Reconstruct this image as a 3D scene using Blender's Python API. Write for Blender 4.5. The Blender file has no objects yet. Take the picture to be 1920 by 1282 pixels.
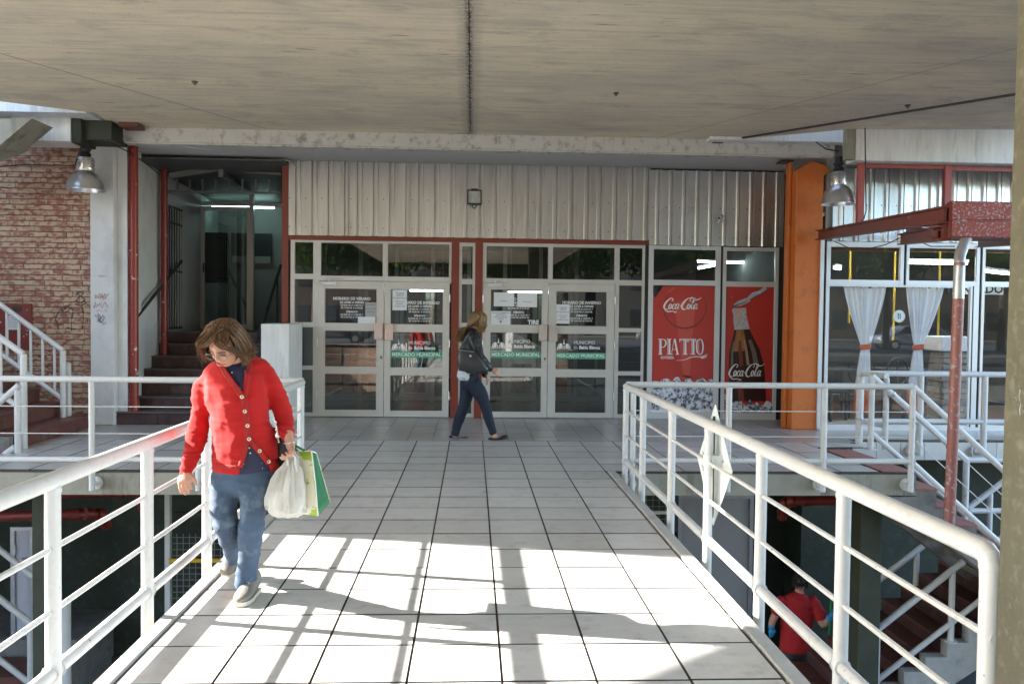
import bpy, bmesh, math, random
import numpy as np
from mathutils import Vector, Matrix
from mathutils.bvhtree import BVHTree
R = math.radians
random.seed(7); rng = np.random.default_rng(7)
S = bpy.context.scene
COL = S.collection

# ------------------------------------------------------------------ camera
FPX = 1580.0; CH = 1.52
cam_d = bpy.data.cameras.new('camera'); cam = bpy.data.objects.new('camera', cam_d); COL.objects.link(cam)
cam_d.sensor_width = 36.0; cam_d.lens = 36.0 * FPX / 1920.0
cam_d.clip_start = 0.05; cam_d.clip_end = 2000
ROLL, PSI, THETA = 0.0115, R(2.7177), R(1.745)
Fw = Vector((math.sin(PSI)*math.cos(THETA), math.cos(PSI)*math.cos(THETA), -math.sin(THETA)))
R0 = Vector((math.cos(PSI), -math.sin(PSI), 0)); U0 = R0.cross(Fw)
Rt = R0*math.cos(ROLL) + U0*math.sin(ROLL); Up = Rt.cross(Fw)
CP = Vector((0, 0, CH))
m = Matrix((Rt, Up, -Fw)).transposed().to_4x4(); m.translation = CP
cam.matrix_world = m
S.camera = cam
S.render.resolution_x = 1024; S.render.resolution_y = 683

def A(x, y, d):
    "the point of the place that stands at depth Y = d where the photograph shows (x, y)"
    r = Fw + Rt*((x-960)/FPX) - Up*((y-641)/FPX)
    return CP + r*(d/r.y)
def AX(x, y, d): return A(x, y, d).x
def AZ(x, y, d): return A(x, y, d).z

# ------------------------------------------------------------------ world, sun, exposure
W = bpy.data.worlds.new('World'); S.world = W; W.use_nodes = True
nt = W.node_tree; nt.nodes.clear()
sky = nt.nodes.new('ShaderNodeTexSky'); sky.sky_type = 'NISHITA'; sky.sun_disc = False
SUN = Vector((2.13, -0.47, -1.0)).normalized()          # the way the light travels
sky.sun_elevation = math.asin(-SUN.z)
sky.sun_rotation = math.atan2(-SUN.x, -SUN.y)
sky.air_density = 1.0; sky.dust_density = 0.6; sky.altitude = 50
bg = nt.nodes.new('ShaderNodeBackground'); bg.inputs['Strength'].default_value = 0.15
wo = nt.nodes.new('ShaderNodeOutputWorld')
nt.links.new(sky.outputs[0], bg.inputs['Color']); nt.links.new(bg.outputs[0], wo.inputs['Surface'])
sl = bpy.data.lights.new('sun', 'SUN'); sun = bpy.data.objects.new('sun', sl); COL.objects.link(sun)
sl.energy = 5.0; sl.angle = R(0.53); sl.color = (1.0, 0.94, 0.85)
sun.rotation_euler = SUN.to_track_quat('-Z', 'Y').to_euler(); sun.location = (-20, 5, 15)
S.view_settings.view_transform = 'Standard'; S.view_settings.look = 'None'
S.view_settings.gamma = 1.0; S.view_settings.use_curve_mapping = False
S.view_settings.exposure = 2.85
S.render.engine = 'CYCLES'
cy = S.cycles; cy.use_denoising = True; cy.max_bounces = 8; cy.diffuse_bounces = 6; cy.glossy_bounces = 4
cy.transparent_max_bounces = 16; cy.caustics_reflective = False; cy.caustics_refractive = False
cy.sample_clamp_indirect = 8.0

# ------------------------------------------------------------------ materials
def nn(t, kind, **kw):
    n = t.nodes.new(kind)
    for k, v in kw.items():
        if k in n.inputs: n.inputs[k].default_value = v
        else: setattr(n, k, v)
    return n
def rgba(c): return (c[0], c[1], c[2], 1.0)
def M(name, col, rough=0.5, metal=0.0, var=0.0, vscale=4.0, stretch=(1,1,1), bump=0.0, bscale=60.0, dirt=None, dirt_amt=0.0, dscale=2.0,
      objvar=0.0, spec=0.5, alpha=1.0, emit=None, estr=0.0, sheen=0.0, chips=None, chip_amt=0.0, chip_scale=12.0, trans=0.0, coat=0.0, dirt_stretch=(1,1,1)):
    "one procedural material: base colour with soft variation, dirt of its own shape, chips and fine relief"
    mt = bpy.data.materials.new(name); mt.use_nodes = True
    t = mt.node_tree; t.nodes.clear(); L = t.links.new
    out = nn(t, 'ShaderNodeOutputMaterial'); b = nn(t, 'ShaderNodeBsdfPrincipled'); L(b.outputs[0], out.inputs['Surface'])
    b.inputs['Base Color'].default_value = rgba(col); b.inputs['Roughness'].default_value = rough
    b.inputs['Metallic'].default_value = metal; b.inputs['Specular IOR Level'].default_value = spec
    b.inputs['Alpha'].default_value = alpha; b.inputs['Coat Weight'].default_value = coat
    b.inputs['Transmission Weight'].default_value = trans
    if sheen: b.inputs['Sheen Weight'].default_value = sheen
    if emit: b.inputs['Emission Color'].default_value = rgba(emit); b.inputs['Emission Strength'].default_value = estr
    geo = nn(t, 'ShaderNodeNewGeometry')
    def mapped(scale, st):
        mp = nn(t, 'ShaderNodeMapping'); mp.inputs['Scale'].default_value = (scale*st[0], scale*st[1], scale*st[2])
        L(geo.outputs['Position'], mp.inputs['Vector']); return mp.outputs[0]
    cur = None
    def base():
        nonlocal cur
        if cur is None:
            r = nn(t, 'ShaderNodeRGB'); r.outputs[0].default_value = rgba(col); cur = r.outputs[0]
        return cur
    if var:
        n = nn(t, 'ShaderNodeTexNoise'); n.inputs['Scale'].default_value = 1.0; n.inputs['Detail'].default_value = 6
        n.inputs['Roughness'].default_value = .62
        L(mapped(vscale, stretch), n.inputs['Vector'])
        mr = nn(t, 'ShaderNodeMapRange'); mr.inputs['From Min'].default_value = .25; mr.inputs['From Max'].default_value = .75
        mr.inputs['To Min'].default_value = 1-var; mr.inputs['To Max'].default_value = 1+var*.6
        L(n.outputs[0], mr.inputs[0])
        mx = nn(t, 'ShaderNodeVectorMath', operation='SCALE'); L(base(), mx.inputs[0]); L(mr.outputs[0], mx.inputs['Scale']); cur = mx.outputs[0]
    if objvar:
        oi = nn(t, 'ShaderNodeObjectInfo'); mr = nn(t, 'ShaderNodeMapRange')
        mr.inputs['To Min'].default_value = 1-objvar; mr.inputs['To Max'].default_value = 1+objvar
        L(oi.outputs['Random'], mr.inputs[0]); mx = nn(t, 'ShaderNodeVectorMath', operation='SCALE')
        L(base(), mx.inputs[0]); L(mr.outputs[0], mx.inputs['Scale']); cur = mx.outputs[0]
    if dirt:
        n = nn(t, 'ShaderNodeTexNoise'); n.inputs['Detail'].default_value = 9; n.inputs['Roughness'].default_value = .7; n.inputs['Scale'].default_value = 1
        L(mapped(dscale, dirt_stretch), n.inputs['Vector'])
        mr = nn(t, 'ShaderNodeMapRange'); mr.inputs['From Min'].default_value = .52; mr.inputs['From Max'].default_value = .72
        mr.inputs['To Max'].default_value = dirt_amt; L(n.outputs[0], mr.inputs[0])
        mx = nn(t, 'ShaderNodeMix', data_type='RGBA'); L(mr.outputs[0], mx.inputs[0]); L(base(), mx.inputs[6]); mx.inputs[7].default_value = rgba(dirt); cur = mx.outputs[2]
    if chips:
        n = nn(t, 'ShaderNodeTexNoise'); n.inputs['Detail'].default_value = 7; n.inputs['Roughness'].default_value = .6; n.inputs['Scale'].default_value = 1
        L(mapped(chip_scale, (1,1,1)), n.inputs['Vector'])
        mr = nn(t, 'ShaderNodeMapRange'); mr.inputs['From Min'].default_value = 1-chip_amt; mr.inputs['From Max'].default_value = 1-chip_amt+.02
        L(n.outputs[0], mr.inputs[0])
        mx = nn(t, 'ShaderNodeMix', data_type='RGBA'); L(mr.outputs[0], mx.inputs[0]); L(base(), mx.inputs[6]); mx.inputs[7].default_value = rgba(chips); cur = mx.outputs[2]
    if cur is not None: L(cur, b.inputs['Base Color'])
    if bump:
        n = nn(t, 'ShaderNodeTexNoise'); n.inputs['Detail'].default_value = 6; n.inputs['Scale'].default_value = 1
        L(mapped(bscale, stretch), n.inputs['Vector'])
        bp = nn(t, 'ShaderNodeBump'); bp.inputs['Strength'].default_value = bump; bp.inputs['Distance'].default_value = .01
        L(n.outputs[0], bp.inputs['Height']); L(bp.outputs[0], b.inputs['Normal'])
    mt['col'] = 1
    return mt

def glass_mat(name, tint=(.8,.84,.83), ior=1.5, rough=0.0, gain=1.0, dirt=.03):
    mt = bpy.data.materials.new(name); mt.use_nodes = True; t = mt.node_tree; t.nodes.clear(); L = t.links.new
    out = nn(t, 'ShaderNodeOutputMaterial'); tr = nn(t, 'ShaderNodeBsdfTransparent'); tr.inputs[0].default_value = rgba(tint)
    gl = nn(t, 'ShaderNodeBsdfGlossy'); gl.inputs['Roughness'].default_value = rough
    fr = nn(t, 'ShaderNodeFresnel'); fr.inputs['IOR'].default_value = ior
    mul = nn(t, 'ShaderNodeMath', operation='MULTIPLY'); mul.inputs[1].default_value = gain; mul.use_clamp = True
    gb_ = nn(t, 'ShaderNodeNewGeometry'); ff = nn(t, 'ShaderNodeMath', operation='SUBTRACT'); ff.inputs[0].default_value = 1.0; L(gb_.outputs['Backfacing'], ff.inputs[1])
    m0 = nn(t, 'ShaderNodeMath', operation='MULTIPLY'); L(fr.outputs[0], m0.inputs[0]); L(ff.outputs[0], m0.inputs[1]); L(m0.outputs[0], mul.inputs[0])
    mx = nn(t, 'ShaderNodeMixShader'); L(mul.outputs[0], mx.inputs[0]); L(tr.outputs[0], mx.inputs[1]); L(gl.outputs[0], mx.inputs[2])
    df = nn(t, 'ShaderNodeBsdfDiffuse'); df.inputs[0].default_value = (.6,.6,.58,1)
    no = nn(t, 'ShaderNodeTexNoise'); no.inputs['Scale'].default_value = 3; no.inputs['Detail'].default_value = 8
    geo = nn(t, 'ShaderNodeNewGeometry'); L(geo.outputs['Position'], no.inputs['Vector'])
    m2 = nn(t, 'ShaderNodeMath', operation='MULTIPLY'); m2.inputs[1].default_value = dirt*2; L(no.outputs[0], m2.inputs[0])
    mx2 = nn(t, 'ShaderNodeMixShader'); L(m2.outputs[0], mx2.inputs[0]); L(mx.outputs[0], mx2.inputs[1]); L(df.outputs[0], mx2.inputs[2])
    L(mx2.outputs[0], out.inputs['Surface'])
    return mt

MT = {}
MT['rail'] = M('white_rail_paint', (.60,.60,.605), .38, var=.05, vscale=7, dirt=(.36,.31,.26), dirt_amt=.3, dscale=22, chips=(.22,.13,.08), chip_amt=.32, chip_scale=30, bump=.12, bscale=40)
MT['tile'] = M('walkway_tile', (.58,.575,.56), .33, var=.10, vscale=5, stretch=(1,2.2,1), objvar=.09, dirt=(.25,.22,.19), dirt_amt=.55, dscale=6, chips=(.13,.11,.10), chip_amt=.30, chip_scale=24, bump=.06, bscale=50)
MT['porch_tile'] = M('porch_tile', (.47,.45,.43), .28, var=.08, vscale=3, objvar=.04, dirt=(.2,.19,.18), dirt_amt=.3, dscale=5)
MT['joint'] = M('tile_joint', (.085,.075,.066), .9, var=.3, vscale=20)
MT['kerb'] = M('kerb_concrete', (.42,.41,.39), .75, var=.15, vscale=8, dirt=(.15,.14,.12), dirt_amt=.6, dscale=5, bump=.3, bscale=60)
MT['concrete'] = M('weathered_concrete', (.33,.32,.27), .85, var=.22, vscale=3, dirt=(.09,.085,.06), dirt_amt=.8, dscale=2.2, bump=.5, bscale=30, dirt_stretch=(2.5,2.5,.6))
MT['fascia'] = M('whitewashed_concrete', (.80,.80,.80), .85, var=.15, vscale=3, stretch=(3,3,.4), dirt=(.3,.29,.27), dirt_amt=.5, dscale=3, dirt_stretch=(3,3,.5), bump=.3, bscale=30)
MT['beam'] = M('beam_paint', (.62,.61,.58), .8, var=.07, vscale=3, dirt=(.05,.045,.04), dirt_amt=.75, dscale=9, bump=.1)
MT['soffit'] = M('soffit_paint', (.60,.60,.60), .8, var=.05, vscale=2)
MT['wall_white'] = M('white_wall_paint', (.66,.67,.69), .8, var=.10, vscale=2.5, dirt=(.33,.33,.34), dirt_amt=.45, dscale=2.2, dirt_stretch=(1,1,.6), bump=.15, bscale=40)
MT['redpole'] = M('red_pole_paint', (.24,.020,.014), .35, var=.12, vscale=6, chips=(.62,.58,.55), chip_amt=.375, chip_scale=9)
MT['redbeam'] = M('dark_red_paint', (.20,.035,.018), .5, var=.1, vscale=5)
MT['redframe'] = M('pinkish_red_paint', (.40,.085,.075), .5, var=.12, vscale=6, dirt=(.16,.06,.05), dirt_amt=.5, dscale=8)
MT['gutter'] = M('rusty_gutter_paint', (.32,.06,.04), .55, var=.15, vscale=6, chips=(.33,.34,.42), chip_amt=.44, chip_scale=48, bump=.1)
MT['canopy'] = M('canopy_beam_paint', (.14,.03,.024), .5, var=.2, vscale=7)
MT['pipe'] = M('pink_downpipe_paint', (.27,.095,.085), .5, var=.15, vscale=7, chips=(.30,.25,.26), chip_amt=.42, chip_scale=26)
MT['zinc'] = M('zinc_pipe', (.45,.46,.5), .4, metal=.5, var=.15, vscale=9)
MT['orange'] = M('orange_pillar_paint', (.55,.145,.026), .6, var=.09, vscale=2.5, dirt=(.16,.06,.02), dirt_amt=.5, dscale=5, bump=.1)
MT['alu'] = M('aluminium_frame', (.60,.58,.55), .38, metal=.35, var=.06, vscale=5)
MT['alu2'] = M('bright_aluminium_frame', (.70,.70,.71), .35, metal=.35, var=.05, vscale=5)
MT['handle'] = M('steel_push_plate', (.66,.60,.57), .25, metal=.8)
MT['corr'] = M('galvanised_sheet', (.70,.69,.675), .30, metal=.9, var=.16, vscale=1.3, stretch=(3,1,.5), dirt=(.33,.25,.17), dirt_amt=.35, dscale=3, dirt_stretch=(4,1,.5))
MT['corr2'] = M('newer_galvanised_sheet', (.74,.74,.75), .30, metal=.9, var=.16, vscale=1.5, stretch=(3,1,.5), dirt=(.3,.26,.22), dirt_amt=.3, dscale=3)
MT['black'] = M('black_plastic', (.02,.02,.022), .45)
MT['dark'] = M('dark_interior', (.05,.05,.052), .8, var=.2, vscale=2)
MT['darkgap'] = M('dark_rubber_seal', (.025,.022,.02), .7)
MT['interior'] = M('interior_wall', (.30,.30,.29), .8, var=.1, vscale=1)
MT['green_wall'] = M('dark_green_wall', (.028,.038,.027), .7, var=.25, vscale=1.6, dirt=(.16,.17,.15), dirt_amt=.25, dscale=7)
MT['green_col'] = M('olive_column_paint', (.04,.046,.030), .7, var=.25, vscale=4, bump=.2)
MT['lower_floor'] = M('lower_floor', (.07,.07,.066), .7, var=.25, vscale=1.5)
MT['greydoor'] = M('grey_steel_door', (.36,.36,.38), .5, var=.06, vscale=2)
MT['redpipe'] = M('red_service_pipe', (.17,.022,.018), .4, var=.2, vscale=6)
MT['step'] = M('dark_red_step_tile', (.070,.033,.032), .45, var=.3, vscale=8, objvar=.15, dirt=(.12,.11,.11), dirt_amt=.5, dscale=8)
MT['steptread'] = M('worn_step_nosing', (.13,.11,.11), .6, var=.3, vscale=8)
MT['stepred'] = M('brick_red_step', (.15,.055,.042), .6, var=.25, vscale=6, dirt=(.2,.18,.16), dirt_amt=.5, dscale=7)
MT['stepconc'] = M('step_concrete', (.22,.21,.20), .8, var=.3, vscale=6, dirt=(.08,.08,.07), dirt_amt=.6, dscale=5, bump=.3)
MT['treadpink'] = M('pinkish_tread', (.36,.15,.13), .7, var=.2, vscale=6)
MT['pillar'] = M('olive_concrete_pillar', (.10,.095,.065), .8, var=.25, vscale=5, stretch=(1,1,.6), dirt=(.30,.29,.24), dirt_amt=.35, dscale=24, bump=.5, bscale=40)
MT['mortar'] = M('mortar', (.16,.14,.12), .9, var=.2, vscale=20, bump=.4)
MT['curtain'] = M('white_curtain', (.88,.90,.94), .8, var=.05, vscale=3, sheen=.2)
MT['orange_cloth'] = M('orange_cloth', (.62,.12,.03), .8)
MT['paper'] = M('paper', (.72,.72,.76), .7)
MT['ink'] = M('grey_ink', (.18,.18,.2), .8)
MT['white_print'] = M('white_vinyl_print', (.80,.80,.80), .6)
MT['green_print'] = M('green_vinyl_band', (.07,.36,.22), .5)
MT['tube'] = M('fluorescent_tube', (.9,.95,.95), .5, emit=(.75,1,.95), estr=5)
MT['glass'] = glass_mat('window_glass', tint=(.66,.68,.66), gain=3.6, dirt=.012)
MT['glass2'] = glass_mat('restaurant_glass', tint=(.97,.975,.98), gain=2.3, dirt=.006)
MT['lamp_metal'] = M('spun_aluminium', (.62,.62,.64), .28, metal=.85, var=.08, vscale=8)
MT['wire'] = M('black_cable', (.03,.028,.028), .6)
MT['yellow'] = M('yellow_paint', (.62,.38,.02), .5)

# ------------------------------------------------------------------ helpers
def tag(o, label=None, cat=None, group=None, kind=None):
    if label: o['label'] = label
    if cat: o['category'] = cat
    if group: o['group'] = group
    if kind: o['kind'] = kind
    return o
def empty(name, loc, label=None, cat=None, group=None, kind=None, rz=0):
    o = bpy.data.objects.new(name, None); COL.objects.link(o); o.location = loc; o.rotation_euler = (0,0,rz)
    o.empty_display_size = .2
    return tag(o, label, cat, group, kind)
def wloc(o):
    v = Vector((0,0,0))
    while o is not None: v += Vector(o.location); o = o.parent
    return v
class MB:
    def __init__(s): s.v = []; s.f = []; s.mi = []; s.cur = 0
    def add(s, vs, fs):
        k = len(s.v); s.v += [tuple(p) for p in vs]; s.f += [tuple(i+k for i in f) for f in fs]; s.mi += [s.cur]*len(fs); return s
    def box(s, x0, x1, y0, y1, z0, z1):
        if x0 > x1: x0, x1 = x1, x0
        if y0 > y1: y0, y1 = y1, y0
        if z0 > z1: z0, z1 = z1, z0
        return s.add([(x0,y0,z0),(x1,y0,z0),(x1,y1,z0),(x0,y1,z0),(x0,y0,z1),(x1,y0,z1),(x1,y1,z1),(x0,y1,z1)],
                     [(0,3,2,1),(4,5,6,7),(0,1,5,4),(1,2,6,5),(2,3,7,6),(3,0,4,7)])
    def tube(s, p, q, r, n=10, r2=None, cap=True):
        p = Vector(p); q = Vector(q); d = (q-p).normalized(); r2 = r if r2 is None else r2
        a = d.orthogonal().normalized(); b = d.cross(a)
        vs = []
        for c, rr in ((p, r), (q, r2)):
            for i in range(n):
                t = 2*math.pi*i/n; vs.append(c + a*rr*math.cos(t) + b*rr*math.sin(t))
        fs = [(i, (i+1)%n, n+(i+1)%n, n+i) for i in range(n)]
        if cap: fs += [tuple(reversed(range(n))), tuple(range(n, 2*n))]
        return s.add(vs, fs)
    def path(s, pts, r, n=8, closed=False):
        pts = [Vector(p) for p in pts]; N = len(pts); rs = r if isinstance(r, (list, tuple)) else [r]*N
        up = Vector((0,0,1)); vs = []; prev = None
        for i, p in enumerate(pts):
            a = pts[max(i-1,0)]; b = pts[min(i+1,N-1)]; d = (b-a)
            if d.length < 1e-9: d = Vector((0,0,1))
            d.normalize()
            if prev is None: u = d.orthogonal().normalized()
            else:
                u = prev - d*prev.dot(d)
                u = u.normalized() if u.length > 1e-6 else d.orthogonal().normalized()
            prev = u; w = d.cross(u)
            for k in range(n):
                t = 2*math.pi*k/n; vs.append(p + u*rs[i]*math.cos(t) + w*rs[i]*math.sin(t))
        fs = [(i*n+k, i*n+(k+1)%n, (i+1)*n+(k+1)%n, (i+1)*n+k) for i in range(N-1) for k in range(n)]
        fs += [tuple(reversed(range(n))), tuple(range((N-1)*n, N*n))]
        return s.add(vs, fs)
    def beam(s, p, q, w, h):
        "rectangular bar from p to q, w sideways, h up"
        p = Vector(p); q = Vector(q); d = (q-p).normalized(); up = Vector((0,0,1))
        if abs(d.z) > .99: up = Vector((0,1,0))
        a = d.cross(up).normalized()*w/2; b = a.cross(d).normalized()*h/2
        vs = [c+e for c in (p, q) for e in (-a-b, a-b, a+b, -a+b)]
        return s.add(vs, [(0,3,2,1),(4,5,6,7),(0,1,5,4),(1,2,6,5),(2,3,7,6),(3,0,4,7)])
    def prism(s, pts, vec):
        n = len(pts); vec = Vector(vec); vs = [Vector(p) for p in pts]; vs += [p+vec for p in vs]
        return s.add(vs, [tuple(reversed(range(n))), tuple(range(n,2*n))] + [(i,(i+1)%n,n+(i+1)%n,n+i) for i in range(n)])
    def lathe(s, prof, c, n=24, axis='z'):
        c = Vector(c); vs = []
        for r, z in prof:
            for k in range(n):
                t = 2*math.pi*k/n
                q = (r*math.cos(t), r*math.sin(t), z)
                if axis == 'y': q = (q[0], q[2], q[1])
                if axis == 'x': q = (q[2], q[0], q[1])
                vs.append(c+Vector(q))
        fs = [(i*n+k, i*n+(k+1)%n, (i+1)*n+(k+1)%n, (i+1)*n+k) for i in range(len(prof)-1) for k in range(n)]
        return s.add(vs, fs)
    def quad(s, a, b, c, d): return s.add([a,b,c,d], [(0,1,2,3)])
    def build(s, name, mat, parent=None, smooth=False, bevel=0, origin=None, label=None, cat=None, group=None, kind=None, auto=True):
        me = bpy.data.meshes.new(name)
        off = wloc(parent) if parent is not None else (Vector(origin) if origin is not None else None)
        vs = s.v
        if parent is None and origin is None:
            a = np.array(vs, dtype=float); off = Vector(((a[:,0].min()+a[:,0].max())/2, (a[:,1].min()+a[:,1].max())/2, a[:,2].min()))
        me.from_pydata([(v[0]-off.x, v[1]-off.y, v[2]-off.z) for v in vs], [], s.f)
        mats = mat if isinstance(mat, (list, tuple)) else [mat]
        for q in mats: me.materials.append(q)
        if len(mats) > 1:
            for p, i in zip(me.polygons, s.mi): p.material_index = i
        bm = bmesh.new(); bm.from_mesh(me); bmesh.ops.recalc_face_normals(bm, faces=bm.faces)
        if bevel: 
            bmesh.ops.bevel(bm, geom=[e for e in bm.edges if e.calc_face_angle(0) > .5], offset=bevel, segments=1, affect='EDGES', clamp_overlap=True)
        bm.to_mesh(me); bm.free()
        if smooth:
            me.polygons.foreach_set('use_smooth', [True]*len(me.polygons))
            try: me.set_sharp_from_angle(angle=R(40))
            except Exception: pass
        o = bpy.data.objects.new(name, me); COL.objects.link(o)
        if parent is not None: o.parent = parent
        else: o.location = off
        return tag(o, label, cat, group, kind)
def Box(x0,x1,y0,y1,z0,z1): return MB().box(x0,x1,y0,y1,z0,z1)
def struct(name, mb, mat, **k): return mb.build(name, mat, kind='structure', **k)
def copy_tree(o, parent=None, loc=None, label=None):
    c = o.copy(); COL.objects.link(c); c.parent = parent
    if loc is not None: c.location = loc
    if label: c['label'] = label
    for ch in list(o.children): copy_tree(ch, c)
    return c
def text_mb(body, size, font_bold=0.0, shear=0.0, align='CENTER', sx=1.0):
    "returns (verts, faces) of flat lettering in the XZ plane facing -Y, centred on its baseline"
    cu = bpy.data.curves.new('tmp_text', 'FONT'); cu.body = body; cu.size = size; cu.align_x = align; cu.shear = shear
    cu.offset = font_bold; cu.resolution_u = 2
    o = bpy.data.objects.new('tmp_text', cu); COL.objects.link(o)
    dg = bpy.context.evaluated_depsgraph_get(); me = bpy.data.meshes.new_from_object(o.evaluated_get(dg))
    vs = [(v.co.x*sx, 0.0, v.co.y) for v in me.vertices]; fs = [tuple(p.vertices) for p in me.polygons]
    bpy.data.objects.remove(o); bpy.data.curves.remove(cu); bpy.data.meshes.remove(me)
    return vs, fs
def put_text(mb, body, size, pos, bold=0.0, shear=0.0, align='CENTER', sx=1.0, rot=0.0):
    vs, fs = text_mb(body, size, bold, shear, align, sx); c, s_ = math.cos(rot), math.sin(rot)
    mb.add([(pos[0]+v[0]*c-v[2]*s_, pos[1], pos[2]+v[0]*s_+v[2]*c) for v in vs], fs)
# ================================================================== SETTING
YB = 12.55          # entrance facade plane
YR = 11.42          # restaurant facade plane
ZC = 3.94           # underside of the slab overhead
LOWZ = -3.4

def ceiling_material():
    mt = bpy.data.materials.new('board_marked_concrete'); mt.use_nodes = True; t = mt.node_tree; L = t.links.new
    b = t.nodes['Principled BSDF']; b.inputs['Roughness'].default_value = .85
    geo = nn(t, 'ShaderNodeNewGeometry')
    def noise(sc, detail=6, rough=.6, dist=0):
        mp = nn(t, 'ShaderNodeMapping'); mp.inputs['Scale'].default_value = sc; L(geo.outputs['Position'], mp.inputs['Vector'])
        n = nn(t, 'ShaderNodeTexNoise'); n.inputs['Scale'].default_value = 1; n.inputs['Detail'].default_value = detail; n.inputs['Roughness'].default_value = rough
        n.inputs['Distortion'].default_value = dist
        L(mp.outputs[0], n.inputs['Vector']); return n.outputs[0]
    def rng_(src, a, b_, c, d):
        r = nn(t, 'ShaderNodeMapRange'); r.inputs['From Min'].default_value = a; r.inputs['From Max'].default_value = b_
        r.inputs['To Min'].default_value = c; r.inputs['To Max'].default_value = d; L(src, r.inputs[0]); return r.outputs[0]
    def mix(f, a, col):
        x = nn(t, 'ShaderNodeMix', data_type='RGBA'); L(f, x.inputs[0]); L(a, x.inputs[6]); x.inputs[7].default_value = rgba(col); return x.outputs[2]
    def mul(a, b_):
        x = nn(t, 'ShaderNodeMath', operation='MULTIPLY'); L(a, x.inputs[0]); 
        if isinstance(b_, (int, float)): x.inputs[1].default_value = b_
        else: L(b_, x.inputs[1])
        x.use_clamp = True
        return x.outputs[0]
    base = nn(t, 'ShaderNodeRGB'); base.outputs[0].default_value = (.80,.70,.53,1)
    c = base.outputs[0]
    c = mix(rng_(noise((.6,1.0,1)), .42, .60, 0, .5), c, (.52,.48,.41))
    c = mix(rng_(noise((.8,13,1), 9, .68), .49, .66, 0, .42), c, (.40,.36,.29))
    c = mix(rng_(noise((2.5,60,1), 6, .65), .52, .7, 0, .45), c, (.80,.73,.6))
    c = mix(mul(rng_(noise((2.2,22,1), 7, .65), .60, .67, 0, 1), rng_(noise((.6,1.6,1), 3, .5), .46, .58, 0, .85)), c, (.17,.15,.12))
    c = mix(rng_(noise((16,26,9), 7, .75), .60, .68, 0, .6), c, (.24,.21,.17))
    c = mix(rng_(noise((1.3,3.2,1), 9, .72, .6), .52, .64, 0, .38), c, (.36,.33,.28))
    c = mix(rng_(noise((3.5,5,1), 8, .7), .56, .66, 0, .35), c, (.72,.66,.54))
    sx = nn(t, 'ShaderNodeSeparateXYZ'); L(geo.outputs['Position'], sx.inputs[0])
    # water marks that spread from the open joint between the two slabs
    d = nn(t, 'ShaderNodeMath', operation='ADD'); L(sx.outputs[0], d.inputs[0]); d.inputs[1].default_value = .05
    ab = nn(t, 'ShaderNodeMath', operation='ABSOLUTE'); L(d.outputs[0], ab.inputs[0])
    near = rng_(ab.outputs[0], 0, .26, 1, 0)
    n1 = noise((4,30,1), 8, .7)
    w = nn(t, 'ShaderNodeMath', operation='ADD'); L(n1, w.inputs[0]); L(near, w.inputs[1])
    c = mix(rng_(w.outputs[0], 1.0, 1.35, 0, .5), c, (.26,.24,.21))
    w2 = nn(t, 'ShaderNodeMath', operation='MULTIPLY'); L(rng_(ab.outputs[0], .04, .28, 1, 0), w2.inputs[0]); L(rng_(noise((5,26,1), 8, .7), .57, .62, 0, 1), w2.inputs[1])
    yy = nn(t, 'ShaderNodeMapRange'); L(sx.outputs[1], yy.inputs[0]); yy.inputs['From Min'].default_value = 6.4; yy.inputs['From Max'].default_value = 7.6; yy.inputs['To Min'].default_value=.5
    c = mix(mul(w2.outputs[0], yy.outputs[0]), c, (.70,.68,.64))
    w3 = mul(rng_(ab.outputs[0], .008, .045, 1, 0), rng_(noise((30,14,1), 9, .8), .44, .55, 0, 1)); c = mix(w3, c, (.05,.045,.035))
    L(c, b.inputs['Base Color'])
    # board edges as fine relief
    mp = nn(t, 'ShaderNodeMapping'); mp.inputs['Scale'].default_value = (.15,9,1); L(geo.outputs['Position'], mp.inputs['Vector'])
    wv = nn(t, 'ShaderNodeTexNoise'); wv.inputs['Scale'].default_value = 1; wv.inputs['Detail'].default_value = 8; L(mp.outputs[0], wv.inputs['Vector'])
    bp = nn(t, 'ShaderNodeBump'); bp.inputs['Strength'].default_value = .45; bp.inputs['Distance'].default_value = .02
    L(wv.outputs[0], bp.inputs['Height']); L(bp.outputs[0], b.inputs['Normal'])
    return mt
MT['ceiling'] = ceiling_material()

def slab(name, pts, z0, z1, mat):
    return struct(name, MB().prism([(p[0], p[1], z0) for p in pts], (0,0,z1-z0)), mat)
# overhead slab in two halves with an open joint between them
slab('ceiling_slab', [(-.0545,-14),(-.0545,11.47),(-4.73,11.47),(-4.62,10.60),(-5.49,10.13),(-5.6,6.95),(-7.67,5.38),(-9.0,4.36),(-9.0,-4),(-4.2,-4),(-4.2,-14)], ZC, ZC+.5, MT['ceiling'])
slab('ceiling_slab', [(3.8,-14),(3.8,-4),(7.4,-4),(7.4,10.36),(6.8,10.39),(4.8,10.55),(3.27,11.47),(-.0455,11.47),(-.0455,-14)], ZC, ZC+.5, MT['ceiling'])
struct('ceiling_joint', Box(-.054,-.046,-13.9,11.4,ZC+.03,ZC+.1), MT['dark'])
# chipped spots and stuck leaves on the slab
for (x, y, s_) in ((365,153,.035),(1155,174,.03),(1702,197,.035)):
    p = Vector((0,0,0)); r = A(x, y, 1.0)-CP; p = CP + r*((ZC-CH)/r.z)
    mb = MB(); mb.lathe([(s_,0),(s_*.9,-.012),(s_*.35,-.03),(.001,-.045)], (p.x, p.y, ZC+.001), 7)
    mb.build('wasp_nest', MT['pillar'], smooth=True, label={365:'small brown mud nest on the left half of the slab overhead',1155:'small mud nest right of the slab joint near the beam',1702:'small mud nest beside the black drip strip at the right'}[x], cat='nest')

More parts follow.
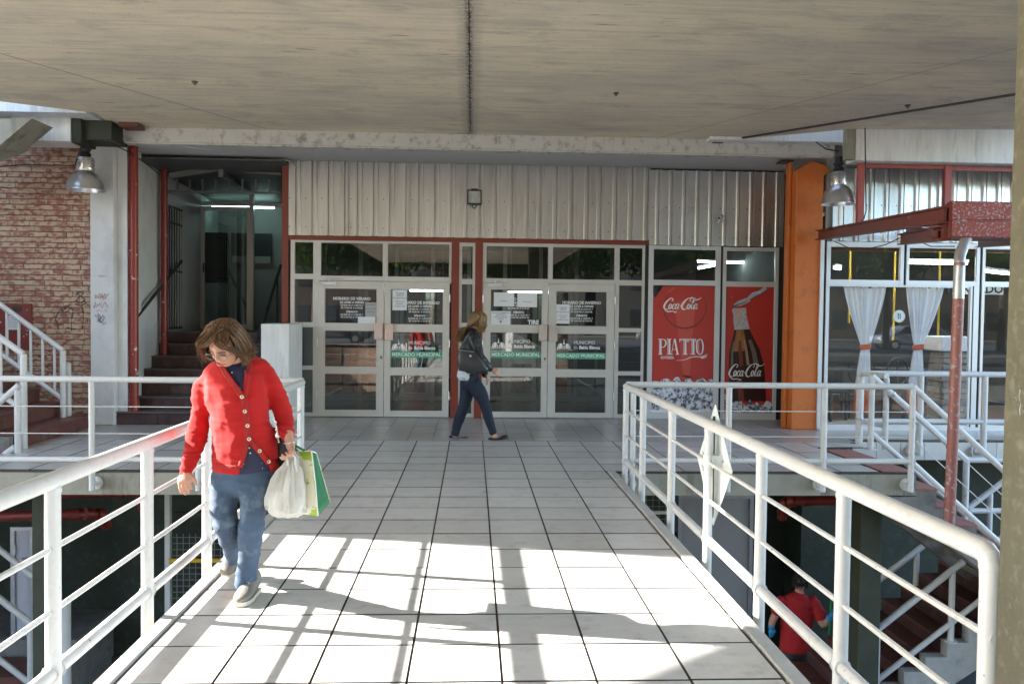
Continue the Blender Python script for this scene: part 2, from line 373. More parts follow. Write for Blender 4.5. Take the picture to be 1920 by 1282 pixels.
# ground, lower level, plaza behind
slab('lower_ground', [(-60,-12.2),(60,-12.2),(60,60),(-60,60)], LOWZ-.3, LOWZ, MT['lower_floor'])
MT['asphalt'] = M('asphalt', (.055,.055,.055), .85, var=.2, vscale=3, bump=.3, bscale=80)
MT['paving'] = M('plaza_paving', (.11,.105,.095), .8, var=.15, vscale=2)
MT['grass'] = M('lawn', (.05,.085,.025), .9, var=.4, vscale=5)
MT['bounce_ground'] = M('bounce_ground_paving', (.45,.43,.39), .8, var=.12, vscale=1.5)
slab('bounce_ground', [(-60,-12.1),(-9.5,-12.1),(-9.5,7.4),(-60,7.4)], LOWZ-.2, LOWZ+.9, MT['bounce_ground'])  # pale ground added out of view to bounce sun onto the ceiling
slab('plaza', [(-60,-12.2),(60,-12.2),(60,-22),(-60,-22)], -1.2, -.02, MT['paving'])
struct('reflection_block_wall', Box(-60,60,-12.32,-12.205,LOWZ-.2,-.03), MT['concrete'])  # added dark wall, keeps the bright world below the plaza out of reflections
slab('road', [(-200,-22),(200,-22),(200,-40),(-200,-40)], -1.2, -.18, MT['asphalt'])
slab('pavement', [(-200,-40),(200,-40),(200,-300),(-200,-300)], -1.2, -.04, MT['paving'])

# the walkway bridge and the decks
deck_pts = [(-1.50,-12.2),(1.425,-12.2),(1.425,8.22),(4.47,8.22),(4.47,9.72),(4.75,10.32),(9.5,10.32),(9.5,13.4),(-4.86,13.4),(-4.86,12.0),(-8.5,12.0),(-8.5,8.22),(-1.50,8.22)]
slab('walkway', deck_pts, -.235, -.024, MT['concrete'])
slab('tile_bed', [(-1.45,-12.2),(1.335,-12.2),(1.335,8.24),(4.44,8.24),(4.44,9.7),(4.7,10.34),(9.5,10.34),(9.5,13.3),(-4.8,13.3),(-4.8,11.9),(-8,11.9),(-8,8.24),(-1.45,8.24)], -.0235, -.0115, MT['joint'])
XJ = lambda k: .14 + .397*k
YJ = lambda j: 10.24 - .3985*j
root = empty('walkway_tiles', (0, 6, 0), kind='structure')
tm = None
def tile(x0, x1, y0, y1, parent, mat, name='tile', gx=.0056, gy=.0075):
    global tm
    key = (round(x1-x0,3), round(y1-y0,3), mat.name)
    if key not in TILEM:
        w, h = (x1-x0)/2-gx, (y1-y0)/2-gy
        mb = MB().box(-w, w, -h, h, -.0112, 0); mb.mi = [1,0,1,1,1,1]; o = mb.build(name, [mat, MT['joint']], origin=(0,0,0)); TILEM[key] = o.data
        o.parent = parent; o.location = Vector(((x0+x1)/2, (y0+y1)/2, 0)) - wloc(parent); return o
    o = bpy.data.objects.new(name, TILEM[key]); COL.objects.link(o); o.parent = parent
    o.location = Vector(((x0+x1)/2, (y0+y1)/2, random.uniform(-.0012,.0012))) - wloc(parent); return o
TILEM = {}
for j in range(18):
    for k in range(-4, 3): tile(XJ(k), XJ(k+1), YJ(j+1), YJ(j), root, MT['tile'])
for j in range(5):
    for k in list(range(-12, -4)) + list(range(3, 10)): tile(XJ(k), XJ(k+1), YJ(j+1), YJ(j), root, MT['tile'])
mb = MB()
for j in range(18, 56):
    for k in range(-4, 3): mb.box(XJ(k)+.0068, XJ(k+1)-.0068, YJ(j+1)+.0065, YJ(j)-.0065, -.0112, 0)
for j in range(5):
    for k in range(-20, -12): mb.box(XJ(k)+.0068, XJ(k+1)-.0068, YJ(j+1)+.0065, YJ(j)-.0065, -.0112, 0)
    if YJ(j+1) > 9.7:
        mb.box(XJ(10)+.008, 4.7, YJ(j+1)+.0065, YJ(j)-.0065, -.0112, 0)
mb.mi = [1,0,1,1,1,1]*(len(mb.f)//6)
mb.build('far_tiles', [MT['tile'], MT['joint']], root, kind='stuff')
porch = empty('porch_tiles', (0, 11.4, 0), kind='structure')
for j in range(7):
    for k in range(-14, 15): tile(.15+.31*k, .15+.31*(k+1), 12.58-.334*(j+1), 12.58-.334*j, porch, MT['porch_tile'], 'porch_tile', .002, .0015)
mb = MB()
for j in range(9):
    for k in range(15, 30):
        if 12.58-.334*(j+1) > 10.3 or k < 0: mb.box(.15+.31*k+.002, .15+.31*(k+1)-.002, 12.58-.334*(j+1)+.0015, 12.58-.334*j-.0015, -.0112, -.001)
    for k in range(-24, -14):
        if j < 7: mb.box(.15+.31*k+.002, .15+.31*(k+1)-.002, 12.58-.334*(j+1)+.0015, 12.58-.334*j-.0015, -.0112, -.001)
mb.build('far_porch_tiles', MT['porch_tile'], porch, kind='stuff')
# kerbs along both sides of the bridge and their broken seam
for (x0, x1, nm) in ((-1.53,-1.454,'l'), (1.345,1.425,'r')):
    mb = MB(); y = -12.0
    while y < 8.2:
        y2 = min(y+1.35, 8.22); mb.box(x0, x1, y+.003, y2-.003, -.03, .012); y = y2
    struct('kerb', mb, MT['kerb'], bevel=.006)
# white tiled edge of the restaurant terrace
root = empty('terrace_edge', (6.5,10.3,-.22), kind='structure')
MT['edgetile'] = M('white_edge_tile', (.66,.64,.60), .35, objvar=.05, var=.05, dirt=(.3,.28,.25), dirt_amt=.3)
Box(4.76,9.5,10.30,10.316,-.225,-.03).build('mortar_bed', MT['joint'], root)
for k in range(14):
    Box(4.77+.31*k,4.77+.31*k+.303,10.288,10.2995,-.222,-.003).build('edge_tile', MT['edgetile'], root)

# ------------------------------------------------------------------ lower level
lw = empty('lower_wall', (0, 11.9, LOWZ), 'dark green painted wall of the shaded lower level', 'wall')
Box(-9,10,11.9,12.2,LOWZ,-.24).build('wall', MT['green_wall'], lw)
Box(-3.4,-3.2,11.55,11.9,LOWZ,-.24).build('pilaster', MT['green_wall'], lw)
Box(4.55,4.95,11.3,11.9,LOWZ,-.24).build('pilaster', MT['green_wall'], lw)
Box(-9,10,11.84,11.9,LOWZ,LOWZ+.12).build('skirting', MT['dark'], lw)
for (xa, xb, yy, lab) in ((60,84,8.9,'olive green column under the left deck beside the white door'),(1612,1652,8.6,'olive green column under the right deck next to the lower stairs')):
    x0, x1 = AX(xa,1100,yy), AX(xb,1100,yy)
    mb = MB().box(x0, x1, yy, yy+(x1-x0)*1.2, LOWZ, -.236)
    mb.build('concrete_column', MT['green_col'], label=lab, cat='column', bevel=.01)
def svc_pipe(name, pts, r, lab, mat=MT['redpipe']):
    t_ = empty(name, (pts[0][0], pts[0][1], pts[0][2]), lab, 'pipe')
    MB().path(pts, r, 12).build('pipe_run', mat, t_, smooth=True)
    for a, b in zip(pts[:-1], pts[1:]):
        a = Vector(a); b = Vector(b); d = (b-a).normalized()
        for q in (a+d*.12, b-d*.12):
            MB().tube(q-d*.035, q+d*.035, r*1.22, 14).build('pipe_collar', mat, t_, smooth=True)
    return t_
p1, p2 = A(1490,938,9.4), A(1612,937,9.4)
svc_pipe('drain_pipe', [(p1.x-.07,9.6,p1.z-.25),(p1.x-.07,9.5,p1.z-.05),(p1.x,9.4,p1.z),(p2.x+.1,9.4,p2.z)], .056, 'red drain pipe turning down under the right deck')
p1, p2 = A(-60,930,9.3), A(248,922,9.3)
svc_pipe('drain_pipe', [(p1.x,9.3,p1.z),(p2.x,9.3,p2.z),(p2.x+.06,9.36,p2.z-.03),(p2.x+.07,9.5,p2.z-.3)], .05, 'upper of the two red pipes under the left deck')
p1, p2 = A(-60,970,9.3), A(166,964,9.3)
svc_pipe('drain_pipe', [(p1.x,9.32,p1.z),(p2.x,9.32,p2.z),(p2.x+.06,9.4,p2.z-.02),(p2.x+.07,9.6,p2.z-.2)], .055, 'lower thicker red pipe under the left deck by the column')
def steel_door(xa, xb, ya, yb, Y, lab, mat, knob=True, zb=LOWZ):
    x0, x1 = AX(xa,1000,Y), AX(xb,1000,Y); z1 = AZ((xa+xb)/2, ya, Y); z0 = zb
    t_ = empty('steel_door', ((x0+x1)/2, Y, z0), lab, 'door')
    mb = MB(); w=.05
    mb.box(x0-w,x0,Y-.03,Y+.1,z0,z1+w); mb.box(x1,x1+w,Y-.03,Y+.1,z0,z1+w); mb.box(x0,x1,Y-.03,Y+.1,z1,z1+w)
    mb.build('frame', MT['zinc'], t_)
    Box(x0+.004,x1-.004,Y,Y+.05,z0,z1-.004).build('door_leaf', mat, t_, bevel=.004)
    for q in (z0+.3, z1-.3): Box(x0-.012,x0+.014,Y-.035,Y-.004,q,q+.12).build('hinge', MT['zinc'], t_)
    if knob: MB().lathe([(.001,-.07),(.02,-.07),(.026,-.05),(.012,-.03),(.012,0)], (x1-.09, Y, z0+1.0), 10, 'y').build('door_knob', MT['zinc'], t_, smooth=True)
    return t_, x0, x1, z0, z1
steel_door(1277, 1404, 934, 0, 10.9, 'tall grey steel door on the lower level behind the diamond sign', MT['greydoor'])
MT['pale_door'] = M('pale_door_paint', (.50,.50,.58), .6, var=.1, vscale=3)
steel_door(29, 58, 994, 1190, 10.9, 'narrow white door on the lower level at the far left', MT['pale_door'], zb=AZ(40,1192,10.9))
Box(AX(100,0,9)-3,AX(60,1200,10.9)+.6,10.8,11.9,LOWZ,AZ(40,1192,10.9)-.01).build('landing_block', MT['stepconc'], label='dark concrete landing under the narrow white door', cat='landing')
# caged doorway beside the bridge
x0, x1 = AX(317,1000,10.4), AX(322+230,1000,10.4)
cg = empty('wire_cage', (x0,10.4,LOWZ), 'wire mesh cage with a yellow bar behind the left railing below', 'cage')
Box(x0-.04,x0+.02,10.36,10.44,LOWZ,-.24).build('frame_post', MT['rail'], cg)
Box(x1,x1+.06,10.36,10.44,LOWZ,-.24).build('frame_post', MT['rail'], cg)
zt, zb = AZ(380,1000,10.4), AZ(380,1230,10.4)
MT['mesh_wire'] = M('grey_mesh_wire', (.20,.20,.2), .6)
mb = MB(); x = x0+.02
while x < x1: mb.box(x-.0035,x+.0035,10.395,10.402,LOWZ,zt); x += .075
z = LOWZ
while z < zt: mb.box(x0+.02,x1,10.402,10.409,z-.0035,z+.0035); z += .075
mb.build('wire_mesh', MT['mesh_wire'], cg)
zy = AZ(350,1050,10.35); Box(x0+.02,x1,10.33,10.36,zy-.022,zy+.022).build('yellow_bar', MT['yellow'], cg)
zy = AZ(350,970,10.35); Box(x0+.02,x1,10.5,10.56,zy-.03,zy+.03).build('rail_bar', MT['dark'], cg)
x0, x1 = AX(1232,1000,10.4), AX(1270,1000,10.4)
cg = empty('wire_cage', (x0,10.4,LOWZ), 'dark wire mesh panel on the lower level left of the grey steel door', 'cage')
for xx in (x0-1.2, x1-.05): Box(xx,xx+.05,10.36,10.44,LOWZ,-.3).build('frame_post', MT['dark'], cg)
mb = MB(); x = x0-1.1
while x < x1: mb.box(x-.003,x+.003,10.395,10.402,LOWZ,-.4); x += .08
z = LOWZ
while z < -.4: mb.box(x0-1.15,x1,10.402,10.409,z-.003,z+.003); z += .08
mb.build('wire_mesh', MT['mesh_wire'], cg)
for q in (960,1000,1045): 
    zz = AZ(1245,q,10.38); Box(x0-1.15,x1,10.36,10.39,zz-.02,zz+.02).build('cross_bar', MT['rail'] if q==960 else MT['mesh_wire'], cg)

# ------------------------------------------------------------------ unseen building side, added to cast the shade on the deck
nb = empty('shade_building', (-12,18,LOWZ), 'tall rendered building side closing the courtyard on the left', 'building')
MB().prism([(-9,7.52,LOWZ),(-9,34,LOWZ),(-16,34,LOWZ),(-16,9.3,LOWZ)],(0,0,13.9)).build('wall', MT['wall_white'], nb)
for k in range(4):
    for z in (1.0, 4.2, 7.2): 
        f_ = Box(-9.0,-8.96,10.5+k*5,12+k*5,z,z+1.5).build('window', MT['alu'], nb)
        Box(-8.958,-8.95,10.58+k*5,11.92+k*5,z+.08,z+1.42).build('pane', MT['black'], f_)
# ================================================================== MARKET BUILDING
mk = empty('market_building', (0, YB, 0), 'market entrance front with corrugated metal above two pairs of glass doors', 'building')
# beam, soffit and storey above
BX0, BX1 = -4.73, 4.92
MB().prism([(BX0,11.36,3.755),(BX0,11.40,3.755),(BX0,11.40,3.738),(BX0,11.56,3.738),(BX0,11.56,4.5),(BX0,11.36,4.5)], (BX1-BX0,0,0)).build('beam', MT['beam'], mk)
Box(BX0-.12,BX1,11.56,16.5,3.752,3.9).build('soffit', MT['soffit'], mk)
Box(-9,10,11.6,20,4.45,9).build('upper_wall', MT['wall_white'], mk)
Box(-4.0,-2.62,12.6,16.5,3.748,3.7515).build('stair_ceiling', MT['dark'], mk)
# corrugated cladding: each sheet is one part with trapezoid ribs
def corr_sheet(xa, xb, z0, z1, Y, mat, parent, pitch=.235, rib=.075, depth=.036, double=True, phase=0., name='corrugated_sheet'):
    xs = []; x = xa; 
    prof = [(0,0),(pitch*.42,0),(pitch*.42+.008,-depth),(pitch*.42+.04,-depth),(pitch*.42+.048,-.004),(pitch-.075,-.004),(pitch-.067,-depth),(pitch-.03,-depth),(pitch-.02,0)]
    if not double: prof = [(0,0),(pitch*.55,0),(pitch*.55+.012,-depth),(pitch-.03,-depth),(pitch-.015,0)]
    pts = []
    n0 = int((xb-xa)/pitch)+2
    for i in range(-1, n0):
        for (u, v) in prof:
            X = xa + phase + i*pitch + u
            if xa <= X <= xb: pts.append((X, v))
    if pts[0][0] > xa+.002: pts.insert(0, (xa, pts[0][1]))
    if pts[-1][0] < xb-.002: pts.append((xb, pts[-1][1]))
    mb = MB(); n = len(pts)
    vs = [(p[0], Y+p[1], z0) for p in pts] + [(p[0], Y+p[1], z1) for p in pts] + [(p[0], Y+p[1]+.004, z0) for p in pts] + [(p[0], Y+p[1]+.004, z1) for p in pts]
    fs = [(i, i+1, n+i+1, n+i) for i in range(n-1)] + [(2*n+i+1, 2*n+i, 3*n+i, 3*n+i+1) for i in range(n-1)] + [(i+1, i, 2*n+i, 2*n+i+1) for i in range(n-1)] + [(n+i, n+i+1, 3*n+i+1, 3*n+i) for i in range(n-1)]
    mb.add(vs, fs); o = mb.build(name, mat, parent)
    # screws
    s = MB()
    for zz in (z0+(z1-z0)*.5, z0+.12):
        for i in range(0, int((xb-xa)/pitch)):
            s.lathe([(.008,0),(.008,-.006),(.001,-.008)], (xa+phase+i*pitch+.05, Y-.001, zz), 6, 'y')
    s.build('screw', MT['darkgap'], o, kind='stuff')
    return o
CX0, CX1, CX2 = AX(534,380,YB), AX(1216,380,YB), AX(1467,380,YB)
ZB1 = AZ(870,447,YB); ZB2 = AZ(1340,462,YB)
n = 6
for i in range(n):
    a = CX0+.03+(CX1-CX0-.03)*i/n; b = CX0+.03+(CX1-CX0-.03)*(i+1)/n
    corr_sheet(a, b+(.012 if i < n-1 else 0), ZB1+.005, 3.75, YB-.045-.0022*(i%2), MT['corr'], mk)
for i in range(2):
    a = CX1+.012+(CX2-CX1)*i/2; b = CX1+.012+(CX2-CX1)*(i+1)/2
    corr_sheet(a, b, ZB2+.005, 3.72, YB-.03-.003*i, MT['corr2'], mk, pitch=.2, double=True)
Box(CX1+.01,CX2,YB+.01,YB+.08,2.6,3.75).build('backing_board', MT['dark'], mk)
Box(CX0,CX1,YB+.01,YB+.08,2.75,3.75).build('backing_board', MT['dark'], mk)
# red steel frame
RZ0, RZ1 = AZ(870,455,YB), AZ(870,447,YB)
Box(CX0-.03,CX1,YB-.05,YB+.05,RZ0+.002,RZ1).build('red_beam', MT['redbeam'], mk)
Box(AX(531,600,YB)-.01,AX(541.5,600,YB),YB-.052,YB+.06,0,3.75).build('red_column', MT['redbeam'], mk)
Box(AX(846,600,YB),AX(860,600,YB),YB-.048,YB+.06,0,RZ0).build('red_column', MT['redbeam'], mk)
Box(AX(890,600,YB),AX(904,600,YB),YB-.048,YB+.06,0,RZ0).build('red_column', MT['redbeam'], mk)
Box(AX(541.5,600,YB),AX(545,600,YB),YB-.02,YB+.06,0,RZ0).build('dark_seal', MT['darkgap'], mk)
Box(AX(1207,600,YB),AX(1213.5,600,YB),YB-.01,YB+.06,0,ZB1).build('dark_seal', MT['darkgap'], mk)
Box(AX(1348.5,600,YB),AX(1353,600,YB),YB-.01,YB+.06,0,ZB2).build('dark_seal', MT['darkgap'], mk)
Box(AX(1457,600,YB),AX(1468,600,YB),YB+.0,YB+.06,0,3.7).build('dark_seal', MT['darkgap'], mk)

def XF(x): return AX(x, 610, YB)
def grid(parent, name, xs, zs, Y, mat, gmat, fw=.035, fd=.05, glass_sub=True):
    """a glazed frame: xs, zs are lists of (glass start, glass end); bars fill everything between"""
    x_out0, x_out1 = xs[0]; 
    return None
def framed(parent, name, X0, X1, Z0, Z1, gx, gz, Y, mat, gmat, fd=.05, gname='glass_pane', panemat=None):
    "frame from X0..X1, Z0..Z1 with openings gx x gz, a pane in each"
    mb = MB(); xs = [X0]; 
    for a, b in gx: xs += [a, b]
    xs += [X1]; zs = [Z0]
    for a, b in gz: zs += [a, b]
    zs += [Z1]
    for i in range(0, len(xs), 2):          # stiles run the full height
        if xs[i+1]-xs[i] > .001: mb.box(xs[i], xs[i+1], Y-fd/2, Y+fd/2, Z0, Z1)
    for a, b in gx:                         # rails between the stiles, a hair shallower
        for i in range(0, len(zs), 2):
            if zs[i+1]-zs[i] > .001: mb.box(a, b, Y-fd/2+.003, Y+fd/2-.003, zs[i], zs[i+1])
    # glazing beads
    for a, b in gx:
        for c, d in gz:
            w = .008
            for q in ((a,a+w,c,d),(b-w,b,c,d),(a+w,b-w,c,c+w),(a+w,b-w,d-w,d)): mb.box(q[0],q[1],Y-fd/2+.012,Y+.012,q[2],q[3])
    o = mb.build(name, mat, parent)
    for a, b in gx:
        for c, d in gz:
            Box(a+.002,b-.002,Y-.003,Y+.003,c+.002,d-.002).build(gname, (panemat or {}).get((a,c), gmat), o)
    return o
def zf(y, x=870): return AZ(x, y, YB)
ZT = RZ0-.004
# transom lights and side lights
zL = lambda y: AZ(700, y, YB)
zR = lambda y: AZ(1080, y, YB)
framed(mk, 'transom_window', XF(597), XF(845.5), zL(527), zL(450)-.0, [(XF(601),XF(718)),(XF(726),XF(842))], [(zL(519),zL(455.5))], YB, MT['alu'], MT['glass'])
framed(mk, 'side_window', XF(545), XF(597), .01, zL(449), [(XF(552),XF(588))], [(.06,zL(693)),(zL(687),zL(614)),(zL(606.5),zL(524)),(zL(516),zL(455))], YB+.003, MT['alu'], MT['glass'])
framed(mk, 'narrow_window', XF(860), XF(890), .01, zf(455), [(XF(864.5),XF(886))], [(.06,zf(693)),(zf(687),zf(613)),(zf(606),zf(532)),(zf(524),zf(461))], YB+.003, MT['alu'], MT['glass'])
framed(mk, 'transom_window', XF(904), XF(1156), zR(532.5), zR(458)-.0, [(XF(910),XF(1027)),(XF(1034),XF(1151))], [(zR(525),zR(463))], YB, MT['alu'], MT['glass'])
framed(mk, 'side_window', XF(1152), XF(1207), .01, zR(456.5), [(XF(1159),XF(1203))], [(.06,zR(702)),(zR(696),zR(621)),(zR(615),zR(533)),(zR(525),zR(463))], YB+.003, MT['alu'], MT['glass'])
Box(XF(593.5),XF(596),YB-.03,YB+.04,.01,zL(527)).build('door_jamb', MT['alu'], mk)
Box(XF(904),XF(905.5),YB-.03,YB+.04,.01,zR(533)).build('door_jamb', MT['alu'], mk)
def leaf(x0, x1, g0, g1, ys, zfun, lab, hinge_left, closer):
    top, a0, a1, b0, b1, c0, c1 = ys
    o = framed(mk, 'door_leaf', XF(x0), XF(x1), .012, zfun(top), [(XF(g0),XF(g1))], [(zfun(c1),zfun(c0)),(zfun(b1),zfun(b0)),(zfun(a1),zfun(a0))], YB-.012, MT['alu'], MT['glass'], fd=.045)
    o['label'] = lab
    hx = XF(x0)-.004 if hinge_left else XF(x1)+.004
    for z in (.28, 1.05, 1.72): MB().tube((hx,YB-.045,z),(hx,YB-.045,z+.11),.009,8).build('hinge', MT['alu2'], o)
    # push plate / pull handle at the meeting stile
    if hinge_left: a, b = XF(x1)-.135, XF(x1)-.012
    else: a, b = XF(x0)+.012, XF(x0)+.135
    z0, z1 = zfun(a1)-.225, zfun(a1)+.012
    mb = MB(); mb.box(a,b,YB-.075,YB-.068,z0,z1); e = (b-.012,b) if hinge_left else (a,a+.012); mb.box(e[0],e[1],YB-.068,YB-.036,z0,z1)
    mb.build('pull_handle', MT['handle'], o)
    k = XF(x1)-.035 if hinge_left else XF(x0)+.035
    if hinge_left: MB().lathe([(.014,0),(.014,-.006),(.001,-.008)], (k, YB-.0345, z0-.27), 10, 'y').box(k-.003,k+.003,YB-.044,YB-.036,z0-.3,z0-.24).build('lock', MT['darkgap'], o)
    if closer:
        c = XF(x0)+.07; zc = zfun(top)-.03
        mb = MB().box(c,c+.20,YB-.085,YB-.037,zc-.03,zc+.02); mb.tube((c+.1,YB-.06,zc+.02),(c+.1,YB-.06,zc+.06),.008); mb.beam((c+.1,YB-.06,zc+.062),(c+.26,YB-.045,zc+.066),.02,.008)
        mb.build('door_closer', MT['alu2'], o, bevel=.004)
    return o
d1 = leaf(596, 720, 609, 707, (528,541,607,619.5,688,700,769), zL, 'first glass door from the left with summer hours lettering', True, True)
d2 = leaf(721, 842.5, 732, 831, (528,541,608,621,689,702,770), zL, None, False, False)
d3 = leaf(905.5, 1026.5, 919, 1016, (533,544,611,624,691.5,705,773), zR, None, True, True)
d4 = leaf(1027.5, 1151, 1041.5, 1137, (533,546,612,625,693,706,774), zR, 'rightmost glass door with winter hours lettering', False, False)
# vinyl lettering on the panes
YV = YB-.0175
def vinyl(parent, items, name, mat):
    mb = MB()
    for it in items: put_text(mb, **it)
    return mb.build(name, mat, parent)
def hours(parent, px, py, zfun, title, l1, l2, l3, l4):
    X = XF(px); z = zfun(py); k = 12.55/1580
    T = lambda body, dy, sz, b=.0006: dict(body=body, size=sz, pos=(X, YV, z-dy*k), bold=b, sx=.86)
    vinyl(parent, [T(title,3,.062,.0014), T('DE LUNES A VIERNES',9,.044,.001), T(l1,14,.036), T(l2,19,.036), T('SÁBADOS',26.5,.044,.001), T(l3,31.5,.036), T(l4,36,.036)], 'hours_lettering', MT['white_print'])
hours(d1, 660, 560, zL, 'HORARIO DE VERANO', 'DE 8:00 HS. A 13:00 HS. Y', 'DE 17:00 HS. A 21:00 HS.', 'DE 8:00 HS. A 13:00 HS. Y', 'DE 17:00 HS. A 13:00 HS.')
hours(d2, 787, 566, zL, 'HORARIO DE INVIERNO', 'DE 8:30 HS. A 13:00 HS. Y', 'DE 16:30 HS. A 20:30 HS.', 'DE 8:30 HS. A 13:00 HS. Y', 'DE 16:30 HS. A 20:30 HS.')
hours(d3, 972, 562, zR, 'HORARIO DE VERANO', 'DE 8:00 HS. A 13:00 HS. Y', 'DE 17:00 HS. A 21:00 HS.', 'DE 8:00 HS. A 13:00 HS. Y', 'DE 16:30 HS. A 20:30 HS.')
hours(d4, 1090, 567, zR, 'HORARIO DE INVIERNO', 'DE 8:30 HS. A 13:00 HS. Y', 'DE 16:30 HS. A 20:30 HS.', 'DE 8:30 HS. A 13:00 HS. Y', 'DE 16:30 HS. A 20:30 HS.')
def municipal(parent, g0, g1, ytop, yband0, yband1, zfun):
    x0, x1 = XF(g0)+.01, XF(g1)-.01; k = 12.55/1580
    Box(x0,x1,YV-.001,YV+.0005,zfun(yband1),zfun(yband0)).build('green_band', MT['green_print'], parent)
    mb = MB(); put_text(mb, 'MERCADO MUNICIPAL', .073, ((x0+x1)/2, YV-.003, zfun(yband1)+.026), bold=.0012, sx=.97); mb.build('band_lettering', MT['white_print'], parent); mb = MB()
    X = XF(g0+34)
    put_text(mb, 'MUNICIPIO', .072, (X, YV, zfun(ytop+8)), sx=.90, align='LEFT', bold=.0002)
    put_text(mb, 'de ', .07, (X, YV, zfun(ytop+17)), sx=.90, align='LEFT')
    put_text(mb, 'Bahía Blanca', .07, (X+.085, YV, zfun(ytop+17)), sx=.90, align='LEFT', bold=.0022)
    mb.build('municipal_lettering', MT['white_print'], parent)
    # emblem: open book shape with a stepped tower and an arc below
    c = XF(g0+16); z = zfun(ytop+18); s = .135; mb = MB()
    Pz = lambda pts: mb.add([(c+a*s, YV, z+b*s) for a, b in pts], [tuple(range(len(pts)))])
    for sg in (-1, 1):
        Pz([(sg*.22,.12),(sg*.62,.04),(sg*.45,.66),(sg*.20,.62)]); Pz([(sg*.66,.04),(sg*.80,.02),(sg*.62,.52),(sg*.5,.62)])
    Pz([(-.15,.1),(-.05,.1),(-.05,.34),(-.15,.5)]); Pz([(.05,.1),(.15,.1),(.15,.5),(.05,.34)])
    Pz([(-.11,.56),(.11,.56),(.09,.74),(-.09,.74)]); Pz([(-.06,.77),(.06,.77),(0,1.15)])
    arc = [(t, -.12+.14*(1-t*t)) for t in np.linspace(-1,1,13)]
    for (a, b), (a2, b2) in zip(arc[:-1], arc[1:]): Pz([(a,b-.03),(a2,b2-.03),(a2,b2+.02),(a,b+.02)])
    mb.build('municipal_emblem', MT['white_print'], parent)
municipal(d2, 732, 831, 637, 658.5, 670, zL)
municipal(d3, 919, 1016, 636, 660, 672, zR)
municipal(d4, 1041.5, 1137, 637, 661, 673, zR)
# paper notices taped to the glass (each could be lifted off)
def notice(x0, x1, y0, y1, zfun, lab, lines, Y=YB-.0205, mat=MT['paper']):
    X0, X1 = AX(x0,(y0+y1)/2,Y), AX(x1,(y0+y1)/2,Y); Z0, Z1 = zfun(y1), zfun(y0)
    o = Box(X0,X1,Y-.0008,Y+.0008,Z0,Z1).build('paper_notice', mat, label=lab, cat='notice')
    mb = MB()
    for (txt, fy, sz) in lines: put_text(mb, txt, sz, ((X0+X1)/2, Y-.002, Z0+(Z1-Z0)*fy), bold=.0004)
    if lines: mb.build('notice_print', MT['ink'], o)
    return o
notice(736, 763, 543, 581, zL, 'tall paper notice at the top left of the second door pane', [('Tarjeta',.8,.042),('UNICA',.69,.036),('Parquímetros',.57,.036),('Servicio de',.4,.03),('atención',.29,.03),('de 8:00 a 13:00',.17,.026)])
notice(685, 707, 567, 594, zL, 'grey paper notice low on the right of the first door pane', [('HORARIO',.8,.03),('ATENCION',.5,.03),('PUBLICO',.3,.03)], mat=M('grey_paper', (.40,.40,.41), .7))
notice(671, 704, 594, 606, zL, 'small blank white slip at the lower right of the first door pane', [])
notice(926, 964, 550, 576, zR, 'left of the two wide blank sheets on the third door', [('Horario',.35,.03)])
notice(970, 1007, 551, 577, zR, 'right of the two wide blank sheets on the third door', [('de verano',.35,.03)])
notice(920.5, 957, 585, 610, zR, 'white card with lines of print low on the left of the third door', [('ESTACIONAMIENTO',.83,.028),('GRATUITO',.68,.028),('PARA CLIENTES',.52,.028),('SALIDA',.37,.028),('▼',.1,.05)])
notice(1043, 1068, 571, 607, zR, 'tall paper notice on the left of the rightmost door pane', [('Tarjeta',.8,.04),('UNICA',.69,.034),('Parquímetros',.57,.034),('Servicio de',.4,.028),('atención',.29,.028),('de 8:00 a 13:00',.17,.025)])
o = Box(AX(979,605,YB-.02),AX(1014,605,YB-.02),YB-.0215,YB-.019,zR(611),zR(599)).build('pull_sign', MT['black'], label='black TIRE sign on the third glass door', cat='sign')
mb = MB(); put_text(mb, 'TIRE', .085, (AX(1000,605,YB-.02)+.0, YB-.024, zR(608.5)), bold=.003); mb.build('sign_lettering', MT['white_print'], o)
# floodlight on the cladding
fx, fz = XF(887), AZ(887,371,YB-.1)
fl = empty('floodlight', (fx, YB-.08, fz), 'square black floodlight on the corrugated metal above the doors', 'floodlight')
hw = .105
mb = MB(); mb.box(fx-hw,fx-hw+.016,YB-.2,YB-.13,fz-hw,fz+hw); mb.box(fx+hw-.016,fx+hw,YB-.2,YB-.13,fz-hw,fz+hw); mb.box(fx-hw+.016,fx+hw-.016,YB-.2,YB-.13,fz-hw,fz-hw+.016); mb.box(fx-hw+.016,fx+hw-.016,YB-.2,YB-.13,fz+hw-.016,fz+hw)
mb.box(fx-hw+.01,fx+hw-.01,YB-.13,YB-.1,fz-hw+.01,fz+hw-.01); mb.box(fx-.05,fx+.05,YB-.18,YB-.12,fz+hw,fz+hw+.018)
mb.build('housing', MT['black'], fl, bevel=.003)
Box(fx-hw+.016,fx+hw-.016,YB-.17,YB-.165,fz-hw+.016,fz+hw-.016).build('front_glass', M('frosted_lamp_glass', (.5,.5,.48), .3, var=.25, vscale=25), fl)
MB().tube((fx-.055,YB-.155,fz),(fx+.055,YB-.155,fz),.012,8).build('lamp_tube', MT['paper'], fl)
MB().path([(fx-.03,YB-.12,fz-hw),(fx-.03,YB-.1,fz-hw-.03),(fx,YB-.1,fz-hw-.05),(fx+.03,YB-.1,fz-hw-.03),(fx+.03,YB-.12,fz-hw)],.007,6).build('bracket', MT['black'], fl)
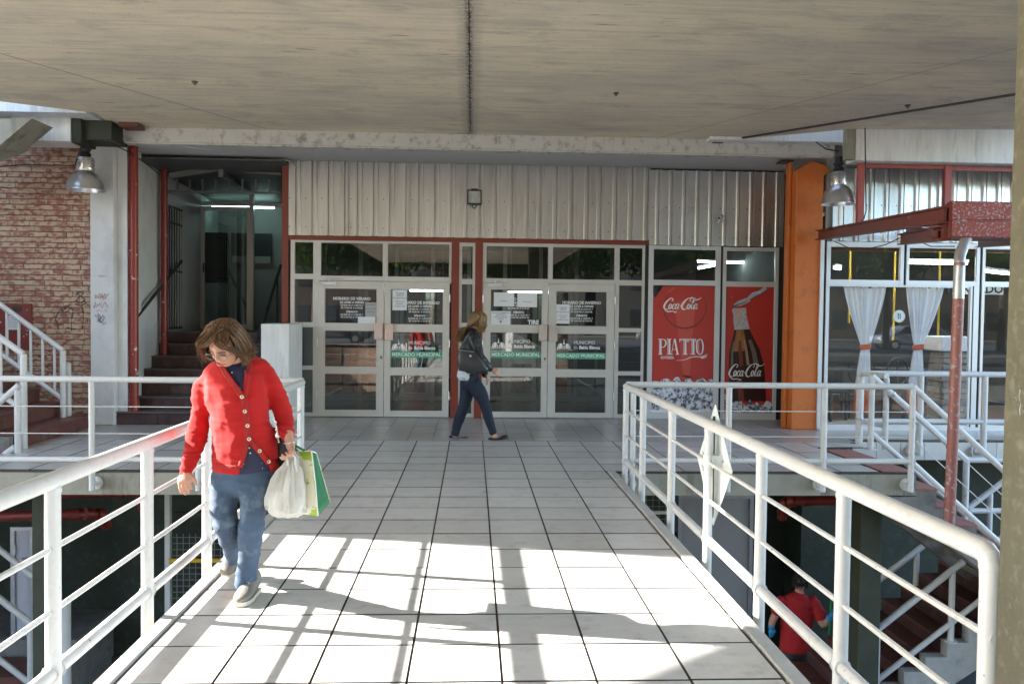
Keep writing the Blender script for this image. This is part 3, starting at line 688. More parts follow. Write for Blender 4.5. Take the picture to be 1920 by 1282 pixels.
# small camera on the right cladding
p = A(1350,408,YB-.12)
cm = empty('security_camera', (p.x, YB-.05, p.z), 'small white bullet camera on the cladding above the bottle poster', 'camera')
MB().tube((p.x-.03,p.y-.05,p.z-.01),(p.x+.045,p.y+.06,p.z+.03),.028,14).build('housing', MT['paper'], cm, smooth=True)
MB().tube((p.x-.036,p.y-.058,p.z-.013),(p.x-.03,p.y-.05,p.z-.01),.019,12).build('lens', MT['black'], cm)
MB().tube((p.x+.01,p.y,p.z),(p.x-.01,YB-.05,p.z-.07),.012,8).build('bracket', MT['paper'], cm)
# conduit on the soffit
MB().path([A(150,262,11.3),A(320,272,11.5),A(430,285,12.0),A(520,297,12.4),A(545,303,12.45),A(556,316,12.47)], .011, 6).build('conduit', MT['beam'], smooth=True, label='thin white conduit running along the soffit to the cladding', cat='conduit')

# ------------------------------------------------------------------ poster windows
zP = lambda y: AZ(1335, y, YB)
RED = M('poster_red', (.50,.042,.03), .4, var=.08, vscale=2, chips=(.62,.5,.48), chip_amt=.285, chip_scale=16)
w1 = framed(mk, 'poster_window', XF(1214), XF(1348.5), zP(785), zP(462), [(XF(1222.5),XF(1340))], [(zP(773),zP(535)),(zP(527),zP(468))], YB, MT['alu2'], MT['glass2'])
w2 = framed(mk, 'poster_window', XF(1353), XF(1457), zP(787), zP(463), [(XF(1359),XF(1451))], [(zP(774),zP(536)),(zP(528),zP(469))], YB, MT['alu2'], MT['glass2'])
Box(XF(1208),XF(1460),YB-.03,YB+.1,0,zP(786)).build('window_sill', MT['alu2'], mk)
YP = YB-.0065
def printed(parent, name, polys, mat, Y):
    "flat print: polygons given as photograph points on the pane"
    mb = MB()
    for pl in polys: mb.add([(AX(x,y,YB), Y, zP(y)+(AZ(x,y,YB)-AZ(1335,y,YB))) for x, y in pl], [tuple(range(len(pl)))])
    return mb.build(name, mat, parent)
def pprism(name, pl, mat, label, y0=YP, y1=YP+.002):
    mb = MB().prism([(AX(x,y,YB), y0, AZ(x,y,YB)) for x, y in pl], (0,y1-y0,0)); return mb.build(name, mat, label=label, cat='poster')
def tri_fan(mb, pts, c, Y):
    k = len(mb.v); mb.v += [(c[0],Y,c[1])]+[(p[0],Y,p[1]) for p in pts]
    for i in range(len(pts)): mb.f.append((k, k+1+i, k+1+(i+1)%len(pts))); mb.mi.append(mb.cur)
post1 = pprism('window_poster', [(1223,558),(1226,556),(1228,559),(1233,552),(1240,542),(1243,536.5),(1339.5,537.5),(1337,772),(1221.5,769)], RED, 'torn red drink poster reading PIATTO rotisería, on the left shop pane')
post2 = pprism('window_poster', [(1359.5,536.8),(1451,538.5),(1447,775),(1357.5,773)], RED, 'red poster of a dark cola bottle standing in ice, on the right shop pane')
# rough lobed patches and strokes
def stroke(mb, pts, w, Y, closed=False):
    "variable width brush stroke through photograph points; w: one width or a list (photo px)"
    pts = [np.array(p, float) for p in pts]
    # Catmull-Rom
    P = []; Wd = []; n = len(pts); ws = w if isinstance(w, (list, tuple)) else [w]*n
    for i in range(n-1):
        p0 = pts[max(i-1,0)]; p1 = pts[i]; p2 = pts[i+1]; p3 = pts[min(i+2,n-1)]
        for t in np.linspace(0, 1, 6, endpoint=(i == n-2)):
            P.append(.5*((2*p1)+(-p0+p2)*t+(2*p0-5*p1+4*p2-p3)*t*t+(-p0+3*p1-3*p2+p3)*t**3)); Wd.append(ws[i]*(1-t)+ws[i+1]*t)
    L_, R_ = [], []
    for i in range(len(P)):
        d = P[min(i+1,len(P)-1)]-P[max(i-1,0)]; l = np.hypot(*d) or 1; nrm = np.array((-d[1], d[0]))/l*Wd[i]/2
        L_.append(P[i]+nrm); R_.append(P[i]-nrm)
    k = len(mb.v)
    for a, b in zip(L_, R_):
        for q in (a, b): mb.v.append((AX(q[0],q[1],YB), Y, AZ(q[0],q[1],YB)))
    for i in range(len(P)-1): mb.f.append((k+2*i, k+2*i+1, k+2*i+3, k+2*i+2)); mb.mi.append(mb.cur)
def script_logo(parent, ox, oy, sx, sy, Y, name='script_lettering', shear=.25):
    "the flowing drink lettering as brush strokes (unit: 100 wide, 40 high, y up)"
    T = lambda a, b: (ox+(a+b*shear)*sx, oy-b*sy)
    mb = MB()
    def st(pts, w): stroke(mb, [T(*p) for p in pts], [q*sx for q in w] if isinstance(w, list) else w*sx, Y)
    # big C
    st([(16,24),(19,27),(17,31),(11,31),(3,22),(0,11),(4,4),(10,3),(15,6),(18,9)], [1.5,2.5,1.5,2.5,4.6,5,4,2.4,1.6,1.2])
    # its underline flourish
    st([(2,4),(8,-1),(16,-3),(26,-2),(33,-5),(36,-2)], [1.2,2.6,3.2,1.8,3.2,.8])
    def o(x): st([(x+4,17),(x+1,13),(x+1,7),(x+4,4),(x+7,7),(x+7,13),(x+4,17),(x+6,15),(x+9,14)], [3,3.4,3.2,2.4,3.2,3.2,2.6,1.4,1])
    def c(x): st([(x+7,14),(x+6,17),(x+3,16),(x+1,11),(x+2,5),(x+5,4),(x+9,7)], [2.4,1.6,2,3.4,3,2,1])
    def a(x):
        st([(x+7,15),(x+4,17),(x+1,12),(x+1,6),(x+3,4),(x+6,8),(x+8,16)], [2,2.2,3.2,3.2,2.2,1.8,1.2]); st([(x+8.5,17),(x+7.5,7),(x+9,4),(x+12,7)], [3,3,2,.9])
    o(12); c(21); a(29)
    st([(41,12),(46,13)], [2.2,2.2])
    # second capital C with the long loop over the l
    st([(62,24),(65,27),(63,31),(57,31),(49,22),(46,11),(50,4),(56,3),(61,6),(64,9)], [1.5,2.5,1.5,2.5,4.6,5,4,2.4,1.6,1.2])
    st([(58,31),(66,33),(72,31),(78,28),(86,29),(91,34)], [1,3.4,3.8,3.2,2,.7])
    o(60)
    st([(69,12),(74,22),(76,30),(74,32),(72,24),(71,9),(73,4),(77,7)], [1,2,2.2,1.8,3,3.2,2.2,1])
    a(77)
    return mb.build(name, MT['white_print'], parent)
script_logo(post1, 1243, 582, .72, .72, YP-.0035)
script_logo(post2, 1365, 708, .68, .80, YP-.0085)
# PIATTO in outlined slab letters
mb = MB()
def lx(x, y): return (AX(x,y,YB), YP-.0035, AZ(x,y,YB))
def bar(x0,x1,y0,y1): mb.add([lx(x0,y1),lx(x1,y1),lx(x1,y0),lx(x0,y0)], [(0,1,2,3)])
def outlined_vert(x, w, y0, y1):
    bar(x, x+w*.22, y0, y1); bar(x+w*.38, x+w, y0, y1)
y0, y1 = 635, 664.5
for x, w in ((1235.5,4.6),(1251.5,5.2),(1281.5,5.2),(1296.5,5.2)):
    outlined_vert(x, w, y0+1, y1-1)
    bar(x-1.8, x+w+1.8, y1-1.2, y1)
    if x < 1260: bar(x-1.8, x+w+1.8, y0, y0+1.2)
for x in (1273.5, 1289.5):  bar(x, x+16.5 if x<1280 else x+15, y0, y0+1.3); bar(x, x+15, y0+2.2, y0+3.2); bar(x, x+1.3, y0, y0+6); bar(x+14, x+15.3, y0, y0+6)
stroke(mb, [(1240.5,636),(1245,636.5),(1248,640),(1248,645),(1245,650),(1240.5,650.5)], [1.2,1.6,2.8,2.8,1.6,1.2], YP-.0035)
stroke(mb, [(1258.5,664.5),(1264,635)], .9, YP-.0036); stroke(mb, [(1264.6,635),(1270.5,664.5)], 3.2, YP-.0037); stroke(mb, [(1260.5,655),(1268,655)], 1, YP-.0038)
bar(1256.5,1261.5,663.4,664.6); bar(1266.5,1273,663.4,664.6)
stroke(mb, [(1312,635),(1307,639),(1306,650),(1307,660),(1312,664.5),(1316,661),(1318,650),(1316,639),(1312,635)], [1.2,2.4,3.2,2.4,1.2,2.2,3,2.2,1.2], YP-.0035)
stroke(mb, [(1312,637.5),(1310,641),(1309.5,650),(1310,659),(1312,662)], [.5,.8,.8,.8,.5], YP-.0034)
stroke(mb, [(1268,675.5),(1282,674.5),(1296,669.5),(1308,668.5),(1316,670)], [.5,.9,1.5,1.6,1.8], YP-.0035)
for k in range(4): stroke(mb, [(1314+k*.3,668.6+k*1.1),(1322,665.5+k*1.5),(1326-k*.3,663.5+k*2)], [1.2,.8,.5], YP-.0035)
vs_, fs_ = text_mb('ROTISERÍA', .056, .0012); c0 = lx(1251,672.5); mb.add([(c0[0]+v[0]*.75, c0[1], c0[2]+v[2]) for v in vs_], fs_)
mb.build('piatto_lettering', MT['white_print'], post1)
# faint ring behind the lettering and the light beam of the print
mb = MB(); ring = [(1284+40*math.cos(t), 576+40*math.sin(t)*.98) for t in np.linspace(-.7, math.pi+.6, 22)]
stroke(mb, ring, [1+2.6*math.sin(math.pi*i/21) for i in range(22)], YP-.001)
mb.build('dark_ring_print', M('dark_red_print', (.24,.035,.03), .45), post1)
mb = MB(); stroke(mb, [(1284,565),(1285,620),(1287,700),(1288,705)], [44,28,12,20], YP-.0006); stroke(mb, [(1252,548),(1262,541),(1266,540)], [2,5,1], YP-.002)
mb.build('light_streak_print', M('pale_red_print', (.56,.085,.06), .4), post1)
# the two ice heaps
def ice_mat():
    mt = bpy.data.materials.new('ice_print'); mt.use_nodes = True; t = mt.node_tree; L = t.links.new; b = t.nodes['Principled BSDF']
    geo = nn(t, 'ShaderNodeNewGeometry'); v = nn(t, 'ShaderNodeTexVoronoi'); v.inputs['Scale'].default_value = 11; v.inputs['Detail'].default_value = 3; n = nn(t, 'ShaderNodeTexNoise'); n.inputs['Scale'].default_value = 14; n.inputs['Detail'].default_value = 6; n.inputs['Distortion'].default_value = 2.5
    L(geo.outputs['Position'], n.inputs['Vector']); L(geo.outputs['Position'], v.inputs['Vector'])
    a = nn(t, 'ShaderNodeMath', operation='MULTIPLY'); L(n.outputs[0], a.inputs[0]); L(v.outputs['Distance'], a.inputs[1])
    cr = nn(t, 'ShaderNodeValToRGB'); e = cr.color_ramp.elements; e[0].position=.0; e[0].color=(.50,.53,.62,1); e[1].position=.6; e[1].color=(.07,.09,.13,1)
    q = cr.color_ramp.elements.new(.07); q.color=(.78,.80,.88,1); q = cr.color_ramp.elements.new(.4); q.color=(.70,.72,.80,1)
    L(a.outputs[0], cr.inputs[0]); L(cr.outputs[0], b.inputs['Base Color']); b.inputs['Roughness'].default_value=.45
    return mt
ICE = ice_mat()
def heap(x0, x1, yb, prof, parent, Y):
    pts = [(x0, yb)] + [(x0+(x1-x0)*a, b) for a, b in prof] + [(x1, yb+2)]
    mb = MB(); k = 0
    top = [(x0+(x1-x0)*a, b) for a, b in prof]
    vs = [(AX(x,y,YB), Y, AZ(x,y,YB)) for x, y in top] + [(AX(x,yb,YB), Y, AZ(x,yb,YB)) for x, y in top]
    n = len(top); mb.add(vs, [(i, i+1, n+i+1, n+i) for i in range(n-1)]); return mb.build('ice_print', ICE, parent)
def lobes(seed, n, y, amp):
    r_ = random.Random(seed); ed = [0]
    while ed[-1] < 1: ed.append(ed[-1]+r_.uniform(.4,1.6)/n)
    ed = [e/ed[-1] for e in ed]; out = []
    for a, b in zip(ed[:-1], ed[1:]):
        w_ = r_.uniform(.3,1.5)
        for t in np.linspace(0,1,7)[:-1]: out.append((a+(b-a)*t, y+amp*(r_.uniform(-.12,.12)+.5-w_*math.sin(math.pi*t)**.7)))
    out.append((1, y)); return out
heap(1222, 1337.5, 769.5, lobes(3,5,712,9), post1, YP-.0015)
heap(1358, 1391, 773, [(0,738),(.3,733),(.6,740),(1,752)], post2, YP-.0012)
heap(1358, 1447.5, 773, lobes(6,5,757,9), post2, YP-.0075)
# bottle
BOT = [(1374.5,578),(1372,581),(1375,592),(1374.5,600),(1377,618),(1372,640),(1367,660),(1366,690),(1366.5,712),(1370,735),(1372,752)]
BOTR = [(1397.5,577),(1399,581),(1399,590),(1401,600),(1405,617),(1414,636),(1424,655),(1431,680),(1434,705),(1435,730),(1436,752)]
def strip(name, L_, R_, mat, Y, parent=post2):
    mb = MB(); vs = []
    for a, b in zip(L_, R_): vs += [(AX(*a,YB), Y, AZ(*a,YB)), (AX(*b,YB), Y, AZ(*b,YB))]
    mb.add(vs, [(2*i,2*i+1,2*i+3,2*i+2) for i in range(len(L_)-1)]); return mb.build(name, mat, parent)
cola = M('cola_print', (.050,.014,.011), .35, var=.5, vscale=9, stretch=(1,1,.25))
strip('bottle_print', BOT, BOTR, cola, YP-.003)
lerp = lambda a, b, t: (a[0]+(b[0]-a[0])*t, a[1]+(b[1]-a[1])*t)
sub = lambda t0, t1, i0, i1: ([lerp(BOT[i],BOTR[i],t0) for i in range(i0,i1)], [lerp(BOT[i],BOTR[i],t1) for i in range(i0,i1)])
strip('bottle_glass_print', *sub(0,1,0,5), M('frosted_glass_print', (.52,.50,.55), .4, var=.5, vscale=22), YP-.0035)
strip('bottle_glass_print', *sub(.25,.7,0,4), M('neck_print', (.60,.42,.36), .4, var=.35, vscale=30), YP-.0038)
amber = M('amber_print', (.34,.15,.055), .35, var=.5, vscale=14, stretch=(2,1,.5))
strip('bottle_glass_print', *sub(.12,.6,4,7), amber, YP-.004)
brown = M('brown_print', (.22,.055,.03), .35, var=.4, vscale=12, stretch=(2,1,.4))
for t0, t1, mt_ in ((.06,.13,M('olive_print',(.17,.15,.10),.4,var=.4,vscale=30)),(.30,.42,brown),(.52,.60,M('tan_print',(.42,.27,.18),.4,var=.3,vscale=20)),(.72,.86,M('grey_brown_print',(.20,.16,.13),.4,var=.5,vscale=30))):
    strip('bottle_glass_print', *sub(t0,t1,5,8), mt_, YP-.0045)
strip('bottle_glass_print', *sub(.2,.36,8,11), brown, YP-.0045)
# flying cap: silver swoosh
mb = MB(); stroke(mb, [(1376,572),(1385,567),(1397,562),(1404,560),(1404,564),(1390,570),(1378,573)], [3,6,5,2,3,5,2], YP-.003); stroke(mb, [(1402,561),(1412,553),(1424,548),(1436,539.5)], [5,9,7,7], YP-.0034)
mb.build('splash_print', M('silver_print', (.50,.52,.60), .3, var=.4, vscale=25), post2)
mb = MB(); stroke(mb, [(1372,575),(1384,571),(1400,566)], [3,2,1.2], YP-.0042); stroke(mb, [(1404,562),(1416,556),(1428,550),(1440,541)], [1,2,2,1], YP-.0042)
mb.build('splash_shadow_print', M('navy_print', (.06,.07,.12), .3), post2)
# ================================================================== INTERIORS
def bm_room(x0,x1,y0,y1,z0,z1,name,mat,parent):
    mb = MB(); w=.08
    mb.box(x0-w,x0,y0,y1,z0,z1); mb.box(x1,x1+w,y0,y1,z0,z1); mb.box(x0-w,x1+w,y1,y1+w,z0,z1)
    return mb.build(name, mat, parent)
# vestibule, second row of doors, hall beyond
X0, X1 = CX0+.05, CX1-.03
hall = empty('market_hall', (0,17,0), 'dim market hall seen through the glass entrance doors', 'interior')
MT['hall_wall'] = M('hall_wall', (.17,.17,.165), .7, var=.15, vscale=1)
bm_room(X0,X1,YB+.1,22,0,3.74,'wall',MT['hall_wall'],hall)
slab('hall_floor', [(X0,12.62),(X1,12.62),(X1,22),(X0,22)], -.02, -.003, M('hall_floor', (.20,.195,.19), .2, var=.1, vscale=2))
Box(X0,X1,YB+.1,15,3.2,3.25).build('ceiling', MT['interior'], hall)
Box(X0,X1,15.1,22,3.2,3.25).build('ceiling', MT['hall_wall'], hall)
YI = 15.0
Box(X0,X1,YI-.05,YI+.05,2.83,3.2).build('red_header', MT['redbeam'], hall)
mb = MB()
xs = np.linspace(X0+.1, X1-.1, 9)
for i, x in enumerate(xs): mb.box(x-.035, x+.035, YI-.03, YI+.03, 0, 2.82)
for z in (.05, 2.12, 2.78): mb.box(X0+.06, X1-.06, YI-.025, YI+.025, z-.035, z+.035)
mb.build('inner_partition', MT['alu'], hall)
mb = MB()
for i in (1,2,5,6):
    a, b = xs[i]+.05, xs[i+1]-.05
    mb.box(a,a+.08,YI+.04,YI+.08,.02,2.06); mb.box(b-.08,b,YI+.04,YI+.08,.02,2.06)
    for z in (.09,.72,1.3,2.0): mb.box(a+.08,b-.08,YI+.045,YI+.075,z-.05,z+.05)
mb.build('inner_door_frames', MT['alu'], hall)
for (x, y, z) in ((-.75,14.2,1.93),(.9,14.2,1.93)):
    t_ = empty('ceiling_tube_lamp', (x,y,z), {-.75:'lit tube lamp seen through the second door',.9:'lit tube lamp seen through the third door above the sheets',1.9:'faint lit tube deep in the hall behind the rightmost door',-1.8:'faint lit tube deep in the hall behind the first door'}[x], 'lamp')
    MB().tube((x-.3,y,z),(x+.3,y,z),.014,8).build('tube', MT['tube'], t_)
    Box(x-.32,x+.32,y-.03,y+.03,z+.016,z+.05).build('fitting', MT['paper'], t_)
    for s_ in (-.25,.25): MB().tube((x+s_,y,z+.05),(x+s_,y,3.2),.004,5).build('rod', MT['alu'], t_)
for (x,y,w_,h) in ((-2.4,19,1.0,1.9),(-.4,20,1.3,1.7),(1.6,19.5,.8,2.0)):
    t_ = empty('market_stall', (x,y,0), {-2.4:'dark stall shelving at the left end of the hall',-.4:'dark stall counter in the middle of the hall',1.6:'dark stall shelving at the right end of the hall'}[x], 'stall')
    mb = MB(); mb.box(x-w_/2,x-w_/2+.04,y,y+.5,0,h); mb.box(x+w_/2-.04,x+w_/2,y,y+.5,0,h)
    for k in range(5): mb.box(x-w_/2+.04,x+w_/2-.04,y,y+.5,h*k/4.2,h*k/4.2+.03)
    mb.build('shelf_frame', MT['dark'], t_)
    g = MB(); r_ = random.Random(int(x*10))
    for k in range(4):
        u = x-w_/2+.08
        while u < x+w_/2-.15:
            ww = r_.uniform(.05,.14); g.box(u,u+ww,y+.05,y+.3,h*k/4.2+.032,h*k/4.2+r_.uniform(.1,.32)); u += ww+.02
    g.build('goods', M('goods', (.25,.2,.15), .6, var=.8, vscale=9), t_, kind='stuff')
# room behind the posters: one lit tube pair near the ceiling
rm = empty('poster_shop', (3.4,15,0), 'small lit shop behind the poster windows', 'interior')
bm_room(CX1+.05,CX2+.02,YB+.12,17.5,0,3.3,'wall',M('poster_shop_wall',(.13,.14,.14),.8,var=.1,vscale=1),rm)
Box(CX1+.05,CX2+.02,YB+.12,17.5,3.3,3.36).build('ceiling', MT['corr'], rm)
for (pa, pb, Y) in (((1308,490),(1342,492),14.2),((1309,503),(1342,497),14.6),((1360,492),(1443,492),14.4)):
    a, b = A(*pa,Y), A(*pb,Y)
    t_ = empty('tube_light', a, {1308:'upper of two lit tubes behind the left poster window',1309:'lower slanting lit tube behind the left poster window',1360:'long lit tube behind the right poster window'}[pa[0]], 'lamp')
    MB().tube(a,b,.017,8).build('tube', MT['tube'], t_); MB().beam(a+Vector((0,0,.035)),b+Vector((0,0,.035)),.07,.03).build('fitting', MT['paper'], t_)

# ================================================================== LEFT SIDE
YL = 11.55
bw = empty('brick_wall', (-6.5,YL+.1,0), 'mottled red and cream brick wall on the left with graffiti', 'wall')
XB1 = AX(172,600,YL)
Box(-9,XB1,YL+.012,YL+.3,-.02,3.9).build('mortar_bed', MT['mortar'], bw)
def brick_material():
    mt = bpy.data.materials.new('flamed_brick'); mt.use_nodes = True; t = mt.node_tree; L = t.links.new; b = t.nodes['Principled BSDF']; b.inputs['Roughness'].default_value = .55
    geo = nn(t, 'ShaderNodeNewGeometry'); oi = nn(t, 'ShaderNodeObjectInfo')
    n = nn(t, 'ShaderNodeTexNoise', noise_dimensions='4D'); n.inputs['Scale'].default_value = 1; n.inputs['Detail'].default_value = 3
    mp = nn(t, 'ShaderNodeMapping'); mp.inputs['Scale'].default_value = (14,14,22); L(geo.outputs['Position'], mp.inputs['Vector']); L(mp.outputs[0], n.inputs['Vector'])
    w = nn(t, 'ShaderNodeMath', operation='MULTIPLY'); L(oi.outputs['Random'], w.inputs[0]); w.inputs[1].default_value = 40; L(w.outputs[0], n.inputs['W'])
    ad = nn(t, 'ShaderNodeMath', operation='MULTIPLY_ADD'); L(oi.outputs['Random'], ad.inputs[0]); ad.inputs[1].default_value = .10; L(n.outputs[0], ad.inputs[2])
    cr = nn(t, 'ShaderNodeValToRGB'); e = cr.color_ramp.elements; e[0].position = .46; e[0].color = (.47,.345,.245,1); e[1].position = .80; e[1].color = (.22,.065,.05,1)
    q = e.new(.55); q.color = (.42,.26,.18,1); q = e.new(.62); q.color = (.30,.115,.085,1)
    L(ad.outputs[0], cr.inputs[0]); L(cr.outputs[0], b.inputs['Base Color'])
    n2 = nn(t, 'ShaderNodeTexNoise'); n2.inputs['Scale'].default_value = 120; bp = nn(t, 'ShaderNodeBump'); bp.inputs['Strength'].default_value = .2; bp.inputs['Distance'].default_value=.004; L(geo.outputs['Position'], n2.inputs['Vector']); L(n2.outputs[0], bp.inputs['Height']); L(bp.outputs[0], b.inputs['Normal'])
    return mt
MT['brick'] = brick_material()
BM_ = None; BL, BH = .245, .0715; cnt = 0; rest = MB()
r_ = random.Random(4)
for row in range(54):
    z0 = -.0 + row*BH; x1 = XB1 - r_.uniform(0,.24) if row % 2 else XB1-.12*(row%4 == 2) - .001
    # full brick cut at the wall end
    if XB1-x1 > .03: rest.box(x1+.005, XB1, YL, YL+.03, z0+.004, z0+BH-.006)
    while x1 > -6.62:
        x0 = x1-BL; yy = r_.uniform(-.004,.004)
        if cnt < 300 and z0 < 3.78:
            if BM_ is None:
                o = MB().box(-BL/2+.0015,BL/2-.0015,-.015,.016,0,BH-.011).build('brick', MT['brick'], bevel=.002, origin=(0,0,0)); BM_ = o.data
            else: o = bpy.data.objects.new('brick', BM_); COL.objects.link(o)
            o.parent = bw; o.location = Vector(((x0+x1)/2, YL+.012+yy, z0+.004)) - bw.location; cnt += 1
        else: rest.box(x0+.004, x1-.004, YL+yy, YL+.03+yy, z0+.004, z0+BH-.006)
        x1 = x0
rest.build('brick_remainder', MT['brick'], bw, kind='stuff')
mb = MB()
for row in range(54):
    x1 = -6.6
    while x1 > -9: mb.box(x1-.24, x1-.006, YL, YL+.03, row*BH+.004, row*BH+BH-.006); x1 -= .246
mb.build('far_bricks', MT['brick'], bw, kind='stuff')
def wline(mb, pts, w, Y):
    "spray or pen line on a wall at depth Y (photo px)"
    pts = [A(x,y,Y) for x,y in pts]
    for a, b in zip(pts[:-1], pts[1:]): mb.beam(a, b, .002, w)
SPRAY = M('black_spray', (.035,.03,.03), .7)
mb = MB()
for pl in ([(106,590),(104,600),(108,608),(110,618)],[(106,592),(112,582),(121,575),(123,578),(114,584)],[(115,580),(120,586),(128,584),(131,577),(137,579),(137,590)],[(121,575),(132,572)],
           [(143,549),(151,548),(157,549),(150,556),(144,549)],[(150,556),(142,563),(150,568),(160,562),(152,556)],[(141,570),(151,573),(162,568),(156,563)],[(152,574),(156,584),(156,606)],[(135,590),(134,620)],[(124,614),(134,616),(141,618)]):
    wline(mb, pl, .011, YL-.006)
mb.build('graffiti', SPRAY, bw)
# red meter box set in the bricks
xa, xb = AX(-30,600,YL), AX(61,600,YL); za, zb_ = AZ(30,656,YL), AZ(30,569,YL)
mbx = empty('meter_box', ((xa+xb)/2, YL, za), 'red metal meter box with torn paper set in the brick wall', 'meter box')
mb = MB(); mb.box(xa,xb,YL-.03,YL+.01,za,za+.03); mb.box(xa,xb,YL-.03,YL+.01,zb_-.03,zb_); mb.box(xa,xa+.03,YL-.03,YL+.01,za+.03,zb_-.03); mb.box(xb-.03,xb,YL-.03,YL+.01,za+.03,zb_-.03)
mb.build('frame', MT['redbeam'], mbx)
Box(xa+.03,xb-.03,YL-.02,YL+.01,za+.03,zb_-.03).build('door_panel', M('meter_door', (.21,.03,.025), .5, chips=(.6,.57,.55), chip_amt=.36, chip_scale=16), mbx)
Box(AX(25,580,YL),AX(42,580,YL),YL-.026,YL-.019,AZ(30,584,YL),AZ(30,575,YL)).build('vent', MT['black'], mbx)
pn = Box(AX(13,600,YL),AX(40,600,YL),YL-.0245,YL-.0225,AZ(25,618,YL),AZ(25,592,YL)).build('paper_notice', MT['paper'], label='white paper with lines stuck on the red meter box', cat='notice')
mb = MB()
for k in range(5): z = AZ(25,596+4*k,YL); mb.box(AX(17,600,YL),AX(36,600,YL),YL-.026,YL-.0248,z-.004,z+.002)
mb.build('notice_print', MT['ink'], pn)
# white column with its stepped side
xa, xb, xc = XB1+.004, AX(214,600,YL-.05), AX(241,600,YL+.1)
wc = empty('white_column', ((xa+xb)/2, YL, 0), 'broad white column with scribbles between the brick wall and the stairs', 'column')
Box(xa,xb,YL-.05,YL+.55,0,3.75).build('shaft', MT['wall_white'], wc, bevel=.008)
Box(xb+.0005,xc,YL+.06,YL+.55,0,3.75).build('side_shaft', MT['wall_white'], wc, bevel=.006)
PEN = M('faded_pen', (.24,.25,.34), .8); PEN2 = M('red_pen', (.50,.26,.24), .8)
def scrib(x, y, w, h, n, seed, m_, lw_=.004):
    r = random.Random(seed); mb = MB(); px = x; last = (x, y)
    for i in range(n):
        pts = [last]
        for k in range(4): pts.append((x+(i+.25*k)*w/n, y+r.uniform(-h,h)/2))
        wline(mb, pts, lw_, YL-.0555); last = pts[-1]
    return mb.build('scribble', m_, wc)
scrib(178,556,26,13,7,1,PEN2); scrib(176,572,28,13,7,2,PEN2); scrib(178,593,20,12,5,3,PEN); scrib(188,606,12,8,3,4,PEN); scrib(184,518,16,5,3,9,PEN,.003); scrib(180,583,22,6,4,12,PEN2,.003); scrib(183,600,14,9,4,15,PEN,.005)
# stairs up to the glass door
XS0, XS1 = -4.86, -2.86; NS = 7; RISE, RUN, YS = .175, .285, 11.56
st = empty('entrance_stairs', ((XS0+XS1)/2, YS, 0), 'dark red tiled stairs rising between the white column and the parapet', 'stairs')
for i in range(NS):
    y0 = YS+RUN*i; z1 = RISE*(i+1)
    xl = XS0 if i < 1 else -4.74
    Box(xl,XS1,y0+.012,y0+RUN+(.02 if i < NS-1 else 2.6),0 if i==0 else z1-RISE*1.3,z1-.02).build('step', MT['step'], st)
    Box(xl-.0,XS1,y0-.012,y0+RUN*.98 if i<NS-1 else y0+2.9,z1-.0195,z1).build('tread', MT['steptread'], st, bevel=.004)
    x = xl+.01; c = 0
    while x < XS1-.1:
        Box(x,x+.148,y0+.002,y0+.0115,z1-RISE+.012,z1-.045).build('riser_tile', MT['step'], st); x += .154; c += 1
ZL = RISE*NS; YLND = YS+RUN*NS
sw = empty('stairwell', (-3.8,14,0), 'shaded stairwell with scuffed white walls behind the two red poles', 'stairwell')
Box(-4.85,-4.745,YL+.56,YLND+3.4,0,3.74).build('side_wall', MT['wall_white'], sw)
Box(-4.745,XS1+.3,YLND+2.45,YLND+2.55,ZL,3.74).build('back_wall', MT['interior'], sw)
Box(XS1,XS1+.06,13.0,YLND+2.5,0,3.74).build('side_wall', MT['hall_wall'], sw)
mb = MB()
for k in range(8): mb.prism([(-4.74,YS+.6+.55*k,3.68-.022*k),(-2.7,YS+.6+.55*k,3.68-.022*k),(-2.7,YS+.6+.55*k,3.70-.022*k),(-4.74,YS+.6+.55*k,3.70-.022*k)], (0,.57,-.022))
mb.build('roof_sheet', M('dull_sheet', (.10,.10,.10), .6, var=.3), sw)
mb = MB(); a, b = A(318,330,12.9), A(410,316,12.9); mb.beam(a,b,.05,.08); mb.beam(A(420,316,13.0),A(527,325,13.0),.05,.07); mb.box(AX(411,310,12.85),AX(420,310,12.85),12.8,12.9,AZ(415,333,12.85),AZ(415,306,12.85))
mb.beam(A(415,322,12.9),A(478,360,15.0),.09,.14); mb.beam(A(312,359,13.4),A(527,362,13.4),.03,.03)
for x in (332,356,380,405,430,455,480,505): mb.beam(A(x,336,13.4),A(x,360,13.4),.03,.02)
mb.build('roof_frame', M('grey_steel', (.18,.18,.18), .6, var=.2), sw)
# glass door on the landing
YD = 15.0
dx = lambda x: AX(x,480,YD)
def dz(y): return AZ(430,y,YD)
ld = empty('landing_door', (dx(425),YD,ZL), 'white framed glass door at the top of the stairs with posters behind', 'door')
mb = MB(); mb.box(dx(369),dx(376),YD-.04,YD+.04,ZL,dz(362)); mb.box(dx(468),dx(476),YD-.04,YD+.04,ZL,dz(362)); mb.box(dx(376),dx(468),YD-.035,YD+.035,dz(386),dz(379)); mb.box(dx(476),dx(530),YD-.035,YD+.035,dz(386),dz(380)); mb.box(dx(376),dx(530),YD-.035,YD+.035,dz(366),dz(362))
mb.build('frame', MT['alu'], ld)
mb = MB(); mb.box(dx(377),dx(384),YD-.03,YD+.02,ZL+.02,dz(388)); mb.box(dx(464),dx(473.5),YD-.05,YD-.04,ZL+.02,dz(388)); mb.box(dx(384),dx(464),YD-.03,YD+.02,dz(396),dz(388)); mb.box(dx(384),dx(464),YD-.03,YD+.02,ZL+.02,ZL+.1)
mb.build('door_frame', MT['alu'], ld)
Box(dx(384),dx(464),YD-.005,YD+.005,ZL+.1,dz(396)).build('glass_pane', MT['glass'], ld)
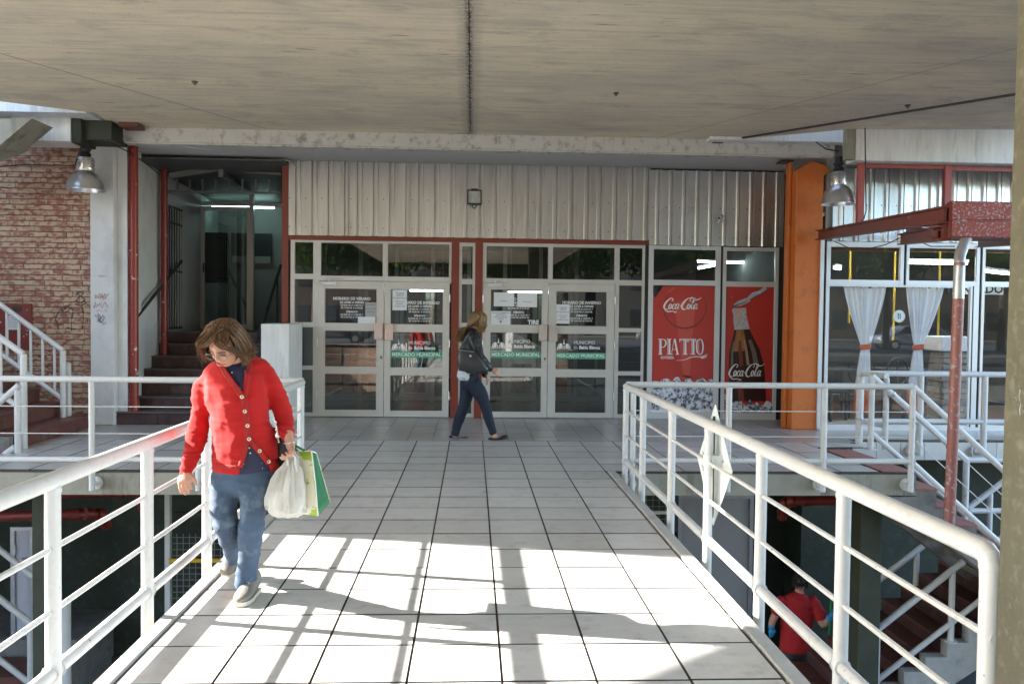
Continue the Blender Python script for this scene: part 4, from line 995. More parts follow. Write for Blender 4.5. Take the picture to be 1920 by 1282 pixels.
Box(dx(377),dx(468),YD-.005,YD+.005,dz(379),dz(366)).build('glass_pane', MT['glass'], ld)
MB().tube((dx(383.5),YD-.06,ZL+1.0),(dx(383.5),YD-.06,ZL+1.16),.012,8).build('handle', MT['black'], ld)
t_ = empty('tube_light', (dx(425),YD+.35,3.41), 'lit tube at the head of the landing door', 'lamp')
MB().tube((dx(386),YD+.35,3.41),(dx(505),YD+.35,3.41),.018,8).build('tube', M('dim_tube', (.8,.9,.9), .5, emit=(.6,1,.95), estr=2.6), t_)
for (xa,xb,ya,yb,lab) in ((384,427,436,530,'tall black board behind the landing door glass'),(433,509,437,493,'black board with a pale strip on the wall right of the landing door')):
    Y = YD-.055 if xa > 430 else YD+.05
    if xa > 430: Y = YLND+2.40
    o = Box(AX(xa,480,Y),AX(xb,480,Y),Y-.02,Y,AZ(xa,yb,Y),AZ(xa,ya,Y)).build('notice_board', MT['black'], label=lab, cat='board')
    if xa > 430: Box(AX(435,480,Y),AX(508,480,Y),Y-.024,Y-.021,AZ(xa,493,Y),AZ(xa,480,Y)).build('pale_strip', MT['interior'], o)
# barred gate folded against the left wall
gt = empty('folding_gate', (-4.6,13.3,ZL), 'dark barred gate folded back beside the landing door', 'gate')
mb = MB()
ga, gb = A(318,500,13.4), A(352,500,14.4)
for k in range(9):
    f = k/8; x = ga.x+(gb.x-ga.x)*f; y = 13.4+1.0*f
    MB().tube((x,y,ZL+.03),(x,y,ZL+1.95),.012,6).build('gate_bar', MT['black'], gt)
for z in (ZL+.05, ZL+.95, ZL+1.7, ZL+1.95): MB().beam((ga.x,13.4,z),(gb.x,14.4,z),.02,.03).build('gate_rail', MT['black'], gt)
# red poles
for (xp, yt, Yp, zb0, lab) in ((251,278,11.66,RISE,'left red pole with peeling paint at the foot of the stairs'),(308,305,12.95,RISE*5,'right red pole with peeling paint halfway up the stairs')):
    c = A(xp,500,Yp); pl = empty('red_pole', (c.x,Yp,zb0), lab, 'pole')
    MB().tube((c.x,Yp,zb0),(c.x,Yp,3.735),.058 if xp < 300 else .05,20).build('pole', MT['redpole'], pl, smooth=True)
    MB().tube((c.x,Yp,zb0),(c.x,Yp,zb0+.16),.066 if xp < 300 else .056,20).build('collar', MT['redpole'], pl, smooth=True)
c = AX(532,450,13.0)
# handrails in the stairwell
hr = empty('stair_handrail', (-4.68,12,RISE*2+.8), 'dark handrail on the left wall of the stairs', 'handrail')
a, b = A(258,602,11.85), A(333,490,13.7); a = Vector((-4.66,a.y,a.z)); 
MB().path([a, Vector((-4.64,b.y,b.z))],.024,10).build('rail', MT['wire'], hr, smooth=True)
for f in (.12,.8):
    p = a.lerp(Vector((-4.64,b.y,b.z)), f); MB().path([p,p+Vector((-.02,0,-.07)),p+Vector((-.09,0,-.07))],.008,6).build('bracket', MT['wire'], hr)
hr = empty('stair_handrail', (-2.95,12.4,.5), 'dark handrail on the right side of the stairs', 'handrail')
MB().path([A(482,640,12.2),A(526,498,14.2)],.024,10).build('rail', MT['wire'], hr, smooth=True)
for p in ((486,628,12.3),(520,520,14.0)):
    q = A(*p); MB().tube(q,q-Vector((0,0,.8)),.015,8).build('post', MT['wire'], hr)
# low parapet beside the doors
xa, xb = AX(489,700,11.6), AX(542,700,11.6)
MB().box(xa,xb,11.6,12.5,0,AZ(515,607,11.6)).build('parapet', MT['fascia'], bevel=.01, label='low whitewashed parapet between the stairs and the glass doors', cat='parapet')
# beam end block and rafters at the upper left
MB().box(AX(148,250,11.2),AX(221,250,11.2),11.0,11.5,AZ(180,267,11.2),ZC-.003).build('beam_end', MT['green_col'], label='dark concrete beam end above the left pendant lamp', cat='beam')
MT['fascia_dk'] = MT['fascia']
Box(AX(22,250,10.9),AX(132,250,10.9),10.9,11.35,AZ(80,264,10.9),4.4).build('edge_beam', MT['fascia'], label='bright whitewashed concrete edge beam above the brick wall', cat='beam')
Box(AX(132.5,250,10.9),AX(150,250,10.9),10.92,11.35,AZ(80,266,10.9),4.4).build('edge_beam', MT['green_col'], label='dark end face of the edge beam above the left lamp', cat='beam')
MB().prism([(v.x,v.y,v.z) for v in (A(-160,225,10.2),A(60,222,10.2),A(0,272,10.2),A(-160,330,10.2))],(0,.5,0)).build('rafter', MT['concrete'], label='sloping concrete rafter in the top left corner', cat='rafter')
slab('upper_slab', [(-13,10.62),(-4.74,10.62),(-4.74,11.47),(-13,11.47)], ZC+.001, ZC+.45, MT['fascia'])
struct('left_upper_wall', Box(-13,XB1,YL+.05,YL+.4,3.9,9), MT['wall_white'])
MB().box(AX(237,240,11.3),AX(272,240,11.3),11.05,11.3,ZC-.06,ZC-.001).build('loose_brick', MT['stepred'], label='brown brick block stuck under the slab above the white beam', cat='brick')

# ------------------------------------------------------------------ pendant lamps
def pendant(px, py0, py1, Y, half, lab, loc_shift=None):
    c = A(px, (py0+py1)/2, Y); zb_ = AZ(px, py1, Y); k = Y/1580
    t_ = empty('pendant_lamp', (c.x, Y, zb_), lab, 'lamp', group='industrial pendant lamps')
    r = half*k; H_ = (py1-py0)*k
    pr = [(r*1.0,0),(r*1.0,.006),(r*.985,.012),(r*.97,.05),(r*.9,.11),(r*.76,.175),(r*.60,.215),(r*.48,.235),(r*.46,.245)]
    mb = MB(); mb.lathe(pr + [(p[0]-.004, p[1]) for p in reversed(pr)], (c.x,Y,zb_), 40); mb.build('lamp_shade', MT['lamp_metal'], t_, smooth=True)
    MB().lathe([(r*.46,.245),(r*.47,.25),(r*.47,.285),(r*.43,.29),(r*.43,.30),(r*.455,.305),(r*.455,.40),(r*.42,.415),(r*.3,.425),(.001,.43)], (c.x,Y,zb_), 32).build('gear_housing', MT['lamp_metal'], t_, smooth=True)
    mb = MB()
    for z in (.268,.33,.375):
        for a in range(12):
            q = a*math.pi/6+.2; p = Vector((c.x+r*.468*math.cos(q), Y+r*.468*math.sin(q), zb_+z)); mb.tube(p-Vector((math.cos(q),math.sin(q),0))*.01, p+Vector((math.cos(q),math.sin(q),0))*.0012, .0065, 6)
    mb.build('vent_hole', MT['black'], t_, kind='stuff')
    mb = MB(); mb.lathe([(.055,.43),(.075,.455),(.05,.49),(.075,.53),(.03,.55),(.001,.56)], (c.x,Y,zb_), 12); mb.tube((c.x,Y,zb_+.5),(c.x,Y,zb_+.62),.05,10)
    mb.build('mount', MT['black'], t_)
    MB().lathe([(.001,.0),(.05,.02),(.075,.07),(.06,.13),(.03,.18),(.03,.24)], (c.x,Y,zb_+.02), 16).build('bulb', M('frosted_bulb', (.7,.7,.68), .3), t_, smooth=True)
    return t_
pendant(160,270,357,11.15,33.5,'industrial pendant lamp in front of the brick wall')
pendant(1572,297,383,10.95,31.5,'industrial pendant lamp beside the orange pillar')
def cable(pts, lab, r=.008): MB().path([A(*p) for p in pts], r, 6).build('cable', MT['wire'], label=lab, cat='cable')
cable([(-10,313,11.0),(10,312,11.0),(40,309,11.0),(90,310,11.0),(140,311,11.0),(147,290,11.1),(152,275,11.1)], 'black cable running along the bricks to the left pendant lamp')
cable([(160,262,11.0),(185,262,11.0),(210,270,11.1),(245,287,11.5),(275,308,12.0),(299,327,12.6)], 'black cable sagging from the left pendant lamp past the red poles')
cable([(1528,265,11.2),(1550,280,10.8),(1572,284,10.9)], 'short black cable feeding the right pendant lamp', .01)
cable([(1622,240,10.4),(1623,330,10.4),(1624,395,10.35),(1620,410,10.3),(1616,414,10.25)], 'black cable hanging down from the right fascia past the red frame', .008)
cable([(1564,452,10.9),(1590,464,10.6),(1625,467,10.4),(1660,459,10.2),(1690,445,10.0)], 'thin black cable sagging under the red canopy beams', .006)
cable([(1722,452,9.9),(1745,462,9.5),(1790,462,9.0)], 'thin black cable hanging beside the downpipe bend', .006)
# black drip strip on the slab
a = A(1335,266,11.5); p0 = Vector((3.27,11.5,ZC-.012)); p1 = Vector((5.80,8.66,ZC-.012))
MB().beam(p0,p1,.03,.022).box(3.22,3.36,11.3,11.36,ZC-.05,ZC-.001).build('drip_strip', MT['black'], label='black strip running diagonally across the slab at the right', cat='strip')
for (q0, q1, w_) in (((-4.9,7.5),(-2.72,11.29),.006),((5.2,6.6),(2.46,11.36),.006)):
    MB().beam((q0[0],q0[1],ZC-.0005),(q1[0],q1[1],ZC-.0005),w_,.003).build('formwork_seam', M('seam', (.27,.24,.18), .9), kind='structure')
# ================================================================== RIGHT SIDE
# orange pillar at the corner
op = empty('orange_pillar', (4.75,11.7,0), 'tall orange painted pillar with a sloped shoulder beside the posters', 'pillar')
YQ = 11.42
xa, xb, xc = AX(1486,700,YQ), AX(1537,700,YQ), AX(1470,700,12.4)
zt = AZ(1520,312,YQ)
MB().prism([(xa,YQ,0),(xb,YQ,0),(xb,YQ,AZ(1555,330,YQ)),(AX(1557,330,YQ),YQ,AZ(1552,322,YQ)),(AX(1551,312,YQ),YQ,AZ(1546,310,YQ)),(AX(1522,304,YQ),YQ,AZ(1522,302,YQ)),(xa,YQ,AZ(1490,318,YQ))],(0,.26,0)).build('shaft', MT['orange'], op, bevel=.01)
Box(AX(1465,700,YQ+.3),xa-.002,YQ+.16,YQ+.30,0,3.7).build('side_pilaster', MT['orange'], op, bevel=.008)
Box(xa-.17,xa-.01,YQ+.1,YQ+.34,3.7,3.72).build('cap_plate', MT['black'], op)
# restaurant front
rs = empty('restaurant', (6.5,YR,0), 'restaurant front with large windows and white curtains on the right', 'building')
RX = lambda x: AX(x,620,YR)
def zr(y): return AZ(1700, y, YR)
corr_sheet(RX(1556), RX(1740), zr(454), 3.6, YR-.01, MT['corr2'], rs, pitch=.21)
corr_sheet(RX(1738), RX(2050), zr(454), 3.6, YR-.013, MT['corr2'], rs, pitch=.21)
Box(RX(1545),RX(2100),YR+.03,YR+.2,zr(454)+.003,9).build('upper_wall', MT['interior'], rs)
Box(RX(1534),RX(1541),YR-.03,YR+.04,.012,zr(452)).build('frame_post', MT['alu2'], rs)
Box(RX(1541),RX(1546),YR-.0,YR+.04,.012,zr(452)).build('dark_seal', MT['darkgap'], rs)
zs = [(zr(797),zr(533)),(zr(526),zr(463))]
framed(rs, 'upper_window', RX(1546), RX(1690), zr(535), zr(455), [(RX(1553),RX(1683.5))], [(zr(527),zr(464))], YR, MT['alu2'], MT['glass2'])
Box(RX(1690.5),RX(1694.5),YR,YR+.04,zr(534),zr(455)).build('dark_seal', MT['darkgap'], rs)
framed(rs, 'upper_window', RX(1695), RX(1832), zr(535), zr(455), [(RX(1700),RX(1826))], [(zr(527),zr(464))], YR, MT['alu2'], MT['glass2'])
framed(rs, 'restaurant_window', RX(1546), RX(1832), .05, zr(535)-.002, [(RX(1552),RX(1816))], [(zr(797),zr(537.5))], YR, MT['alu2'], MT['glass2'])
Box(RX(1820),RX(1822),YR-.028,YR-.02,.05,zr(535)).build('frame_post', MT['darkgap'], rs)
Box(RX(1832.5),RX(1836.5),YR,YR+.04,.05,zr(455)).build('dark_seal', MT['darkgap'], rs)
framed(rs, 'restaurant_window', RX(1837), RX(2050), .05, zr(455), [(RX(1842),RX(2040))], [(zr(797),zr(535)),(zr(527),zr(464))], YR, MT['alu2'], MT['glass2'])
Box(RX(1538),RX(2060),YR-.04,YR+.06,0,.049).build('window_sill', MT['alu2'], rs)
# restaurant room
ir = empty('restaurant_room', (7,14,0), 'dark dining room behind the curtained windows', 'interior')
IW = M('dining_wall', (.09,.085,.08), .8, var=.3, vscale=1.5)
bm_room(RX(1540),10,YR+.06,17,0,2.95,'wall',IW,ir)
Box(RX(1540),10,YR+.06,17,2.95,3.0).build('ceiling', MT['corr'], ir)
Box(RX(1541),RX(1541)+.03,YR+.1,13.2,0,2.6).build('orange_lining', MT['orange'], ir)
slab('dining_floor', [(RX(1540),YR+.08),(10,YR+.08),(10,17),(RX(1540),17)], -.02, -.003, M('dining_floor', (.16,.06,.04), .4, var=.2))
Box(RX(1546),RX(2050),YR+.12,YR+.2,zr(470),2.95).build('red_header', MT['redbeam'], ir)
for (pa, pb, Y, lab) in (((1697,492),(1813,494),13.0,'long lit tube behind the second restaurant window'),((1564,502),(1576,504),13.5,'short lit tube end behind the first restaurant window'),((1845,508),(1900,514),13.2,'lit tube behind the third restaurant window')):
    a, b = A(*pa,Y), A(*pb,Y); t_ = empty('tube_light', a, lab, 'lamp')
    MB().tube(a,b,.02,8).build('tube', MT['tube'], t_); MB().beam(a+Vector((0,0,.04)),b+Vector((0,0,.04)),.12,.035).build('fitting', MT['paper'], t_)
for (x, ya, yb, lab) in ((1593,512,545,'leftmost yellow post inside the restaurant'),(1677,512,565,'yellow post between the two curtains'),(1761,512,583,'yellow post seen through the right curtain'),(1845,515,545,'rightmost short yellow post inside the restaurant')):
    q = A(x,540,14.2); MB().tube((q.x,14.2,q.z-.6 if yb<560 else q.z-.9),(q.x,14.2,2.94),.02,8).build('yellow_post', MT['yellow'], smooth=True, label=lab, cat='post')
# curtains: gathered cloth, tied, flaring with an orange hem
def curtain(xt0, xt1, xm, xb0, xb1, lab):
    Y = YR+.10; t_ = empty('curtain', (RX(xm),Y,zr(775)), lab, 'curtain', group='tied white curtains')
    yt, ytie, yo, ybm = 536, 652, 733, 776
    def cloth(y0, y1, n, name, mat):
        vs = []; N = 64; rows = n+1
        for j in range(rows):
            y = y0+(y1-y0)*j/n
            if y < ytie:
                f = (y-yt)/(ytie-yt); a = xt0+(xm-8-xt0)*(f**1.25); b = xt1+(xm+8-xt1)*(f**1.25)
            else:
                f = (y-ytie)/(ybm-ytie); g = f**.75; a = xm-8+(xb0-xm+8)*g; b = xm+8+(xb1-xm-8)*g
            amp = .022*(1-.6*math.exp(-((y-ytie)/18)**2))
            for i in range(N):
                u = i/(N-1); x = a+(b-a)*u
                ph = 2*math.pi*(u*6.5+.25*math.sin(u*9+xm)); yo_ = amp*math.sin(ph)*(.7+.3*math.sin(u*17))
                z = zr(y) + (0.03*math.sin(ph*.5)**2*math.exp(-(y-yt)/9) if y0 == yt else 0) + (.012*math.sin(ph) if y == ybm else 0)
                vs.append((RX(x), Y+.02+yo_, z-(.04*abs(math.sin(u*math.pi*4)) if j == 0 and y0 == yt else 0)))
        mb = MB(); mb.add(vs, [(j*N+i, j*N+i+1, (j+1)*N+i+1, (j+1)*N+i) for j in range(rows-1) for i in range(N-1)])
        o = mb.build(name, mat, t_, smooth=True); so = o.modifiers.new('t','SOLIDIFY'); so.thickness = .002; return o
    cloth(yt, yo, 40, 'cloth', MT['curtain']); cloth(yo, ybm, 10, 'orange_hem', MT['orange_cloth'])
    mb = MB(); n = 20; vs = []
    for k in range(n+1):
        a = 2*math.pi*k/n; vs += [(RX(xm)+.075*math.cos(a)*1.0, Y+.02+.06*math.sin(a), zr(656)+.01*math.cos(a)), (RX(xm)+.078*math.cos(a), Y+.02+.062*math.sin(a), zr(646)+.012*math.cos(a))]
    mb.add(vs, [(2*k,2*k+2,2*k+3,2*k+1) for k in range(n)]); o = mb.build('tie_band', MT['orange_cloth'], t_, smooth=True); so = o.modifiers.new('t','SOLIDIFY'); so.thickness = .004
curtain(1586,1668,1631,1607,1645,'left white curtain tied with an orange band')
curtain(1705,1778,1731,1709,1747,'right white curtain tied with an orange band next to the downpipe')
Box(RX(1546),RX(1830),YR+.07,YR+.09,zr(534),zr(531)).build('curtain_rod', MT['alu2'], ir)
# round sticker with cutlery
c = (RX(1685), YR-.004, zr(593)); sg = MB(); sg.lathe([(.001,0),(.085,0),(.085,.002)],c,32,'y'); o = sg.build('window_sticker', M('cream_sticker', (.66,.66,.50), .5), label='round pale sticker with fork and knife on the restaurant window', cat='sticker')
MB().lathe([(.001,-.001),(.068,-.001),(.068,0)],c,32,'y').build('sticker_disc', M('blue_white', (.62,.70,.76), .5), o)
mb = MB(); 
for dx_ in (-.014,.014): mb.box(c[0]+dx_-.004,c[0]+dx_+.004,YR-.0085,YR-.0065,c[2]-.04,c[2]+.04)
mb.box(c[0]-.021,c[0]-.007,YR-.0085,YR-.0065,c[2]+.02,c[2]+.04); mb.build('cutlery_print', MT['black'], o)
# signboard inside
q0, q1 = A(1786,545,14.0), A(1880,545,14.0); o = Box(q0.x,q1.x,13.98,14.0,AZ(1830,552,14.0),AZ(1830,530,14.0)).build('shop_sign', MT['paper'], label='white sign with black letters inside the restaurant', cat='sign')
mb = MB(); put_text(mb, 'MERCADO', .2, ((q0.x+q1.x)/2-.05, 13.975, AZ(1830,549,14.0)), bold=.006); mb.build('sign_lettering', MT['black'], o)
# tables and chairs inside
def dchair(x, y, rz, lab):
    t_ = empty('dining_chair', (x,y,0), lab, 'chair', rz=rz, group='dark dining chairs'); 
    for sx in (-.18,.18):
        for sy in (-.18,.18): MB().box(sx-.015,sx+.015,sy-.015,sy+.015,0,.44).build('leg', MT['black'], None, origin=(0,0,0)).parent = t_
    MB().box(-.2,.2,-.2,.2,.44,.47).build('seat', MT['black'], None, origin=(0,0,0), bevel=.01).parent = t_
    pts = [(.19*math.cos(a), .19, .72+.22*math.sin(a)) for a in np.linspace(0, 2*math.pi, 20)]
    MB().path(pts, .012, 6).box(-.012,.012,.18,.2,.47,.9).build('backrest', MT['black'], None, origin=(0,0,0)).parent = t_
MT['pale_chair'] = M('pale_chair', (.45,.45,.5), .5)
dchair(5.45,12.6,.5,'dark chair behind the left curtain'); dchair(6.1,12.9,-.4,'dark round backed chair between the curtains'); dchair(6.7,12.7,.2,'dark chair under the right curtain')
for (x,y,lab) in ((5.7,13.2,'dark table behind the left curtain'),(6.9,13.4,'dark table behind the right curtain')):
    t_ = empty('dining_table', (x,y,0), lab, 'table'); Box(x-.4,x+.4,y-.35,y+.35,.72,.75).build('tabletop', MT['dark'], t_, bevel=.005)
    for sx in (-.35,.35):
        for sy in (-.3,.3): Box(x+sx-.02,x+sx+.02,y+sy-.02,y+sy+.02,0,.72).build('leg', MT['black'], t_)
# stone counter
ct = empty('stone_counter', (RX(1825),12.2,0), 'grey stone pillar counter at the right of the restaurant window', 'counter')
r_ = random.Random(3)
xa, xb = AX(1768,700,12.0), AX(1815,700,12.0)
BT = M('curtain_fill_tube', (.9,.95,.95), .5, emit=(.85,1,.95), estr=22)  # for two extra tubes added out of view to brighten the curtains
for (xx,yy,lab) in ((5.9,12.6,'lit ceiling tube over the curtained tables'),(7.2,12.4,'lit ceiling tube near the stone counter')):
    t_ = empty('tube_light',(xx,yy,2.86),lab,'lamp'); MB().tube((xx-.6,yy,2.86),(xx+.6,yy,2.86),.02,8).build('tube', BT, t_); Box(xx-.62,xx+.62,yy-.05,yy+.05,2.885,2.93).build('fitting', MT['paper'], t_)
MT['_stone'] = M('rough_stone', (.26,.245,.22), .8, var=.4, vscale=8, bump=.5)
for k in range(12):
    z = .02+k*.088
    Box(xa+r_.uniform(-.02,.02),xb+r_.uniform(-.02,.02),12.0+r_.uniform(-.02,.02),12.4,z,z+.082).build('stone_course', MT['_stone'], ct, bevel=.012)
Box(xa-.06,xb+.06,11.95,12.45,1.085,1.30).build('counter_top', MT['paper'], ct, bevel=.01)

# right upper fascia and red frame
YF = 10.55
fz0 = AZ(1700,303,YF)
Box(AX(1606,280,YF),9.5,YF,YF+.3,fz0,4.5).build('concrete_fascia', MT['fascia'], label='bright whitewashed concrete fascia above the restaurant', cat='fascia', bevel=.008)
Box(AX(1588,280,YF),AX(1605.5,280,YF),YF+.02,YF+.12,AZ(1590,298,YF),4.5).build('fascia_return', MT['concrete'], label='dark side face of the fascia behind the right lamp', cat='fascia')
Box(AX(1330,260,11.2),AX(1600,260,11.2),11.15,11.34,AZ(1480,266.5,11.2),4.5).build('roof_edge', MT['fascia'], label='white roof edge seen past the black strip at the right', cat='fascia')
Box(AX(1600,260,11.2),9.6,10.9,20,fz0+.1,4.6).build('canopy_roof', MT['concrete'], label='concrete roof slab over the restaurant front', cat='roof')
rf = empty('canopy_hanger', (6,10.6,2.4), 'pinkish red steel hanger frame below the bright fascia', 'hanger')
F_ = 10.7
fx_ = lambda x: AX(x,360,F_)
for (xa,xb) in ((1609,1621),(1772,1784)):
    Box(fx_(xa),fx_(xb),F_,F_+.06,AZ(xa,418,F_),fz0-.002).build('upright', MT['redframe'], rf)
Box(fx_(1622.5),fx_(1770.5),F_+.02,F_+.08,AZ(1700,315,F_),AZ(1700,308,F_)).build('cross_bar', MT['redframe'], rf)
Box(fx_(1785.5),fx_(2050),F_+.02,F_+.08,AZ(1840,320,F_),AZ(1840,313,F_)).build('cross_bar', MT['redframe'], rf)
Box(fx_(1622.5),fx_(2050),F_+.02,F_+.08,AZ(1750,425,F_),AZ(1750,416,F_)).build('cross_bar', MT['redframe'], rf)
Box(fx_(1690),fx_(2050),F_-.3,F_-.25,AZ(1750,432,F_-.3),AZ(1750,427,F_-.3)).build('cross_bar', MT['redframe'], rf)
# canopy: two long beams from the facade to a gutter box, with the downpipe
YG = 6.6
cn = empty('steel_canopy', (4,8.5,2.3), 'dark red steel canopy beams meeting a rusty gutter box', 'canopy')
def ibeam(a, b, w, h, name='canopy_beam'):
    a = Vector(a); b = Vector(b); d = (b-a).normalized(); n_ = d.cross(Vector((0,0,1))).normalized(); u = n_.cross(d)
    mb = MB(); mb.beam(a, b, w*.25, h); mb.beam(a+u*h*.5, b+u*h*.5, w, h*.14); mb.beam(a-u*h*.5, b-u*h*.5, w, h*.14)
    return mb.build(name, MT['canopy'], cn)
ibeam(A(1536,441,11.3), A(1772,403,YG+.05), .10, .12)
ibeam(A(1690,449,9.4), A(1772,437,YG+.1), .09, .11)
ibeam(A(1836,454,9.4), A(1905,446,YG+.3), .09, .11)
ibeam(A(1770,437,YG+.15)+Vector((0,.1,0)), A(1700,430,10.5), .06, .07)
gx0, gx1 = AX(1786,410,YG), AX(2010,410,YG); z0g, z1g = AZ(1840,446,YG), AZ(1840,377,YG); zm = AZ(1840,411,YG)
mb = MB()
prof = [(YG+.02,z0g),(YG,z0g+.01),(YG,zm-.022),(YG+.012,zm-.018),(YG+.012,zm-.004),(YG,zm),(YG,z1g-.008),(YG+.02,z1g),(YG+.05,z1g),(YG+.05,z0g)]
mb.prism([(gx0,y,z) for y, z in prof], (gx1-gx0,0,0)); mb.build('gutter_face', MT['gutter'], cn)
xl = AX(1768,410,YG+.3)
MB().prism([(gx0-.002,YG+.005,z0g),(xl,YG+.32,z0g+.02),(xl,YG+.32,z1g-.03),(gx0-.002,YG+.005,z1g)],(0,.04,0)).build('gutter_end', MT['canopy'], cn)
Box(xl,gx1,YG+.3,YG+.36,z0g+.02,z1g-.03).build('gutter_back', MT['canopy'], cn)
Box(gx0,gx1,YG+.05,YG+.3,z0g,z0g+.01).build('gutter_base', MT['canopy'], cn)
dp = empty('downpipe', (AX(1785,900,6.5),6.5,-.9), 'pinkish downpipe dropping from the rusty gutter past the stairs', 'pipe')
P_ = [A(1812,447,6.66),A(1806,462,6.62),A(1800,478,6.56),A(1799,492,6.5)]
MB().path(P_+[A(1797,560,6.5)],.042,16).build('upper_pipe', MT['zinc'], dp, smooth=True)
MB().path([A(1797,560,6.5),A(1786,830,6.5),A(1778,1018,6.5)],.042,16).build('lower_pipe', MT['pipe'], dp, smooth=True)
for y in (495,838,908,1012): q = A(1799-(y-495)*.04,y,6.5); MB().tube(q-Vector((0,0,.012)),q+Vector((0,0,.012)),.0455,16).build('pipe_joint', MT['pipe'], dp, smooth=True)
# foreground pillar
xp1 = AX(1861,1282,2.32); xt_ = AX(1905,0,2.32); xp0 = xt_+(xt_-xp1)*((ZC-AZ(1905,0,2.32))/(AZ(1905,0,2.32)-AZ(1861,1282,2.32)))
MB().prism([(xp0,2.32,ZC-.003),(xp0+.5,2.32,ZC-.003),(xp0+.5,2.32,LOWZ),(xp1-.03,2.32,LOWZ),(xp1,2.32,AZ(1864,1282,2.32))],(0,-.42,0)).build('concrete_pillar', MT['pillar'], label='rough olive concrete pillar at the right edge with scratched writing', cat='pillar', bevel=.012)
scr = MB()
for pl in ([(1912,730),(1910,742),(1912,752)],[(1912,737),(1917,733),(1918,738)],[(1913,755),(1911,768),(1912,778)],[(1912,758),(1917,760),(1913,766),(1918,770),(1913,778)],[(1899,747),(1903,744),(1905,750),(1901,756),(1898,752)]):
    pts = [A(x+1,y,2.10) for x,y in pl]
    for a,b in zip(pts[:-1],pts[1:]): scr.beam(a,b,.001,.0022)
scr.build('scratched_writing', MT['kerb'], bpy.data.objects['concrete_pillar'])

# ================================================================== RAILINGS
def flange(mb, c, d, r=.055):
    c = Vector(c); d = Vector(d).normalized(); mb.tube(c, c+d*.012, r, 14); mb.tube(c+d*.012, c+d*.02, r*.8, 14)
def railing(lab, name, top, ys, posts, rz=(.853,.61,.37,.115), rr=(.041,.0135,.0135,.030), pr=.036, zbot=-.2, wires=False, flg=None, group=None, cat='railing', partnames=('top_rail','thin_rail','thin_rail','lower_rail')):
    """top: [(x,y),...] plan polyline of the rail; posts: plan points"""
    c = Vector((sum(p[0] for p in top)/len(top), sum(p[1] for p in top)/len(top), 0))
    t_ = empty(name, c, lab, cat)
    for z, r, nm in zip(rz, rr, partnames):
        MB().path([(p[0],p[1],z) for p in top], r, 16 if r > .02 else 8).build(nm, MT['rail'], t_, smooth=True)
    for p in posts:
        MB().tube((p[0],p[1],zbot),(p[0],p[1],rz[0]-.02),pr,16).build('post', MT['rail'], t_, smooth=True)
        wb = MB()
        for z, r in zip(rz[1:], rr[1:]):
            ax = Vector((top[1][0]-top[0][0], top[1][1]-top[0][1], 0)).normalized()
            for sg in (-1,1):
                q = Vector((p[0],p[1],z))+ax*sg*(pr-.003); wb.lathe([(.001,-.005),(r*1.35,-.003),(r*1.3,.004),(.001,.006)], q, 8, 'y' if abs(ax.y) > .5 else 'x')
        wb.tube((p[0],p[1],rz[0]-rr[0]-.012),(p[0],p[1],rz[0]-rr[0]+.006),pr*1.12,14)
        wb.build('weld_bead', MT['rail'], t_, smooth=True, kind='stuff')
        if flg:
            mb = MB(); e = Vector((p[0]+flg[0]*.02, p[1]+flg[1]*.02, zbot+.055)); d = Vector(flg)
            mb.tube((p[0],p[1],zbot+.055), Vector((p[0],p[1],zbot+.055))+d*(.095-.012), pr*.95, 12); flange(mb, Vector((p[0],p[1],zbot+.055))+d*.095, -d, .062)
            mb.build('flange', MT['rail'], t_, smooth=True)
    return t_
XLr, XRr = -1.60, 1.50
YLAT = 8.10
RRZ = (.872,.61,.368,.132); RR = (.0335,.0115,.0115,.027)
railing('white tube railing along the left side of the bridge', 'bridge_railing', [(XLr,-11.8),(XLr,8.02)], None, [(XLr,8.0-.942*k) for k in range(21)], rz=RRZ, rr=RR, pr=.029, flg=(1,0,0))
t_ = railing('white tube railing along the right side of the bridge', 'bridge_railing', [(XRr,2.375),(XRr,8.1)], None, [(XRr,2.34),(XRr,3.30),(XRr,4.26),(XRr,5.23),(XRr,6.21),(XRr,7.28),(XRr,8.10)], rz=(.853,.614,.376,.125), rr=RR, pr=.029, flg=(-1,0,0))
MB().path([(XRr,2.40,.853),(XRr,2.37,.852),(XRr,2.348,.842),(XRr,2.340,.818),(XRr,2.34,.77)],[.0335,.0335,.033,.031,.029],16).build('end_bend', MT['rail'], t_, smooth=True)
railing('white railing behind the viewer on the right of the bridge', 'bridge_railing', [(XRr,-11.8),(XRr,1.2)], None, [(XRr,1.2-1.0*k) for k in range(14)], rz=RRZ, rr=RR, pr=.029, flg=(-1,0,0))
railing('white railing along the front edge of the left deck', 'deck_railing', [(XLr,YLAT),(-8.4,YLAT)], None, [(XLr-.035,YLAT+.01),(-2.586,YLAT),(-3.576,YLAT),(-5.5,YLAT),(-6.8,YLAT)], rz=(.882,.625,.37,.125), rr=(.029,.005,.005,.027), pr=.027, zbot=-.17, flg=(0,1,0), partnames=('top_rail','wire_rail','wire_rail','lower_rail'))
SX, SY0, SY1 = 4.35, 8.22, 9.70
t_ = railing('white railing along the front edge of the right deck and down the stairs', 'deck_railing', [(XRr,YLAT),(SX,YLAT)], None, [(XRr+.07,YLAT),(2.513,YLAT),(3.464,YLAT),(SX,YLAT)], rz=(.872,.62,.37,.132), rr=(.029,.005,.005,.027), pr=.029, zbot=-.17, flg=(0,1,0), partnames=('top_rail','wire_rail','wire_rail','lower_rail'))
dn = Vector((1, 0, -.875)).normalized()
for z, r, nm in ((.872,.029,'stair_rail'),(.62,.005,'wire_rail'),(.37,.005,'wire_rail'),(.132,.027,'stair_rail')):
    MB().path([Vector((SX,YLAT,z)), Vector((SX,YLAT,z))+dn*2.4], r, 14).build(nm, MT['rail'], t_, smooth=True)
